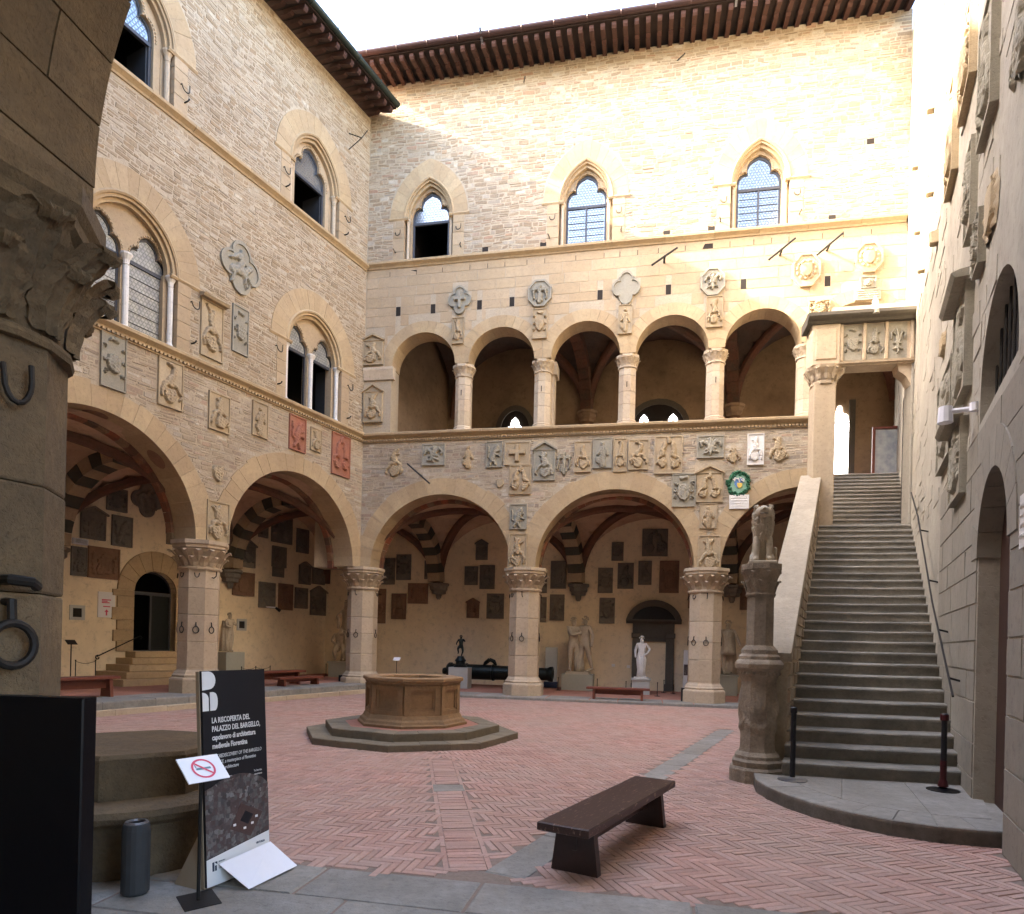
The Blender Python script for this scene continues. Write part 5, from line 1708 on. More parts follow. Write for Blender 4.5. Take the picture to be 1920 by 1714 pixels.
# wrought handrail beside the steps
hr = MB(); pts = [(-5.62, OL - .12, 1.03), (-4.42, OL - .12, 1.6)]
sc0 = [(-5.62 + .07 * math.cos(a) * (1 - i * .08) + .02, OL - .12, 1.0 + .07 * math.sin(a) * (1 - i * .08)) for i, a in enumerate([math.pi / 2 + .7 * k for k in range(8)])]
hr.tube(sc0[::-1] + pts + [(-4.36, OL - .12, 1.62), (-4.32, OL - .12, 1.57), (-4.36, OL - .12, 1.53)], .016, 6)
hr.tube([(-5.4, OL + .02, 1.1), (-5.4, OL - .12, 1.13)], .012, 5); hr.tube([(-4.55, OL + .02, 1.5), (-4.55, OL - .12, 1.53)], .012, 5)
o = hr.build('handrail', 'iron'); o.matrix_world = ML; tag(o, 'wrought iron handrail with scroll ends beside the doorway steps', 'handrail')
# wall niches, sign panel, lamp
for s, z in ((-6.12, 2.22), (-.62, 2.08)):
    t = thing('wall_niche', 'small square niche with stone frame in the plaster beside the %s' % ('doorway steps' if s < -3 else 'cloaked statue'), 'niche', local(ML, s, OL, z))
    fr = MB(); plate(fr, [(-.2, -.2), (.2, -.2), (.2, .2), (-.2, .2)], [[(-.12, -.12), (.12, -.12), (.12, .12), (-.12, .12)]], -.03, .02); fr.build('frame', 'pale_grey', t)
    MB().box(-.12, .12, -.006, -.001, -.12, .12).build('opening', 'dark_room', t)
sg = thing('wall_sign', 'white visitor sign with red lettering and arrow beside the doorway', 'sign', local(ML, -5.33, OL, 2.48))
MB().cbox(-.24, .24, -.03, .0, -.36, .36, .004).build('panel', 'white_print', sg)
pr_ = MB()
for k, (x0, x1, z) in enumerate(((-.14, .12, .14), (-.14, .08, .06), (-.1, .1, -.05), (-.14, .02, .1))):
    pr_.box(x0, x1, -.034, -.0305, z - .015, z + .012)
pr_.prism([(-.02, -.3), (.02, -.3), (.02, -.2), (.06, -.2), (0, -.13), (-.06, -.2), (-.02, -.2)], -.034, -.0305)
pr_.build('red_print', 'red_print', sg)
el = thing('emergency_light', 'white oblong emergency light above two slabs by the doorway', 'lamp', local(ML, -6.1, OL, 4.15))
MB().cbox(-.2, .2, -.1, 0, -.08, .08, .03).build('housing', 'paper_white', el)
mb = MB(); mb.box(-.16, .16, -.0, .04, -.05, .05); mb.v = [(x, y - .1, z) for x, y, z in mb.v]; mb.build('diffuser', 'pale_grey', el)
sp = thing('wall_spotlight', 'dark spotlight on a white arm on the plaster wall', 'lamp', local(ML, .6, OL, 2.75))
MB().box(-.2, .2, -.12, 0, -.02, .03).build('arm', 'paper_white', sp)
mb = MB(); mb.tube([(.16, -.14, .0), (.28, -.26, -.12)], [.04, .06], 8); mb.build('head', 'iron', sp)

# loggia interior ---------------------------------------------------------------------
LI = thing('loggia_interior', 'dim painted interior of the upper loggia with rear wall and vaults', 'loggia', MBK)
lf = MB(); lf.box(-2.0, 13.72, .1, OB + .2, 6.98, 7.08); lf.box(13.721, 18.5, 1.75, OB + .2, 6.98, 7.08); lf.build('floor_slab', 'terracotta_floor', LI)
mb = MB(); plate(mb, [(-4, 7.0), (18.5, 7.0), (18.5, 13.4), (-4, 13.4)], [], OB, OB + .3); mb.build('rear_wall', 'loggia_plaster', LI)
e0 = MB(); a = wpt(MBK, -.1, .65); inv = MBK.inverted()
e0.add([(.1, .5, 7.0), (1.4, OB, 7.0), (1.4, OB, 13.4), (.1, .5, 13.4)], [(0, 1, 2, 3)]); e0.build('end_wall', 'loggia_plaster', LI)
fq = [(0.6, .6), (5.78, .6), (10.95, .6), (16.2, .6)]
W4 = lambda s, y: MBK @ Vector((s, y, 0))
LV = thing('loggia_vault', 'dark painted vaults over the upper loggia', 'vault')
for i in range(3):
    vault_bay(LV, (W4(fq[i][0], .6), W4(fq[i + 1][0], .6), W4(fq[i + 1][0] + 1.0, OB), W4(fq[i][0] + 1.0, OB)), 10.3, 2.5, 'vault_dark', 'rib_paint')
    if i: transverse(LV, W4(fq[i][0], .6), W4(fq[i][0] + 1.0, OB), 10.3, 2.45, stripes=False, w=.2, d=.25)
for s in (6.78, 11.95):
    corbel(LI, Vector((s, OB - .1, 0)), -math.pi / 2, 10.25, .34, 'loggia_plaster')
mb = MB(); mb.box(-3, 18.5, .0, OB + .3, 13.3, 13.45); mb.build('roof_slab', 'dark_room', LI)
# framed recesses with bright lancet lights
def lancet(s, w, zb, zt, cross):
    t = MB(); h = zt - zb
    pts = [(s - w / 2, zb), (s + w / 2, zb), (s + w / 2, zb + h * .3)] + [(s + w * x / 2, zb + h * z) for x, z in ((.98, .4), (.8, .5), (.55, .53), (.55, .65), (.4, .82), (0, 1), (-.4, .82), (-.55, .65), (-.55, .53), (-.8, .5), (-.98, .4))] + [(s - w / 2, zb + h * .3)]
    t.prism(pts, OB - .03, OB - .01)
    return t.build('bright_lancet', 'day_window', LI)
for s, w, zb, zt in ((4.06, .6, 9.5, 10.2), (8.84, .55, 9.45, 10.1), (9.87, .58, 9.45, 10.08)):
    lancet(s, w, zb, zt, 0)
    mb = MB(); mb.box(s - .035, s + .035, OB - .045, OB - .032, zb + .2, zb + .42); mb.build('stained_panel', 'red_print' if s < 5 else 'glaze_blue', LI)
for s, w in ((4.06, 1.5), (9.35, 2.2)):
    mb = MB(); o_ = [(s - w / 2, 8.0), (s + w / 2, 8.0)] + arc(s, 9.7, w / 2, 0, 180, 12, .95); i_ = [(s - w / 2 + .2, 8.0), (s + w / 2 - .2, 8.0)] + arc(s, 9.7, w / 2 - .2, 0, 180, 12, .75)
    plate(mb, o_, [[(x, z + .001) for x, z in i_]], OB - .06, OB); mb.build('window_arch', 'gate_stone', LI)
    mb = MB(); mb.prism(i_, OB - .012, OB - .002); mb.build('window_recess', 'dark_room', LI)
MB().box(15.25, 15.75, OB - .03, OB - .01, 7.6, 9.5).build('bright_window', 'day_window', LI)
mb = MB(); mb.prism([(15.25, 9.55), (15.75, 9.55), (15.7, 9.8), (15.55, 9.85), (15.5, 10.1), (15.4, 10.1), (15.3, 9.8)], OB - .03, OB - .01); mb.build('bright_lancet', 'day_window', LI)
mb = MB(); mb.box(15.75, 15.95, OB - .06, OB - .005, 7.6, 10.3); mb.build('window_jamb', 'gate_stone', LI)
# painted heraldic panel and open door at the loggia end
e1 = MB(); e1.add([(.42, 1.6, 9.7), (1.1, 3.9, 9.7), (1.1, 3.9, 12.1), (.42, 1.6, 12.1)], [(0, 1, 2, 3)]); e1.build('painted_panel', 'carved_brown', LI)
MB().box(.1, .75, OB - .05, OB - .01, 7.08, 9.6).build('side_door', 'wood_door', LI)
dsp = thing('display_case', 'wood framed glass case standing at the top of the stair', 'case', local(MBK, 16.3, 2.5, 7.08))
fr = MB(); plate(fr, [(-.42, 0), (.42, 0), (.42, 1.62), (-.42, 1.62)], [[(-.34, .08), (.34, .08), (.34, 1.54), (-.34, 1.54)]], -.04, .04); fr.build('frame', 'bench_red', dsp)
MB().box(-.34, .34, -.006, .006, .08, 1.54).build('pane', 'pale_glass', dsp)

# unseen walls added behind the porticoes to stop the sun leaking in
for M, a, b, yy, zt_, lb in ((ML, -24, 7, 8.5, 18.0, 'plain unseen wall added behind the twin-window wing to block the sun'), (MBK, -8, 21, 8.0, 19.0, 'plain unseen wall added behind the loggia wing to block the sun')):
    o = MB().box(a, b, yy, yy + .4, -.02, zt_).build('rear_wall', 'mortar'); o.matrix_world = M; tag(o, lb, 'wall')

# ================================================================== wall beside the stair
RW = thing('palace_wall', 'grey plastered courtyard wall beside the stair with arched door and lunette', 'wall', MR)
DRC = 13.38
door_h = [(DRC - .78, .0), (DRC + .78, .0)] + arc(DRC, 2.72, .78, 0, 180, 16, .8)
lun_h = [(DRC - .92, 4.18), (DRC + .92, 4.26)] + arc(DRC, 4.4, .92, 0, 180, 16, .95)
mb = MB(); plate(mb, [(-6, -.02), (DRC - .78, -.02)] + [(DRC - .78, .0)] + arc(DRC, 2.72, .78, 180, 0, 16, .8) + [(DRC + .78, -.02), (18.5, -.02), (18.5, 18.9), (-6, 18.9)], [lun_h], .008, .7)
mb.build('wall_core', 'plaster_grey', RW)
exR = [('r', DRC - .8, DRC + .8, -.1, 2.72), ('arch', DRC, 2.72, .82, 0), ('r', DRC - .94, DRC + .94, 4.1, 4.4), ('arch', DRC, 4.4, .95, 4.1)]
qs = courses(9.2, 17.5, 0, 4.1, .32, .46, .5, 1.05, exR, .004, rng)
for q in qs:
    mb = MB(); piece(mb, q, -rng.uniform(0, .006), .1, .006, .003, rng); mb.build('ashlar_block', 'grey_wall', RW)
# irregular rendered courses higher up
qs = courses(-5, 17.5, 4.1, 18.8, .2, .34, .3, .8, exR, .004, rng)
lay(RW, MR, [q for q in qs if rng.random() < .3], 'stone', 'plaster_grey', (-.004, .004), .05, .02, .012, rng, 0, 'rubble_masonry', True)
for i in range(9):
    t0, t1 = 180 * i / 9, 180 * (i + 1) / 9
    MB().prism(arc(DRC, 2.72, .76, t0 + .3, t1 - .3, 3, .78) + arc(DRC, 2.72, 1.12, t1 - .3, t0 + .3, 3, 1.16), -.014, .6).build('voussoir', 'grey_wall', RW)
dd = MB(); dd.prism([(DRC - .78, .02), (DRC + .78, .02)] + arc(DRC, 2.72, .78, 0, 180, 12, .8), .2, .26); dd.build('door', 'wood_door', RW)
gr = MB()
for k in range(9):
    x = DRC - .85 + k * .21; gr.tube([(x, .14, 4.2), (x, .14, 5.35)], .014, 5)
gr.build('lunette_grille', 'iron', RW)
MB().prism(lun_h, .2, .24).build('lunette_dark_plate', 'dark_room', RW)  # near-black plate stands for the unlit space behind the grille
# iron handrail up the stair
hb = MB(); hb.tube([(12.0, -.12, 1.2), (9.6, -.12, 2.45), (6.9, -.12, 4.2), (5.2, -.12, 5.0)], .013, 8)
for s, z in ((11.6, 1.4), (10.4, 2.02), (9.0, 2.83), (7.4, 3.87)): hb.tube([(s, .06, z - .05), (s, -.12, z)], .014, 5)
o = hb.build('handrail', 'iron'); o.matrix_world = MR; tag(o, 'thin iron handrail climbing the wall beside the stair', 'handrail')
# plaques of this wall
RT = [(9.9, 5.05, 1.5, 1.3, 'arms', 'g', '-', 'large grey coat of arms panel on the wall above the handrail', .055),
      (11.2, 4.08, 1.0, .92, 'arms', 'g', 'hood', 'grey hooded coat of arms under the large panel beside the stair', .055),
      (11.4, 5.45, 1.0, 1.25, 'helm', 'g', 'hood', 'grey coat of arms with heavy stone hood beside the lunette', .06),
      (11.2, 9.13, .95, .95, 'arms', 's', '-', 'half sunlit plaque high on the wall beside the stair', .055),
      (12.75, 7.87, .8, 1.3, 'helm', 'g', '-', 'tall grey helm plaque high over the lunette', .05),
      (9.8, 9.15, .8, 1.4, 'helm', 's', '-', 'tall sunlit plaque high on the wall towards the loggia', .055),
      (11.7, 7.2, .5, 1.05, 'two', 'g', '-', 'narrow grey carved plaque with ring above the hooded arms', .045),
      (12.95, 6.25, .75, .56, 'bigshield', 's', 'none', 'plain stone shield bracket above the lunette', .06),
      (12.4, 6.2, .4, .6, 'arms', 'g', '-', 'small grey arms beside the plain stone shield', .045),
      (14.2, 7.0, .7, .75, 'helm', 'g', 'none', 'ragged grey frameless arms above the lunette towards the arcade', .06),
      (9.1, 6.46, .7, .5, 'shield', 's', 'none', 'small smooth shield beside the stair portal', .06),
      (14.95, 2.74, .5, .42, 'tablet', 'w', '-', 'small white framed notice beside the arched door', .03)]
for s, z, w, h, kd, col, shp, lb, th_ in RT:
    plaque(MR, s, z, w, h, kd, col, shp, lb, 'coat of arms' if kd != 'tablet' else 'tablet', 'coats of arms beside the stair', thick=th_, relmax=.05)
for s, z in ((6.6, 11.95), (6.9, 10.2), (5.4, 9.55), (7.8, 8.8), (4.2, 11.0), (3.0, 13.2)):
    o = MB().cbox(-.08, .08, -.12, .1, -.1, .1, .02).build('stone_corbel', 'carved'); o.matrix_world = local(MR, s, 0, z)
    tag(o, 'small stone corbel jutting from the sunlit upper wall beside the stair', 'corbel', 'corbels on the wall beside the stair')
lamp = thing('wall_floodlight', 'white floodlight on a short arm under the lunette', 'lamp', local(MR, 12.2, 0, 4.45))
mb = MB(); mb.tube([(0, .02, 0), (0, -.28, .0)], .03, 8); mb.build('arm', 'paper_white', lamp)
mb = MB(); mb.tube([(-.02, -.28, .06), (-.02, -.28, -.12)], [.07, .08], 10); mb.tube([(.12, -.02, .03), (.12, -.02, -.06)], .05, 8); mb.build('head', 'paper_white', lamp)

# ================================================================== stair
MST = frame(P0, D1, YL)
WST = (C1 - P0).dot(YR) / SB.dot(YR)
stairs = thing('staircase', 'broad worn grey stone staircase climbing to the loggia along the wall', 'staircase', Matrix.Translation(P0))
TR, RI, N1 = .326, .171, 26
def step_mesh(w, seed, x0=0.0, tr=TR):
    g = random.Random(seed); m = 10; vs = []; 
    def pt(x, d, z): p = SB * x + D1 * d; return (p.x, p.y, z)
    prev = None
    rows = []
    for i in range(m + 1):
        x = x0 + (w - x0) * i / m
        dip = -.012 * math.exp(-((i / m - .5) / .3) ** 2) + g.uniform(-.004, .004)
        f = g.uniform(-.006, .006)
        rows.append([pt(x, .012, 0), pt(x, .012, RI - .05), pt(x, -.02 + f, RI - .045), pt(x, -.02 + f, RI - .014 + dip), pt(x, -.006 + f, RI + dip), pt(x, tr * .5, RI + dip * .5), pt(x, tr + .2, RI), pt(x, tr + .2, 0)])
    k = 8
    for r in rows: vs += r
    fs = []
    for i in range(m):
        for j in range(k - 1):
            a = i * k + j; fs.append((a, a + k, a + k + 1, a + 1))
    fs += [tuple(range(k)), tuple(m * k + j for j in range(k - 1, -1, -1))]
    mb = MB(); mb.v = vs; mb.f = fs
    return mb.mesh('step', 'stair_stone')
meshes = [step_mesh(WST + .1, s) for s in range(5)]
first = step_mesh(WST + .35, 77)
for i in range(N1):
    p = D1 * (i * TR)
    link('step', first if i == 0 else meshes[i % 5], stairs, loc=(p.x, p.y, .15 + i * RI))
zl = .15 + N1 * RI
up_m = [step_mesh(WST + .1, 50 + s, .22, .32) for s in range(3)]
N2 = 14
for i in range(N2):
    p = D1 * (N1 * TR + .55 + i * .325)
    link('step', up_m[i % 3], stairs, loc=(p.x, p.y, zl + i * RI))
land = MB(); a = [Vector((0, 0, 0)), SB * (WST + .1)]
b0 = D1 * (N1 * TR - .02); b1 = D1 * (N1 * TR + .85)
land.prism([tuple((q + v)[:2]) for q, v in ((b0, a[0]), (b0, a[1]), (b1, a[1]), (b1, a[0]))], zl - .2, zl - .002, 'z'); land.build('landing', 'stair_stone', stairs)
core = MB(); core.add([tuple(SB * x + D1 * d + UP * z) for x in (0.02, WST + .05) for d, z in ((.3, 0), (N1 * TR + 5.2, 0), (N1 * TR + 5.2, 6.9), (N1 * TR + .55, zl - .1), (N1 * TR, zl - .1), (.3, .1))],
                      [(0, 1, 2, 3, 4, 5), (11, 10, 9, 8, 7, 6)] + [(i, 6 + i, 6 + (i + 1) % 6, (i + 1) % 6) for i in range(6)]); core.build('stair_core', 'stair_stone', stairs)
slope = (zl - .15) / (N1 * TR)
par = thing('stair_parapet', 'solid stone parapet with smooth sloping coping beside the stair', 'parapet', MST)
zt = lambda r: .15 + slope * r + 1.12
PR0, PR1 = .55, N1 * TR + .1
mb = MB(); mb.prism([(PR0, .0), (PR1, 0), (PR1, zt(PR1)), (PR0, zt(PR0))], .0, .36); mb.build('wall_core', 'mortar_low', par)
zi = .2
qq = []
for q in courses(PR0, PR1, .15, zt(PR1), .12, .2, .2, .5, [], .006, rng):
    m_ = (q[0] + q[1]) / 2
    if q[3] < zt(q[0]) - .02 and q[2] > .1 + slope * m_ - .3: qq.append(q)
mb = MB()
for q in qq: piece(mb, q, -.02 - rng.uniform(0, .015), .02, .014, .006, rng)
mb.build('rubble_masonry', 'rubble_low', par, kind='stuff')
k = 0; r_ = PR0 - .04
while r_ < PR1:
    L = min(R.uniform(1.1, 1.5), PR1 - r_)
    z0, z1 = zt(r_), zt(r_ + L)
    mb = MB(); mb.add([(r_ + .003, -.05, z0), (r_ + L - .003, -.05, z1), (r_ + L - .003, .42, z1), (r_ + .003, .42, z0), (r_ + .003, -.04, z0 + .11), (r_ + L - .003, -.04, z1 + .11), (r_ + L - .003, .41, z1 + .11), (r_ + .003, .41, z0 + .11)],
                     [(0, 3, 2, 1), (4, 5, 6, 7), (0, 1, 5, 4), (1, 2, 6, 5), (2, 3, 7, 6), (3, 0, 4, 7)]); mb.build('coping_stone', 'parapet_stone', par); r_ += L

# curved platform at the foot ---------------------------------------------------------
arcp = [(3.05, 8.3), (2.93, 7.9), (2.92, 7.5), (2.98, 7.1), (3.1, 6.75), (3.3, 6.4), (3.55, 6.15), (3.85, 5.97), (4.15, 5.88), (4.5, 5.8)]
inn = Vector((4.7, 7.7, 0))
plat = thing('stair_platform', 'low curved grey stone platform at the foot of the stair', 'platform', Matrix.Identity(4))
wallp = [(4.55, 5.8), (5.6, 7.75), (5.4, 8.1), (3.5, 8.5)]
base_poly = [Vector((x, y, 0)) for x, y in arcp] + [Vector((x, y, 0)) for x, y in wallp]
slab_piece([p for p in base_poly], -.02, .125, plat, 'grey_slab', 'platform_bed', .005)
for i in range(len(arcp) - 1):
    a, b = Vector((*arcp[i], 0)), Vector((*arcp[i + 1], 0))
    if i % 2 and i < len(arcp) - 2: pass
    ia, ib = a.lerp(inn, .24), b.lerp(inn, .24)
    slab_piece([a, b, ib, ia], -.018, .15, plat, 'grey_slab', 'edge_stone', .008)
pp = [Vector((*arcp[i], 0)).lerp(inn, .245) for i in range(len(arcp))]
cuts = [(0, 4), (4, 7), (7, 9)]
for a, b in cuts:
    top = [pp[i] for i in range(a, b + 1)]
    far = [Vector((3.45, 8.42, 0)), Vector((4.1, 8.2, 0)), Vector((4.75, 8.05, 0)), Vector((5.55, 7.9, 0))]
    ja = {0: 0, 4: 1, 7: 2, 9: 3}
    slab_piece(top + [far[ja[b]], far[ja[a]]], -.015, .15 + R.uniform(-.002, .003), plat, 'grey_slab', 'paving_slab', .006)

# portal across the stair -------------------------------------------------------------
MP = frame(P0 + D1 * (N1 * TR + .08), SB, YB)
XR = WST
portal = thing('stair_portal', 'stone portal with carved lintel spanning the stair', 'portal', MP)
MB().cbox(-.22, .27, -.22, .28, zl - 1.2, 8.0, .02).build('pier', 'pillar_stone', portal)
mb = MB(); mb.lathe([(.3, 7.95), (.3, 8.0), (.27, 8.03), (.29, 8.15), (.4, 8.3), (.42, 8.36)], 8, (.03, .02), ph=math.pi / 8); mb.build('capital', 'pillar_stone', portal)
lf = MB()
for k in range(12): leaf(lf, (.03, .02), 2 * math.pi * k / 12, .3, 8.05, .24, .13, .12)
lf.build('capital_leaves', 'pillar_stone', portal)
MB().cbox(-.3, .32, -.28, .3, 8.36, 9.32, .02).build('corner_block', 'pillar_stone', portal)
MB().cbox(-.22, .24, -.31, -.27, 8.48, 9.2, .02).build('corner_panel', 'pillar_stone', portal)
MB().cbox(.3, XR + .05, -.2, .25, 8.34, 9.32, .015).build('lintel', 'pillar_stone', portal)
MB().sweep([(0, 0), (.06, 0), (.07, .04), (.0, .05)], (.32, -.2, 8.38), (XR, -.2, 8.38)).build('lintel_fillet', 'pillar_stone', portal)
for x in (.36, .85, 1.32, XR - .12):
    MB().cbox(x - .035, x + .035, -.255, -.19, 8.44, 9.3, .01).build('lintel_pilaster', 'pillar_stone', portal)
MB().sweep([(0, 0), (.08, .0), (.12, .05), (.2, .09), (.24, .13), (.24, .2), (.1, .24), (0, .24)], (-.42, -.24, 9.31), (XR + .05, -.24, 9.31)).build('cornice', 'gate_stone', portal)
MB().box(-.42, XR + .05, -.24, .3, 9.31, 9.53).build('cornice_bed', 'gate_stone', portal)
mb = MB(); mb.add([(.1, -.3, 9.54), (XR, -.3, 9.54), (XR, .3, 9.54), (.1, .3, 9.54), (.18, -.1, 9.78), (XR, -.1, 9.78), (XR, .28, 9.78), (.18, .28, 9.78)], [(0, 3, 2, 1), (4, 5, 6, 7), (0, 1, 5, 4), (1, 2, 6, 5), (2, 3, 7, 6), (3, 0, 4, 7)]); mb.build('capping_stone', 'parapet_stone', portal)
MB().cbox(XR - .1, XR + .06, -.2, .25, zl - .2, 8.36, .02).build('wall_pier', 'grey_wall', portal)
mb = MB(); mb.prism([(.27, 8.36), (.27, 7.95), (.34, 8.1), (.45, 8.2), (.5, 8.36)], -.15, .2); mb.prism([(XR - .1, 8.36), (XR - .1, 7.85), (XR - .2, 8.05), (XR - .36, 8.18), (XR - .4, 8.36)], -.15, .2); mb.build('bracket', 'pillar_stone', portal)
gt = thing('iron_gate', 'dark spiked iron gate leaf folded against the stair portal wall', 'gate', MP)
for i in range(7):
    y = .3 + i * .13
    x = XR - .12 + SKW * y; mb = MB(); mb.tube([(x, y, zl), (x, y, 7.9), (x, y, 8.0)], [.016, .016, .003], 5); mb.build('bar', 'iron', gt)
mb = MB()
for z in (zl + .15, zl + 1.5, zl + 3.0): mb.tube([(XR - .12 + SKW * .25, .25, z), (XR - .12 + SKW * 1.12, 1.12, z)], .02, 4)
mb.build('rail', 'iron', gt)
for i, (x, kd) in enumerate(((.605, 'cross'), (1.085, 'lion'), (1.56, 'lily'))):
    plaque(MP, x, 8.87, .4, .8, ('arms', 'helm', 'lily')[i], 'g', 'none', ('cross-charged', 'quartered', 'lily')[i] + ' shield carved on the lintel of the stair portal', 'coat of arms', 'shields on the stair portal', y=-.2)
    MB().box(x - .2, x + .2, -.206, -.19, 8.46, 9.29).build('recess_panel', 'carved_grey', portal)
cam_l = thing('security_camera', 'white cylindrical camera mounted on the portal cornice', 'camera', local(MP, 1.02, -.36, 9.55))
mb = MB(); mb.tube([(0, 0, .2), (0, -.05, -.06)], [.06, .085], 10); mb.build('housing', 'paper_white', cam_l)
mb = MB(); mb.tube([(0, -.05, -.06), (0, -.07, -.15)], [.086, .08], 10); mb.build('hood', 'carved_grey', cam_l)
mb = MB(); mb.tube([(0, .12, -.02), (0, 0, .2), (0, 0, .3)], .025, 6); mb.build('bracket', 'paper_white', cam_l)

# lion column -------------------------------------------------------------------------
LC = thing('carved_column', 'weathered carved octagonal column at the foot of the stair', 'column', loc=(3.2, 8.62, 0), rotz=-.35)
ph = math.pi / 8
def octo(prof, name, mat='carved_column'):
    MB().lathe([(r * OCT, z) for r, z in prof], 8, ph=ph).build(name, mat, LC)
octo([(.33, -.02), (.33, .16), (.31, .19)], 'plinth')
octo([(.29, .19), (.30, .26), (.27, .29), (.27, .33), (.22, .38), (.215, .42)], 'base')
octo([(.21, .42), (.205, .7), (.215, 1.0), (.21, 1.28)], 'lower_shaft')
octo([(.21, 1.28), (.24, 1.36), (.26, 1.43), (.29, 1.45), (.295, 1.5), (.28, 1.53), (.25, 1.56), (.25, 1.6), (.22, 1.63), (.22, 1.68), (.17, 1.74)], 'middle_ledge')
octo([(.165, 1.74), (.16, 2.36)], 'upper_shaft')
octo([(.17, 2.36), (.185, 2.39), (.165, 2.42), (.18, 2.55), (.2, 2.62), (.235, 2.69), (.245, 2.71), (.245, 2.78)], 'capital')
lf = MB()
for k in range(8):
    leaf(lf, (0, 0), k * math.pi / 4, .155, 2.42, .15, .11, .06); leaf(lf, (0, 0), (k + .5) * math.pi / 4, .165, 2.52, .17, .12, .07)
lf.build('capital_leaves', 'carved_column', LC)
# boss with shield and swags round the lower shaft
mb = MB(); n1, n2 = 64, 30; vs = []; fs = []
for j in range(n2 + 1):
    for i in range(n1):
        a = 2 * math.pi * i / n1; z = .5 + .82 * j / n2
        v = (j / n2); u = ((a / (math.pi / 2)) + .5) % 1.0 - .5
        d = 1.0 * (.035 * math.exp(-((u / .25) ** 2 + ((v - .55) / .22) ** 2)) + .018 * max(0, math.sin(9 * a + 14 * v)) * math.exp(-((v - .5) / .35) ** 2) + .02 * math.exp(-((v - .22 - .12 * (2 * u) ** 2) / .06) ** 2))
        octr = .208 / math.cos(((a - ph * 0) + math.pi / 8) % (math.pi / 4) - math.pi / 8)
        e = min(1, v * 6, (1 - v) * 6)
        vs.append(((octr - .004 + d * e) * math.cos(a), (octr - .004 + d * e) * math.sin(a), z))
for j in range(n2):
    for i in range(n1): fs.append((j * n1 + i, j * n1 + (i + 1) % n1, (j + 1) * n1 + (i + 1) % n1, (j + 1) * n1 + i))
mb.v = vs; mb.f = fs; mb.build('carved_boss', 'carved_column', LC)
mb = MB()
for k in range(8):
    a = k * math.pi / 4; 
    for q in (-.06, 0, .06):
        x, y = .245 * math.cos(a) - q * math.sin(a), .245 * math.sin(a) + q * math.cos(a)
        mb.lathe([(.0, 1.355), (.022, 1.37), (.022, 1.395), (0, 1.41)], 6, (x, y), caps=False)
mb.build('beading', 'carved_column', LC)
# lion sitting upright
J = {'pel': (0, .16, .15, .085, .08), 'bel': (0, .1, .30, .10), 'che': (0, .0, .43, .125, .12), 'nec': (0, -.02, .56, .12), 'hed': (0, -.05, .68, .125), 'sno': (0, -.15, .655, .085), 'jaw': (0, -.19, .64, .06),
     'lfs': (.07, -.03, .36, .055), 'lfk': (.078, -.06, .2, .042), 'lfa': (.078, -.065, .07, .038), 'lfp': (.082, -.13, .04, .045),
     'rfs': (-.07, -.03, .36, .055), 'rfk': (-.078, -.06, .2, .042), 'rfa': (-.078, -.065, .07, .038), 'rfp': (-.082, -.13, .04, .045),
     'lh': (.09, .16, .13, .065), 'lhk': (.11, .08, .11, .05), 'lhp': (.115, .03, .035, .036),
     'rh': (-.09, .16, .13, .065), 'rhk': (-.11, .08, .11, .05), 'rhp': (-.115, .03, .035, .036),
     'tl1': (.05, .22, .06, .03), 'tl2': (.14, .17, .05, .026), 'tl3': (.165, .1, .1, .024), 'tl4': (.16, .07, .24, .026)}
E_ = [('pel', 'bel'), ('bel', 'che'), ('che', 'nec'), ('nec', 'hed'), ('hed', 'sno'), ('sno', 'jaw'), ('che', 'lfs'), ('lfs', 'lfk'), ('lfk', 'lfa'), ('lfa', 'lfp'), ('che', 'rfs'), ('rfs', 'rfk'), ('rfk', 'rfa'), ('rfa', 'rfp'), ('pel', 'lh'), ('lh', 'lhk'), ('lhk', 'lhp'), ('pel', 'rh'), ('rh', 'rhk'), ('rhk', 'rhp'), ('pel', 'tl1'), ('tl1', 'tl2'), ('tl2', 'tl3'), ('tl3', 'tl4')]
lion = thing('lion_statue', 'weathered stone lion sitting upright on the carved column', 'statue', loc=(3.2, 8.6, 2.78), rotz=-.3)
me = skin_mesh(J, E_, 'pel'); me.materials.append(MATS['marble_aged']); link('body', me, lion)
mane = MB(); g = random.Random(5)
for k in range(300):
    a = g.uniform(0, 2 * math.pi); v = g.random(); z = .32 + .42 * v
    if z > .57: cy, rr = -.02, .125 - .04 * max(0, z - .66) / .08
    else: cy, rr = .0, .075 + .05 * math.sin(min(1.57, (z - .3) * 7))
    if math.sin(a) < -.5 and z > .6: continue
    x, y = rr * math.cos(a), cy + rr * math.sin(a)
    mane.tube([(x * .8, cy + (y - cy) * .8, z + .03), (x, y, z), (x * .97, cy + (y - cy) * .97, z - .06)], [.014, .019, .005], 5)
mane.build('mane', 'marble_aged', lion)
for f in (-1, 1):
    fc = MB(); fc.lathe([(0, 0), (.024, .01), (.022, .035), (0, .048)], 8, (f * .1, -.05), caps=False); fc.v = [(x, y, z + .715) for x, y, z in fc.v]; fc.build('ear', 'marble_aged', lion)
    ey = MB(); ey.lathe([(0, -.008), (.011, -.004), (.011, .004), (0, .008)], 8, (f * .045, -.148), caps=False); ey.v = [(x, y, z + .722) for x, y, z in ey.v]; ey.build('eye', 'carved_dark', lion)
MB().tube([(-.045, -.195, .628), (0, -.238, .624), (.045, -.195, .628)], .009, 6).build('mouth', 'carved_dark', lion)
MB().tube([(0, -.2, .69), (0, -.24, .675)], [.016, .02], 8).build('nose', 'carved', lion)
MB().cbox(-.17, .17, -.19, .22, -.01, .035, .01).build('plinth', 'marble_aged', lion)

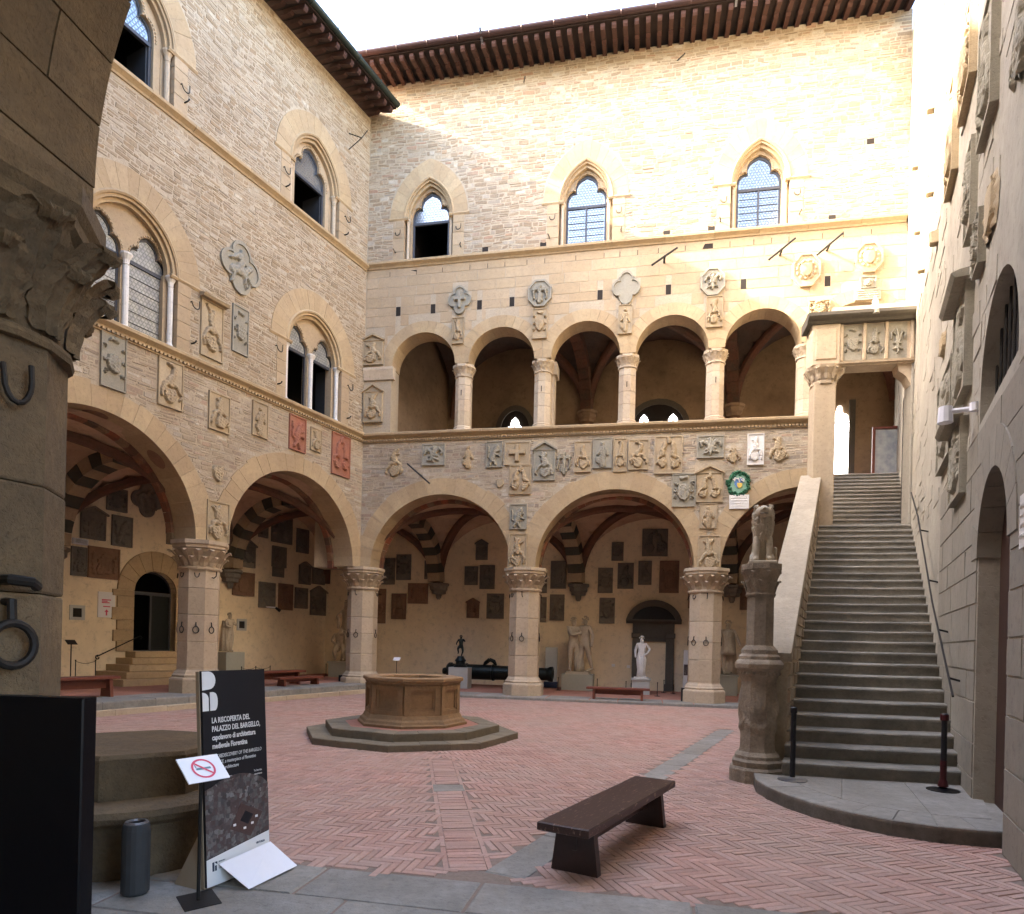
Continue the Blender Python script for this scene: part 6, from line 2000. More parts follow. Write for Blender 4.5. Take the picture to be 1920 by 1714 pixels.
# barrier posts ------------------------------------------------------------------------
for (x, y), red, lb in (((3.36, 7.9), False, 'plain black barrier post on the platform beside the carved column'), ((4.9, 7.52), True, 'black barrier post with dark red strap on the platform')):
    t = thing('barrier_post', lb, 'barrier post', loc=(x, y, .148), group='barrier posts at the stair foot')
    MB().lathe([(.165, 0), (.165, .012), (.05, .03), (.03, .04)], 20).build('base', 'steel' if not red else 'black_gloss', t)
    MB().lathe([(.03, .03), (.03, .8), (.038, .8), (.038, .86), (.03, .87)], 14).build('post', 'black_board', t)
    if red:
        MB().lathe([(.034, .1), (.034, .34), (.032, .34)], 12, caps=False).build('strap', 'dark_red', t)
        MB().lathe([(.036, .04), (.055, .05), (.045, .1), (.034, .13)], 12, caps=False).build('strap_coil', 'dark_red', t)
        MB().lathe([(.04, .79), (.044, .8), (.044, .85), (.04, .86)], 12, caps=False).build('cassette', 'dark_red', t)

# ================================================================== near arcade (where the camera stands)
MN = frame(KERB0, SB, YB)
NW = thing('arcade_wall', 'dark near arch and wall of the arcade framing the courtyard view', 'wall', MN)
NC, NR, NS = .47, 2.85, 4.5
ND0, ND1 = -1.74, -1.0
low = [(-17, 3.98), (NC - 8.1, 3.98)] + arc(NC - 5.7, NS, 2.4, 180, 0, 20) + [(NC - 3.3, 4.3), (NC - NR - .08, 4.3)] + arc(NC, NS, NR + .08, 180, 0, 24) + [(NC + NR + .08, 3.98), (4.6, 3.98), (4.6, 18.6), (-17, 18.6)]
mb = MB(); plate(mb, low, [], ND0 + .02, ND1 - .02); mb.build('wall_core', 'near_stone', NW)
for i in range(23):
    t0, t1 = 180 * i / 23, 180 * (i + 1) / 23
    n_ = 2 if i % 2 else 1
    for k in range(n_):
        y0 = ND0 + (ND1 - ND0) * k / n_; y1 = ND0 + (ND1 - ND0) * (k + 1) / n_
        rr = NR + R.uniform(-.012, .006)
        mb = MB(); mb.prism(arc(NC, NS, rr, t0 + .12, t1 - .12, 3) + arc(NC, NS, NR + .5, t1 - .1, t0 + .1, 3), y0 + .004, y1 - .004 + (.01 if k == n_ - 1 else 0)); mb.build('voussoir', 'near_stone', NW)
for f in (-1, 1):
    x0, x1 = sorted((NC + f * NR, NC + f * (NR + .4)))
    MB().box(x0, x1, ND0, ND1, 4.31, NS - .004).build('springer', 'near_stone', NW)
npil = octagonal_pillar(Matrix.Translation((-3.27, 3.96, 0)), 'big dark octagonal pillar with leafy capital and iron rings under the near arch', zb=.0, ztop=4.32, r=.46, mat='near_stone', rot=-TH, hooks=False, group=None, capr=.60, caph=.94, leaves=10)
# ironwork on the near pillar's inward face
def face_pt(u, d, z):      # u along the face (away from the camera), d out of the face
    p = D1 * u + YR * (.46 + d); return (p.x, p.y, z)
mb = MB(); w = .07
mb.tube([face_pt(-w, -.03, 3.16), face_pt(-w, .07, 3.16)] + [face_pt(w * math.cos(a), .08, 3.1 + .13 * math.sin(a)) for a in [math.pi + math.pi * k / 8 for k in range(9)]] + [face_pt(w, .07, 3.2)], .016, 8); mb.build('iron_hook', 'iron', npil)
mb = MB(); mb.tube([face_pt(-.02, -.03, 1.98), face_pt(-.02, .1, 1.98), face_pt(.06, .16, 1.97), face_pt(.1, .12, 1.95)], .03, 8); mb.build('torch_bracket', 'iron', npil)
mb = MB(); mb.tube([face_pt(.0, -.03, 1.86), face_pt(.0, .07, 1.86), face_pt(.0, .08, 1.72)], .026, 8)
mb.tube([face_pt(.0 + .11 * math.sin(a), .09, 1.62 + .12 * math.cos(a)) for a in [2 * math.pi * k / 20 for k in range(20)]], .024, 8, closed=True); mb.build('iron_ring', 'iron', npil)
mb = MB(); p = Vector((0, 0, 0)); 
nv = thing('portico_vault', 'plaster ceiling over the near arcade', 'vault', MN)
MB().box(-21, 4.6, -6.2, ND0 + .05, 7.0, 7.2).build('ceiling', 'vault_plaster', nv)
MB().box(-21, 4.6, -6.4, -6.2, 0, 7.2).build('rear_wall', 'plaster', nv)

# ================================================================== well
well = thing('stone_well', 'octagonal brown stone well with panelled sides on two steps', 'well', loc=tuple(WELL))
wp = rad(-92)
def ring_steps(r0, r1, z0, z1, name, mat, k=2):
    for i in range(8):
        a0, a1 = wp + math.pi / 4 * i, wp + math.pi / 4 * (i + 1)
        A = Vector((math.cos(a0), math.sin(a0), 0)); B = Vector((math.cos(a1), math.sin(a1), 0))
        for j in range(k):
            u0, u1 = j / k, (j + 1) / k
            slab_piece([A.lerp(B, u0) * r0, A.lerp(B, u1) * r0, A.lerp(B, u1) * r1, A.lerp(B, u0) * r1], z0, z1 + R.uniform(-.002, .002), well, mat, name, .01)
ring_steps(1.9, 1.45, -.02, .105, 'step_stone', 'well_step', 3)
ring_steps(1.56, 1.2, .09, .235, 'step_stone', 'well_step', 3)
MB().lathe([(1.25, .1), (1.25, .228)], 8, ph=wp).build('platform_bricks', 'terracotta_floor', well)
MB().lathe([(.98, .22), (.98, .27), (.95, .29), (.93, .33), (.89, .36), (.86, .42), (.84, .43)], 8, ph=wp).build('base_moulding', 'well_stone', well)
bd = MB(); bd.lathe([(.80, .42), (.80, .93)], 8, ph=wp, caps=False); bd.lathe([(.62, .93), (.62, .3)], 8, ph=wp, caps=False); bd.build('body', 'well_stone', well)
MB().lathe([(.625, .32), (.0, .32)], 8, ph=wp, caps=False).build('well_shaft_cover', 'dark_room', well)
rim = MB(); rim.lathe([(.62, .93), (.82, .92), (.85, .95), (.86, .98), (.9, 1.0), (.9, 1.045), (.88, 1.06), (.66, 1.06), (.62, 1.04), (.62, .93)], 8, ph=wp, caps=False); rim.build('rim', 'well_stone', well)
for i in range(8):
    a0, a1 = wp + math.pi / 4 * i, wp + math.pi / 4 * (i + 1)
    A = Vector((math.cos(a0), math.sin(a0), 0)) * .8; B = Vector((math.cos(a1), math.sin(a1), 0)) * .8
    t = (B - A).normalized(); n = Vector((t.y, -t.x, 0)); L = (B - A).length
    def P3(u, d, z): q = A + t * u + n * d; return (q.x, q.y, z)
    mb = MB()
    for (u0, u1, z0, z1, d) in ((0, .09, .43, .93, .05), (L - .09, L, .43, .93, .05), (.09, L - .09, .43, .5, .045), (.09, L - .09, .86, .93, .045)):
        mb.add([P3(u0, -.02, z0), P3(u1, -.02, z0), P3(u1, -.02, z1), P3(u0, -.02, z1), P3(u0, d, z0), P3(u1, d, z0), P3(u1, d, z1), P3(u0, d, z1)], [(0, 3, 2, 1), (4, 5, 6, 7), (0, 1, 5, 4), (1, 2, 6, 5), (2, 3, 7, 6), (3, 0, 4, 7)])
    mb.build('panel_frame', 'well_stone', well)
    mb = MB()
    for (u0, u1, z0, z1) in ((.09, .12, .5, .86), (L - .12, L - .09, .5, .86), (.12, L - .12, .5, .53), (.12, L - .12, .83, .86)):
        mb.add([P3(u0, -.01, z0), P3(u1, -.01, z0), P3(u1, -.01, z1), P3(u0, -.01, z1), P3(u0, .025, z0), P3(u1, .025, z0), P3(u1, .025, z1), P3(u0, .025, z1)], [(0, 3, 2, 1), (4, 5, 6, 7), (0, 1, 5, 4), (1, 2, 6, 5), (2, 3, 7, 6), (3, 0, 4, 7)])
    mb.build('panel_bead', 'well_stone', well)
    mb = MB(); k = 14
    for j in range(k):
        u = (j + .5) * L / k; mb.add([P3(u - .012, .0, .905), P3(u + .012, .0, .905), P3(u + .012, .055, .905), P3(u - .012, .055, .905), P3(u - .012, .0, .935), P3(u + .012, .0, .935), P3(u + .012, .055, .935), P3(u - .012, .055, .935)], [(0, 3, 2, 1), (4, 5, 6, 7), (0, 1, 5, 4), (1, 2, 6, 5), (2, 3, 7, 6), (3, 0, 4, 7)])
    mb.build('dentils', 'well_stone', well)
o = MB().box(-21.4, -21, -9, 6, -.02, 18.0).build('rear_wall', 'mortar'); o.matrix_world = MN; tag(o, 'plain unseen wall added past the near arcade to block stray light', 'wall')  # closing wall added out of view against light leaking into the porticoes

# ================================================================== benches
def bench(loc, rotz, L, W, H, mat, matleg, label, name='wooden_bench', group=None, th=.065):
    t = thing(name, label, 'bench', loc=loc, rotz=rotz, group=group)
    def bev(x0, x1, y0, y1, z0, z1, nm, m, c=.008):
        mb = MB(); vs = []
        for z, i in ((z0, c), (z0 + c, 0), (z1 - c, 0), (z1, c)):
            vs += [(x0 + i, y0 + i, z), (x1 - i, y0 + i, z), (x1 - i, y1 - i, z), (x0 + i, y1 - i, z)]
        fs = [(3, 2, 1, 0), (12, 13, 14, 15)]
        for k in range(3):
            for i in range(4): fs.append((k * 4 + i, k * 4 + (i + 1) % 4, k * 4 + 4 + (i + 1) % 4, k * 4 + 4 + i))
        mb.add(vs, fs); return mb.build(nm, m, t)
    bev(-L / 2, L / 2, -W / 2, W / 2, H - th, H, 'seat', mat)
    for f in (-1, 1):
        x = f * (L / 2 - L * .12)
        mb = MB(); w0, w1 = W * .46, W * .36
        mb.add([(x - .035, -w0, 0), (x + .035, -w0, 0), (x + .035, w0, 0), (x - .035, w0, 0), (x - .035, -w1, H - th + .002), (x + .035, -w1, H - th + .002), (x + .035, w1, H - th + .002), (x - .035, w1, H - th + .002)], [(0, 3, 2, 1), (4, 5, 6, 7), (0, 1, 5, 4), (1, 2, 6, 5), (2, 3, 7, 6), (3, 0, 4, 7)])
        mb.build('leg', matleg, t)
    bev(-L / 2 + L * .1, L / 2 - L * .1, -.02, .02, H * .42, H - th + .003, 'stretcher', matleg, .004)
    return t
bench((.915, 5.66, .0), math.atan2(1.79, 1.04), 2.08, .41, .40, 'worn_wood', 'bench_dark', 'dark worn wooden bench standing on the stone strip in the open courtyard')
pB = wpt(MBK, 8.32, -.1); bench((pB.x, pB.y, BZ), -NB, 1.85, .34, .36, 'bench_red', 'bench_red', 'red brown bench in front of the white statue', group='red brown benches')
pA = wpt(ML, -8.35, .55); bench((pA.x, pA.y, LZ), math.pi / 2 - TH, 1.5, .4, .46, 'bench_red', 'bench_red', 'red brown bench below the iron lectern by the doorway', group='red brown benches')
pA = wpt(ML, -2.6, .9); bench((pA.x, pA.y, LZ), math.pi / 2 - TH, 2.1, .42, .42, 'bench_red', 'bench_red', 'larger red brown bench by the plaster wall behind the banner', group='red brown benches')
pA = wpt(ML, -2.2, .35); bench((pA.x, pA.y, LZ), math.pi / 2 - TH, 1.75, .32, .26, 'bench_red', 'bench_red', 'low red brown bench pushed against the larger bench', group='red brown benches')

# ================================================================== statues
BODY = {'pel': (0, 0, .53, .08, .065), 'bel': (0, 0, .61, .075, .06), 'che': (0, .0, .72, .095, .07), 'nec': (0, 0, .815, .036), 'chi': (0, -.012, .862, .045), 'hed': (0, .004, .93, .053),
        'lsh': (.1, .0, .785, .043), 'lel': (.145, .01, .64, .032), 'lwr': (.14, -.05, .51, .024), 'lha': (.135, -.07, .465, .026),
        'rsh': (-.1, .0, .785, .043), 'rel': (-.145, .01, .64, .032), 'rwr': (-.14, -.05, .51, .024), 'rha': (-.135, -.07, .465, .026),
        'lhi': (.055, 0, .49, .068), 'lkn': (.062, -.012, .28, .046), 'lan': (.06, .01, .055, .027), 'lto': (.065, -.07, .02, .022),
        'rhi': (-.055, 0, .49, .068), 'rkn': (-.062, -.012, .28, .046), 'ran': (-.06, .01, .055, .027), 'rto': (-.065, -.07, .02, .022)}
BEDGE = [('pel', 'bel'), ('bel', 'che'), ('che', 'nec'), ('nec', 'chi'), ('chi', 'hed'), ('che', 'lsh'), ('lsh', 'lel'), ('lel', 'lwr'), ('lwr', 'lha'), ('che', 'rsh'), ('rsh', 'rel'), ('rel', 'rwr'), ('rwr', 'rha'),
         ('pel', 'lhi'), ('lhi', 'lkn'), ('lkn', 'lan'), ('lan', 'lto'), ('pel', 'rhi'), ('rhi', 'rkn'), ('rkn', 'ran'), ('ran', 'rto')]
def body(parent, h, mat, pose=None, loc=(0, 0, 0), rotz=0.0, name='body', hair=True):
    J = dict(BODY)
    for k, v in (pose or {}).items(): J[k] = tuple(v) + tuple(J[k][3:])
    me = skin_mesh(J, BEDGE, 'pel', 2, h); me.materials.append(MATS[mat])
    o = link(name, me, parent, loc=loc, rotz=rotz)
    if hair:
        hx, hy, hz = (c * h for c in J['hed'][:3]); mb = MB(); g = random.Random(int(h * 100))
        for k in range(34):
            a = g.uniform(-.3, math.pi + .3); e = g.uniform(-.2, 1.4); r = .055 * h
            mb.lathe([(0, -.012 * h), (.014 * h, -.004 * h), (.013 * h, .006 * h), (0, .013 * h)], 6, caps=False)
            mb.v[-24:] = [(x + hx + r * math.cos(a) * math.cos(e), y + hy + r * math.sin(a) * math.cos(e), z + hz + r * math.sin(e)) for x, y, z in mb.v[-24:]]
        mb.build('hair', mat, o)
        mb = MB(); mb.tube([(hx, hy - .05 * h, hz + .005 * h), (hx, hy - .064 * h, hz - .025 * h)], [.006 * h, .011 * h], 6)
        for f in (-1, 1): mb.tube([(hx + f * .01 * h, hy - .05 * h, hz + .006 * h), (hx + f * .032 * h, hy - .044 * h, hz + .004 * h)], .006 * h, 5)
        mb.tube([(hx - .014 * h, hy - .054 * h, hz - .042 * h), (hx + .014 * h, hy - .054 * h, hz - .042 * h)], .005 * h, 5)
        mb.build('face', mat, o)
    return o
def drape(parent, prof, mat, folds=9, depth=.12, c=(0, 0), name='drapery', a0=0.0, seed=1):
    g = random.Random(seed); p1, p2 = g.uniform(0, 6), g.uniform(0, 6)
    MB().lathe(prof, 40, c, fold=lambda a, z: 1 + depth * math.sin(folds * a + p1 + z * 1.5) + depth * .4 * math.sin(folds * 2.3 * a + p2)).build(name, mat, parent, smooth=True)
def pedestal(parent, w, d, z0, z1, mat, cap=True):
    mb = MB()
    mb.box(-w / 2, w / 2, -d / 2, d / 2, z0, z1 - (.05 if cap else 0))
    parent_o = mb.build('pedestal', mat, parent)
    if cap: MB().box(-w / 2 - .035, w / 2 + .035, -d / 2 - .035, d / 2 + .035, z1 - .05, z1).build('pedestal_cap', mat, parent)
    return parent_o
# embracing pair
st = thing('statue_group', 'marble pair of embracing figures on a low sage block', 'statue', local(MBK, 6.78, 3.5, BZ))
pedestal(st, 1.1, .7, 0, .56, 'sage_block', False)
MB().box(-.42, .42, -.26, .26, .56, .64).build('plinth', 'marble_aged', st)
body(st, 1.98, 'marble_aged', {'lha': (.04, -.13, .76), 'lwr': (.07, -.12, .73), 'lel': (.14, -.04, .66), 'rha': (.12, -.1, .7), 'rwr': (.06, -.12, .7), 'rel': (-.08, -.1, .66)}, (-.2, 0, .62), .5)
body(st, 2.02, 'marble_aged', {'rha': (-.14, -.08, .75), 'rwr': (-.1, -.11, .73), 'rel': (-.15, -.05, .67), 'lel': (.17, .0, .64), 'lwr': (.16, -.02, .5), 'lha': (.16, -.03, .45), 'lkn': (.08, .03, .28), 'lan': (.1, .1, .06)}, (.2, .03, .62), -.5)
drape(st, [(.16, .62), (.15, .9), (.1, 1.3), (.04, 1.5)], 'marble_aged', 7, .16, (.02, .08), seed=3)
# white standing figure
st = thing('statue', 'white marble standing figure with hand on hip in front of the dark aedicule', 'statue', local(MBK, 8.97, 2.6, BZ))
pedestal(st, .58, .5, 0, .52, 'pale_grey')
MB().box(-.24, .24, -.2, .2, .52, .57).build('plinth', 'marble_white', st)
body(st, 1.4, 'marble_white', {'lel': (.19, .03, .66), 'lwr': (.12, -.06, .56), 'lha': (.07, -.08, .54), 'rkn': (-.05, -.05, .28), 'ran': (-.05, .03, .06)}, (0, 0, .56))
drape(st, [(.15, .57), (.13, .8), (.15, 1.0), (.16, 1.18), (.12, 1.28)], 'marble_white', 8, .13, (0, .03), seed=5)
# armoured figure
st = thing('statue', 'aged marble soldier in tunic with cloak behind the pillar by the stair', 'statue', local(MBK, 11.84, 3.6, BZ))
pedestal(st, .62, .55, 0, .7, 'sage_block')
body(st, 1.88, 'marble_aged', {'rel': (-.16, .02, .66), 'rwr': (-.15, -.04, .55), 'rha': (-.14, -.06, .52), 'lel': (.16, -.02, .66), 'lwr': (.2, -.05, .55), 'lha': (.21, -.07, .51)}, (0, 0, .7))
drape(st, [(.27, 1.38), (.25, 1.5), (.19, 1.72), (.2, 1.95), (.22, 2.1), (.12, 2.2)], 'marble_aged', 14, .08, name='tunic', seed=6)
drape(st, [(.24, .72), (.2, 1.2), (.17, 1.8), (.12, 2.15)], 'marble_aged', 6, .14, (.08, .16), 'cloak', seed=8)
# crouching bronze
st = thing('bronze_statue', 'dark bronze figure twisting on a round base, on a pale pedestal', 'statue', local(MBK, 2.82, 2.2, BZ))
pedestal(st, .68, .55, 0, .72, 'pale_grey', False)
MB().lathe([(.24, .72), (.24, .77), (.17, .82), (.16, .9), (.2, .95), (.13, 1.04), (.1, 1.1)], 16).build('base', 'bronze', st)
body(st, .82, 'bronze', {'rhi': (-.06, -.02, .49), 'rkn': (-.14, -.13, .42), 'ran': (-.1, -.03, .24), 'rto': (-.13, -.09, .2), 'lkn': (.08, -.1, .3), 'lan': (.03, .02, .1), 'lto': (.05, -.05, .06), 'lel': (.16, -.08, .72), 'lwr': (.1, -.15, .8), 'lha': (.07, -.16, .83), 'rel': (-.17, .02, .66), 'rwr': (-.2, -.08, .6), 'rha': (-.2, -.11, .58)}, (0, 0, 1.02), .4)
# cannon
cn = thing('bronze_cannon', 'long dark bronze cannon lying on a low cradle by the portico wall', 'cannon', local(MBK, 3.6, 3.3, BZ))
prof = [(0, -1.75), (.1, -1.74), (.13, -1.66), (.1, -1.6), (.27, -1.56), (.32, -1.5), (.32, -1.4), (.28, -1.36), (.28, -.9), (.31, -.88), (.31, -.82), (.275, -.8), (.27, .1), (.3, .12), (.3, .18), (.26, .2), (.24, 1.2), (.26, 1.22), (.26, 1.28), (.235, 1.3), (.22, 2.1), (.27, 2.2), (.28, 2.3), (.2, 2.32), (.15, 2.3), (.14, 1.9), (0, 1.9)]
mb = MB(); mb.lathe(prof, 24, caps=False); mb.v = [(z, y, .52 + x) for x, y, z in mb.v]; mb.build('barrel', 'bronze', cn, smooth=False)
mb = MB()
for f in (-.14, .14): mb.tube([(-.2, f * .3, .78), (-.14, f, .86), (.0, f * 1.1, .98), (.14, f, .93), (.24, f * .3, .79)], [.035, .05, .06, .05, .03], 8)
mb.build('dolphin_handles', 'bronze', cn)
for x in (-1.1, .9): MB().box(x - .15, x + .15, -.3, .3, -.01, .28).build('cradle', 'black_board', cn)
# corner group
st = thing('statue_group', 'tall marble struggling figures on a tall pedestal at the portico corner', 'statue', local(MBK, -1.9, 2.9, BZ))
pedestal(st, .78, .7, 0, .76, 'sage_block')
body(st, 2.1, 'marble_aged', {'lel': (.16, -.03, .9), 'lwr': (.12, -.04, 1.02), 'lha': (.1, -.04, 1.06), 'rel': (-.16, -.08, .68), 'rwr': (-.06, -.14, .62), 'rkn': (-.1, -.12, .3), 'ran': (-.1, -.06, .1), 'rto': (-.11, -.12, .07)}, (.12, .02, .98), -.4)
body(st, 1.7, 'marble_aged', {'hed': (.1, -.14, .62), 'chi': (.06, -.13, .6), 'nec': (.03, -.09, .58), 'che': (0, -.05, .53), 'bel': (0, 0, .45), 'pel': (0, .04, .37), 'lhi': (.06, .03, .34), 'rhi': (-.06, .03, .34), 'lkn': (.1, -.14, .26), 'lan': (.08, .0, .06), 'rkn': (-.1, -.12, .2), 'ran': (-.1, .06, .05), 'lto': (.08, -.08, .03), 'rto': (-.1, .0, .03), 'lsh': (.1, -.05, .57), 'rsh': (-.1, -.05, .57), 'lel': (.16, -.06, .45), 'lwr': (.14, -.1, .33), 'lha': (.14, -.12, .3), 'rel': (-.16, -.08, .45), 'rwr': (-.1, -.14, .4), 'rha': (-.06, -.15, .38)}, (-.1, -.06, .76), .3)
drape(st, [(.2, .76), (.19, 1.2), (.14, 1.7), (.05, 2.0)], 'marble_aged', 7, .18, (.1, .12), 'drapery', seed=11)
# cloaked figure by the doorway
st = thing('statue', 'aged marble figure with cloak over the shoulder beside the small niche', 'statue', local(ML, -1.78, 3.8, LZ))
pedestal(st, .72, .6, 0, .88, 'sage_block', False)
body(st, 1.3, 'marble_aged', {'lel': (.14, -.06, .68), 'lwr': (.04, -.12, .7), 'lha': (.0, -.13, .71), 'rel': (-.15, -.04, .66), 'rwr': (-.08, -.12, .62), 'rha': (-.05, -.13, .62)}, (0, 0, .88))
drape(st, [(.17, .9), (.15, 1.3), (.13, 1.7), (.1, 1.9)], 'marble_aged', 7, .16, (-.06, .1), 'cloak', seed=13)

# aedicule on the rear wall -------------------------------------------------------------
ae = thing('aedicule', 'dark grey stone door surround with curved pediment behind the white statue', 'door surround', local(MBK, 9.36, OB, 0))
for f in (-1, 1):
    x0, x1 = sorted((f * .45, f * .74))
    MB().cbox(x0, x1, -.14, .02, BZ, 1.98, .02).build('jamb', 'aedicule_stone', ae)
    MB().cbox(x0 - .03, x1 + .03, -.2, .02, 1.98, 2.16, .02).build('bracket', 'aedicule_stone', ae)
    MB().cbox(x0 - .02, x1 + .02, -.17, .02, BZ - .01, BZ + .25, .02).build('jamb_base', 'aedicule_stone', ae)
MB().cbox(-.74, .74, -.12, .02, 1.98, 2.52, .015).build('frieze', 'aedicule_stone', ae)
MB().cbox(-.45, .45, -.1, .02, 1.85, 2.0, .015).build('lintel', 'aedicule_stone', ae)
MB().sweep([(0, 0), (.14, 0), (.2, .05), (.28, .1), (.28, .15), (0, .15)], (-.98, 0, 2.5), (.98, 0, 2.5)).build('cornice', 'aedicule_stone', ae)
seg_o = [(.98, 2.65)] + arc(0, 2.45, 1.0, 14, 166, 16, .9) + [(-.98, 2.65)]
seg_i = [(.76, 2.66)] + arc(0, 2.45, .8, 18, 162, 16, .68) + [(-.76, 2.66)]
mb = MB(); mb.prism(seg_o + seg_i[::-1], -.26, .02); mb.build('curved_pediment', 'aedicule_stone', ae)
MB().prism(seg_i, -.06, .02).build('tympanum', 'black_board', ae)
MB().box(-.45, .45, -.02, .015, BZ, 1.86).build('blocked_opening', 'plaster', ae)

# museum furniture ----------------------------------------------------------------------
sl = thing('info_panel', 'tall pale grey information slab leaning by the plaster wall', 'panel', local(MBK, 5.72, 4.15, BZ))
MB().cbox(-.22, .22, -.04, .04, .0, 1.48, .008).build('panel', 'pale_grey', sl); MB().box(-.24, .24, -.12, .12, 0, .22).build('foot', 'ink', sl)
bn = thing('info_panel', 'white information banner half hidden by the pillar', 'panel', local(MBK, 10.62, 3.9, BZ))
MB().cbox(-.22, .22, -.03, .03, .0, 1.5, .006).build('panel', 'white_print', bn); MB().box(-.2, .2, -.036, -.031, .62, 1.0).build('photo_print', 'aerial', bn); MB().box(-.24, .24, -.1, .1, 0, .14).build('foot', 'ink', bn)
bx = MB(); bx.cbox(-.08, .08, -.12, .12, 0, .4, .01); o = bx.build('cable_box', 'black_board'); o.matrix_world = local(MBK, 10.24, .3, BZ); tag(o, 'small black box on the kerb against the pillar by the stair', 'box', 'black boxes against pillars')
bx = MB(); bx.cbox(-.08, .08, -.12, .12, 0, .4, .01); o = bx.build('cable_box', 'black_board'); o.matrix_world = local(MBK, -.75, .5, BZ); tag(o, 'small black box on the kerb against the corner pillar', 'box', 'black boxes against pillars')
rp = thing('fire_panel', 'bright red fire point board behind the carved column', 'panel', local(MBK, 12.95, 3.4, BZ))
MB().cbox(-.2, .2, -.05, .05, 0, .95, .02).build('board', 'red_vinyl', rp)
MB().box(-.16, .16, -.056, -.049, .5, .85).build('notice', 'white_print', rp)
def stanchion(M, s, y, z, h=.42, lb='', group=None, rope=0):
    t = thing('rope_stanchion', lb, 'stanchion', local(M, s, y, z), group=group)
    MB().lathe([(.09, 0), (.09, .012), (.02, .02), (.012, .03), (.012, h), (.018, h), (.018, h + .03), (.0, h + .03)], 10).build('post', 'iron', t)
    if rope: MB().tube([Vector((rope * k / 6, 0, h - .01 - .06 * math.sin(math.pi * k / 6))) for k in range(7)], .006, 4).build('cord', 'iron', t)
gS = 'low iron stanchions along the portico walls'
for s, y, lb in ((4.3, 2.6, 'in front of the cannon'), (6.15, 2.9, 'left of the embracing pair, by the grey slab'), (7.5, 2.9, 'right of the embracing pair'), (8.5, 1.9, 'between the red bench and the white statue'), (9.5, 1.9, 'just right of the white statue'), (9.75, 3.6, 'by the right jamb of the dark aedicule'), (10.05, 3.4, 'between the aedicule and the half hidden banner'), (12.35, 2.9, 'beside the marble soldier')):
    stanchion(MBK, s, y, BZ, lb='low black iron stanchion ' + lb, group=gS)
for s, y, lb, rope in ((-6.7, 3.6, 'with cord, next to the iron lectern', .51), (-6.19, 3.6, 'between the lectern and the doorway steps', 0), (-1.97, 3.0, 'with cord, hiding the pedestal edge of the cloaked statue', .57), (-1.4, 3.0, 'with cord, in the middle before the cloaked statue', .6), (-.8, 3.0, 'ending the cord before the cloaked statue', 0), (2.3, 3.4, 'alone near the struggling marble figures', 0)):
    stanchion(ML, s, y, LZ + (.25 if s < -6 else 0), lb='low black iron stanchion ' + lb, group=gS, rope=rope)
for M, s, y, z, h, lb in ((ML, -6.82, 3.6, LZ, 1.15, 'thin iron lectern with tilted dark plate by the doorway'), (MBK, .72, 1.6, BZ, .95, 'thin lectern with tilted white plate beyond the well')):
    t = thing('text_lectern', lb, 'lectern', local(M, s, y, z))
    MB().lathe([(.12, 0), (.12, .015), (.014, .02), (.014, h)], 10).build('post', 'iron', t)
    mb = MB(); mb.box(-.12, .12, -.09, .09, -.008, .008); mb.v = [(x, y * .75 - z * .6, z * .75 + y * .6 + h) for x, y, z in mb.v]; mb.build('plate', 'iron' if M is ML else 'paper_white', t)
for s, z in ((7.95, .95), (8.5, .92)):
    o = MB().cbox(-.06, .06, -.012, 0, -.05, .05, .003).build('wall_label', 'white_print'); o.matrix_world = local(MBK, s, OB, z); tag(o, 'small white caption label on the plaster ' + ('nearer the embracing pair' if s < 8.2 else 'at the jamb of the dark aedicule'), 'label', 'caption labels')

# ================================================================== foreground
# leaning banner board
BA0, BA1 = Vector((-1.98, 4.42, 0)), Vector((-1.75, 4.93, 0))
bx_ = (BA1 - BA0).normalized(); by_ = Vector((-bx_.y, bx_.x, 0))
MBN = frame(BA0, bx_, by_) @ Matrix.Rotation(rad(-4), 4, 'X')
BWD, BHT = .56, 1.46
ban = thing('exhibition_banner', 'tall black exhibition board with white title and aerial photograph', 'banner', MBN)
MB().box(0, BWD, .0, .02, .02, BHT).build('board', 'black_board', ban)
MB().box(-.006, BWD, .0201, .05, .01, BHT - .002).build('backing', 'tan_edge', ban)
LY = -.0025
mb = MB(); mb.box(.0, BWD, -.002, -.0002, .02, .2); mb.add([(0, -.002, .2), (BWD, -.002, .2), (BWD, -.002, .27)], [(0, 1, 2)]); mb.build('white_base', 'white_print', ban)
mb = MB(); top = [(0, .205), (BWD, .275), (BWD, .62)] + [(BWD * (1 - t), .62 + .14 * math.sin(math.pi * (t * .75 + .12)) - .03) for t in [.1 * k for k in range(1, 10)]] + [(0, .66)]
mb.prism(top, -.003, -.0003); mb.build('aerial_photo', 'aerial', ban)
mb = MB()
for pts in ([(.2, .36), (.38, .27), (.5, .42), (.3, .52)],):
    mb.prism(pts, -.0042, -.0031)
mb.build('printed_palace_roof', 'printed_roof', ban)
mb = MB(); mb.prism([(.29, .4), (.36, .36), (.41, .42), (.34, .46)], -.0052, -.0043); mb.build('printed_courtyard', 'black_board', ban)
mb = MB()
for x, z in ((.33, .34), (.4, .36), (.44, .4), (.24, .38)): mb.box(x - .012, x + .012, -.0052, -.0043, z - .008, z + .008)
mb.build('printed_lights', 'white_print', ban)
mb = MB(); mb.prism([(.0, .62)] + [(.004, .9)] , 0, 0) if False else None
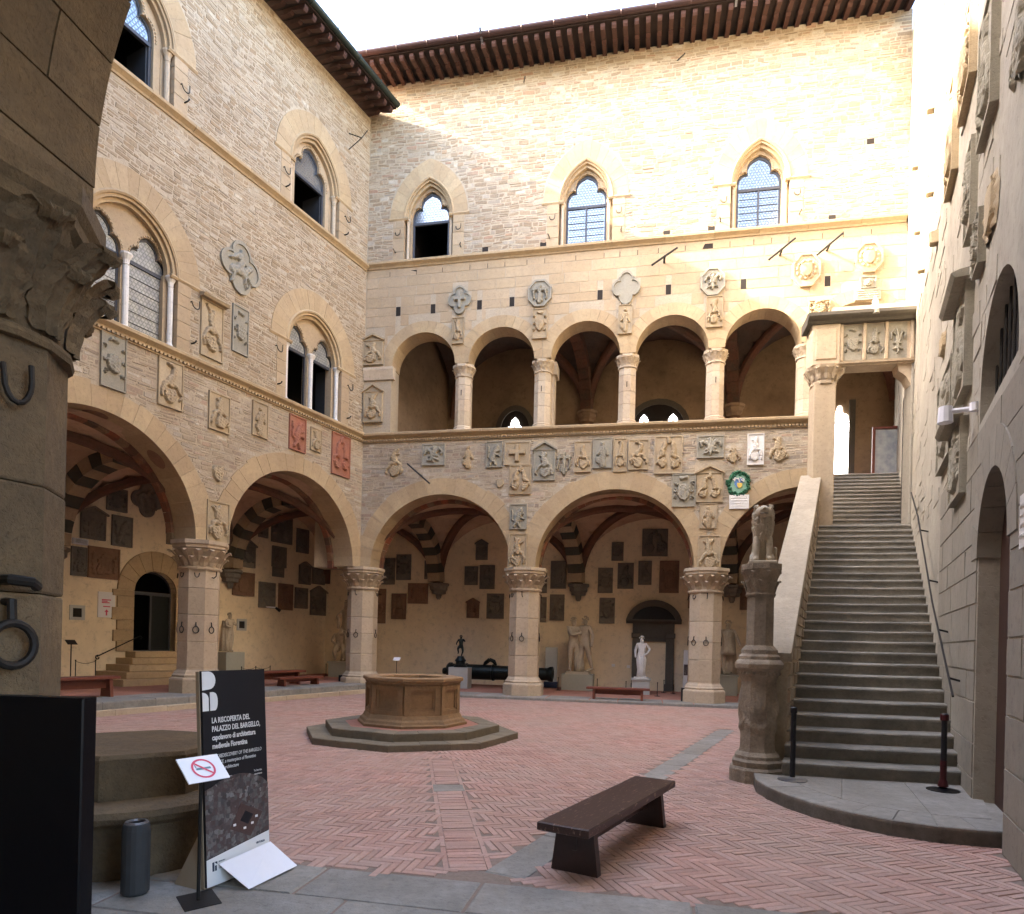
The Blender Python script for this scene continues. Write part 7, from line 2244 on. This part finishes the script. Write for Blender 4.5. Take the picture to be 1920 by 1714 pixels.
# logo: two lobes over two leaves
mb.__init__()
mb.prism([(.0, 1.33), (.0, BHT - .004), (.055, BHT - .004)] + [(.055 + .055 * math.sin(a), 1.395 + .06 * math.cos(a)) for a in [math.pi * k / 10 for k in range(1, 11)]] + [(.055, 1.335)], -.0025, -.0003)
mb.prism([(.0, 1.19), (.05, 1.19), (.05, 1.27)] + [(.05 * math.cos(a), 1.27 + .045 * math.sin(a)) for a in [math.pi / 2 * k / 6 for k in range(1, 7)]], -.0025, -.0003)
mb.prism([(.062, 1.19), (.1, 1.19)] + [(.1 + .025 * math.sin(a), 1.25 - .06 * math.cos(a)) for a in [math.pi * k / 10 for k in range(1, 11)]] + [(.09, 1.315), (.062, 1.315)], -.0025, -.0003)
mb.build('logo_print', 'white_print', ban)
def put_text(parent, body, size, x, z, mat, shear=0, bold=0, y=LY, name='lettering', sx=.86):
    me = text_mesh(body, size, shear=shear, bold=bold); me.materials.append(MATS[mat])
    o = link(name, me, parent); o.rotation_euler = (rad(90), 0, 0); o.location = (x, y, z); o.scale = (sx, 1, 1)
    return o
for i, ln in enumerate(('LA RISCOPERTA DEL', 'PALAZZO DEL BARGELLO,', 'capolavoro di architettura', 'medievale Fiorentina')):
    put_text(ban, ln, .052, .07, 1.105 - i * .058, 'white_print', bold=.0012, sx=.70)
for i, ln in enumerate(('THE REDISCOVERY OF THE BARGELLO', 'PALACE, a masterpiece of Florentine', 'medieval architecture')):
    put_text(ban, ln, .036, .07, .865 - i * .041, 'white_print', shear=.22, sx=.70)
for x, a, b in ((.16, 'Per vivere', "l'esperienza"), (.43, 'To live the', 'experience')):
    put_text(ban, a, .02, x, .72, 'white_print'); put_text(ban, b, .02, x, .695, 'white_print')
put_text(ban, 'VIRTUALIA', .02, .43, .2, 'ink', y=-.004, bold=.0006)
put_text(ban, 'MINISTERO', .013, .095, .165, 'ink', y=-.004); put_text(ban, 'DELLA', .013, .095, .145, 'ink', y=-.004); put_text(ban, 'CULTURA', .016, .095, .122, 'ink', y=-.004)
mb = MB(); mb.box(.045, .06, -.004, -.0022, .115, .175); mb.box(.066, .08, -.004, -.0022, .115, .15); mb.prism([(.062, .175), (.085, .175), (.085, .155)], -.004, -.0022); mb.build('ministry_mark', 'ink', ban)
# folded white card foot
mb = MB(); mb.add([(.09, -.012, .155), (BWD, -.012, .185), (BWD + .06, -.2, .012), (.12, -.24, .006), (.09, -.016, .15), (BWD, -.016, .18), (BWD + .06, -.204, .006), (.12, -.244, .0)], [(0, 1, 2, 3), (7, 6, 5, 4), (0, 4, 5, 1), (1, 5, 6, 2), (2, 6, 7, 3), (3, 7, 4, 0)]); mb.build('card_foot', 'paper_white', ban)
mb = MB(); mb.add([(-.02, .05, .008), (.2, .05, .008), (.2, .3, .004), (-.02, .3, .004), (.08, .05, .5)], [(0, 1, 2, 3), (0, 3, 4), (1, 0, 4), (2, 1, 4), (3, 2, 4)]); mb.build('back_strut', 'tan_edge', ban)

# no-smoking stand
ns = thing('sign_stand', 'thin black stand with tilted white no-smoking plate before the banner', 'sign', loc=(-1.96, 4.25, .003), rotz=1.0)
mb = MB(); mb.add([(-.15, -.1, 0), (.06, -.16, 0), (.16, .1, 0), (-.05, .16, 0), (-.15, -.1, .008), (.06, -.16, .008), (.16, .1, .008), (-.05, .16, .008)], [(0, 3, 2, 1), (4, 5, 6, 7), (0, 1, 5, 4), (1, 2, 6, 5), (2, 3, 7, 6), (3, 0, 4, 7)]); mb.build('base', 'iron', ns)
MB().lathe([(.011, .004), (.011, .83)], 10).build('post', 'iron', ns)
pl_ = D.objects.new('plate', None); D.objects.remove(pl_)
tilt = Matrix.Translation((0, -.02, .845)) @ Matrix.Rotation(rad(42), 4, 'X')
mb = MB(); mb.cbox(-.14, .14, -.1, .1, -.004, .004, .002); mb.v = [tuple(tilt @ Vector(v)) for v in mb.v]; mb.build('plate', 'paper_white', ns)
mb = MB(); n_ = 28
ringv = []
for k in range(n_):
    a = 2 * math.pi * k / n_
    ringv += [(.078 * math.cos(a), .078 * math.sin(a), .0055), (.064 * math.cos(a), .064 * math.sin(a), .0055)]
mb.add(ringv, [(2 * k, (2 * k + 2) % (2 * n_), (2 * k + 3) % (2 * n_), 2 * k + 1) for k in range(n_)])
mb.add([(-.055, .045, .0065), (-.045, .055, .0065), (.055, -.045, .0065), (.045, -.055, .0065)], [(0, 3, 2, 1)])
mb.v = [tuple(tilt @ Vector(v)) for v in mb.v]; mb.build('prohibition_ring', 'red_print', ns)
mb = MB(); mb.add([(-.05, -.008, .0055), (.05, -.008, .0055), (.05, .008, .0055), (-.05, .008, .0055)], [(0, 1, 2, 3)]); mb.add([(-.05, .012, .0055), (-.042, .012, .0055), (-.044, .035, .0055), (-.05, .035, .0055)], [(0, 1, 2, 3)])
mb.v = [tuple(tilt @ Vector(v)) for v in mb.v]; mb.build('cigarette_print', 'glaze_dark', ns)

# dark totem at the edge
tot = thing('dark_totem', 'plain black display board standing under the near arch', 'board', loc=(-2.05, 2.75, 0), rotz=math.radians(-3))
MB().cbox(-.55, .32, -.03, .05, .0, 1.43, .006).build('panel', 'black_gloss', tot)
MB().box(-.6, .36, -.14, .16, .0, .03).build('foot', 'black_board', tot)

# low moulded stone block and bin beside the banner
blk = thing('stone_block', 'low round moulded stone base with octagonal top behind the banner stand', 'block', loc=(-2.98, 5.0, 0), rotz=-.18)
mb = MB()
def rounded(x0, x1, y0, y1, prof, mb):
    vs = []
    for i, z in prof: vs += [(x0 + i, y0 + i, z), (x1 - i, y0 + i, z), (x1 - i, y1 - i, z), (x0 + i, y1 - i, z)]
    n = len(prof); fs = [(3, 2, 1, 0), tuple((n - 1) * 4 + k for k in range(4))]
    for k in range(n - 1):
        for i in range(4): fs.append((k * 4 + i, k * 4 + (i + 1) % 4, k * 4 + 4 + (i + 1) % 4, k * 4 + 4 + i))
    mb.add(vs, fs); return mb
MB().lathe([(.86, 0), (.86, .3), (.88, .36), (.94, .4), (.96, .44), (.94, .48), (.88, .5), (.7, .51)], 40, (-.1, .35)).build('moulded_base', 'near_stone', blk)
MB().lathe([(.72, .5), (.72, .8), (.7, .83)], 8, (-.1, .35), ph=math.pi / 8).build('upper_block', 'near_stone', blk)
tb = thing('waste_bin', 'slim grey metal waste bin in front of the dark stone block', 'bin', loc=(-2.42, 4.35, .0))
MB().lathe([(.07, .0), (.085, .02), (.085, .42), (.078, .46), (.06, .47), (.06, .40), (.0, .4)], 18, caps=False).build('drum', 'bin_metal', tb)
mb = MB(); mb.tube([(.06 * math.cos(a), .06 * math.sin(a), .465) for a in [2 * math.pi * k / 16 for k in range(16)]], .012, 6, closed=True); mb.build('rim', 'steel', tb)
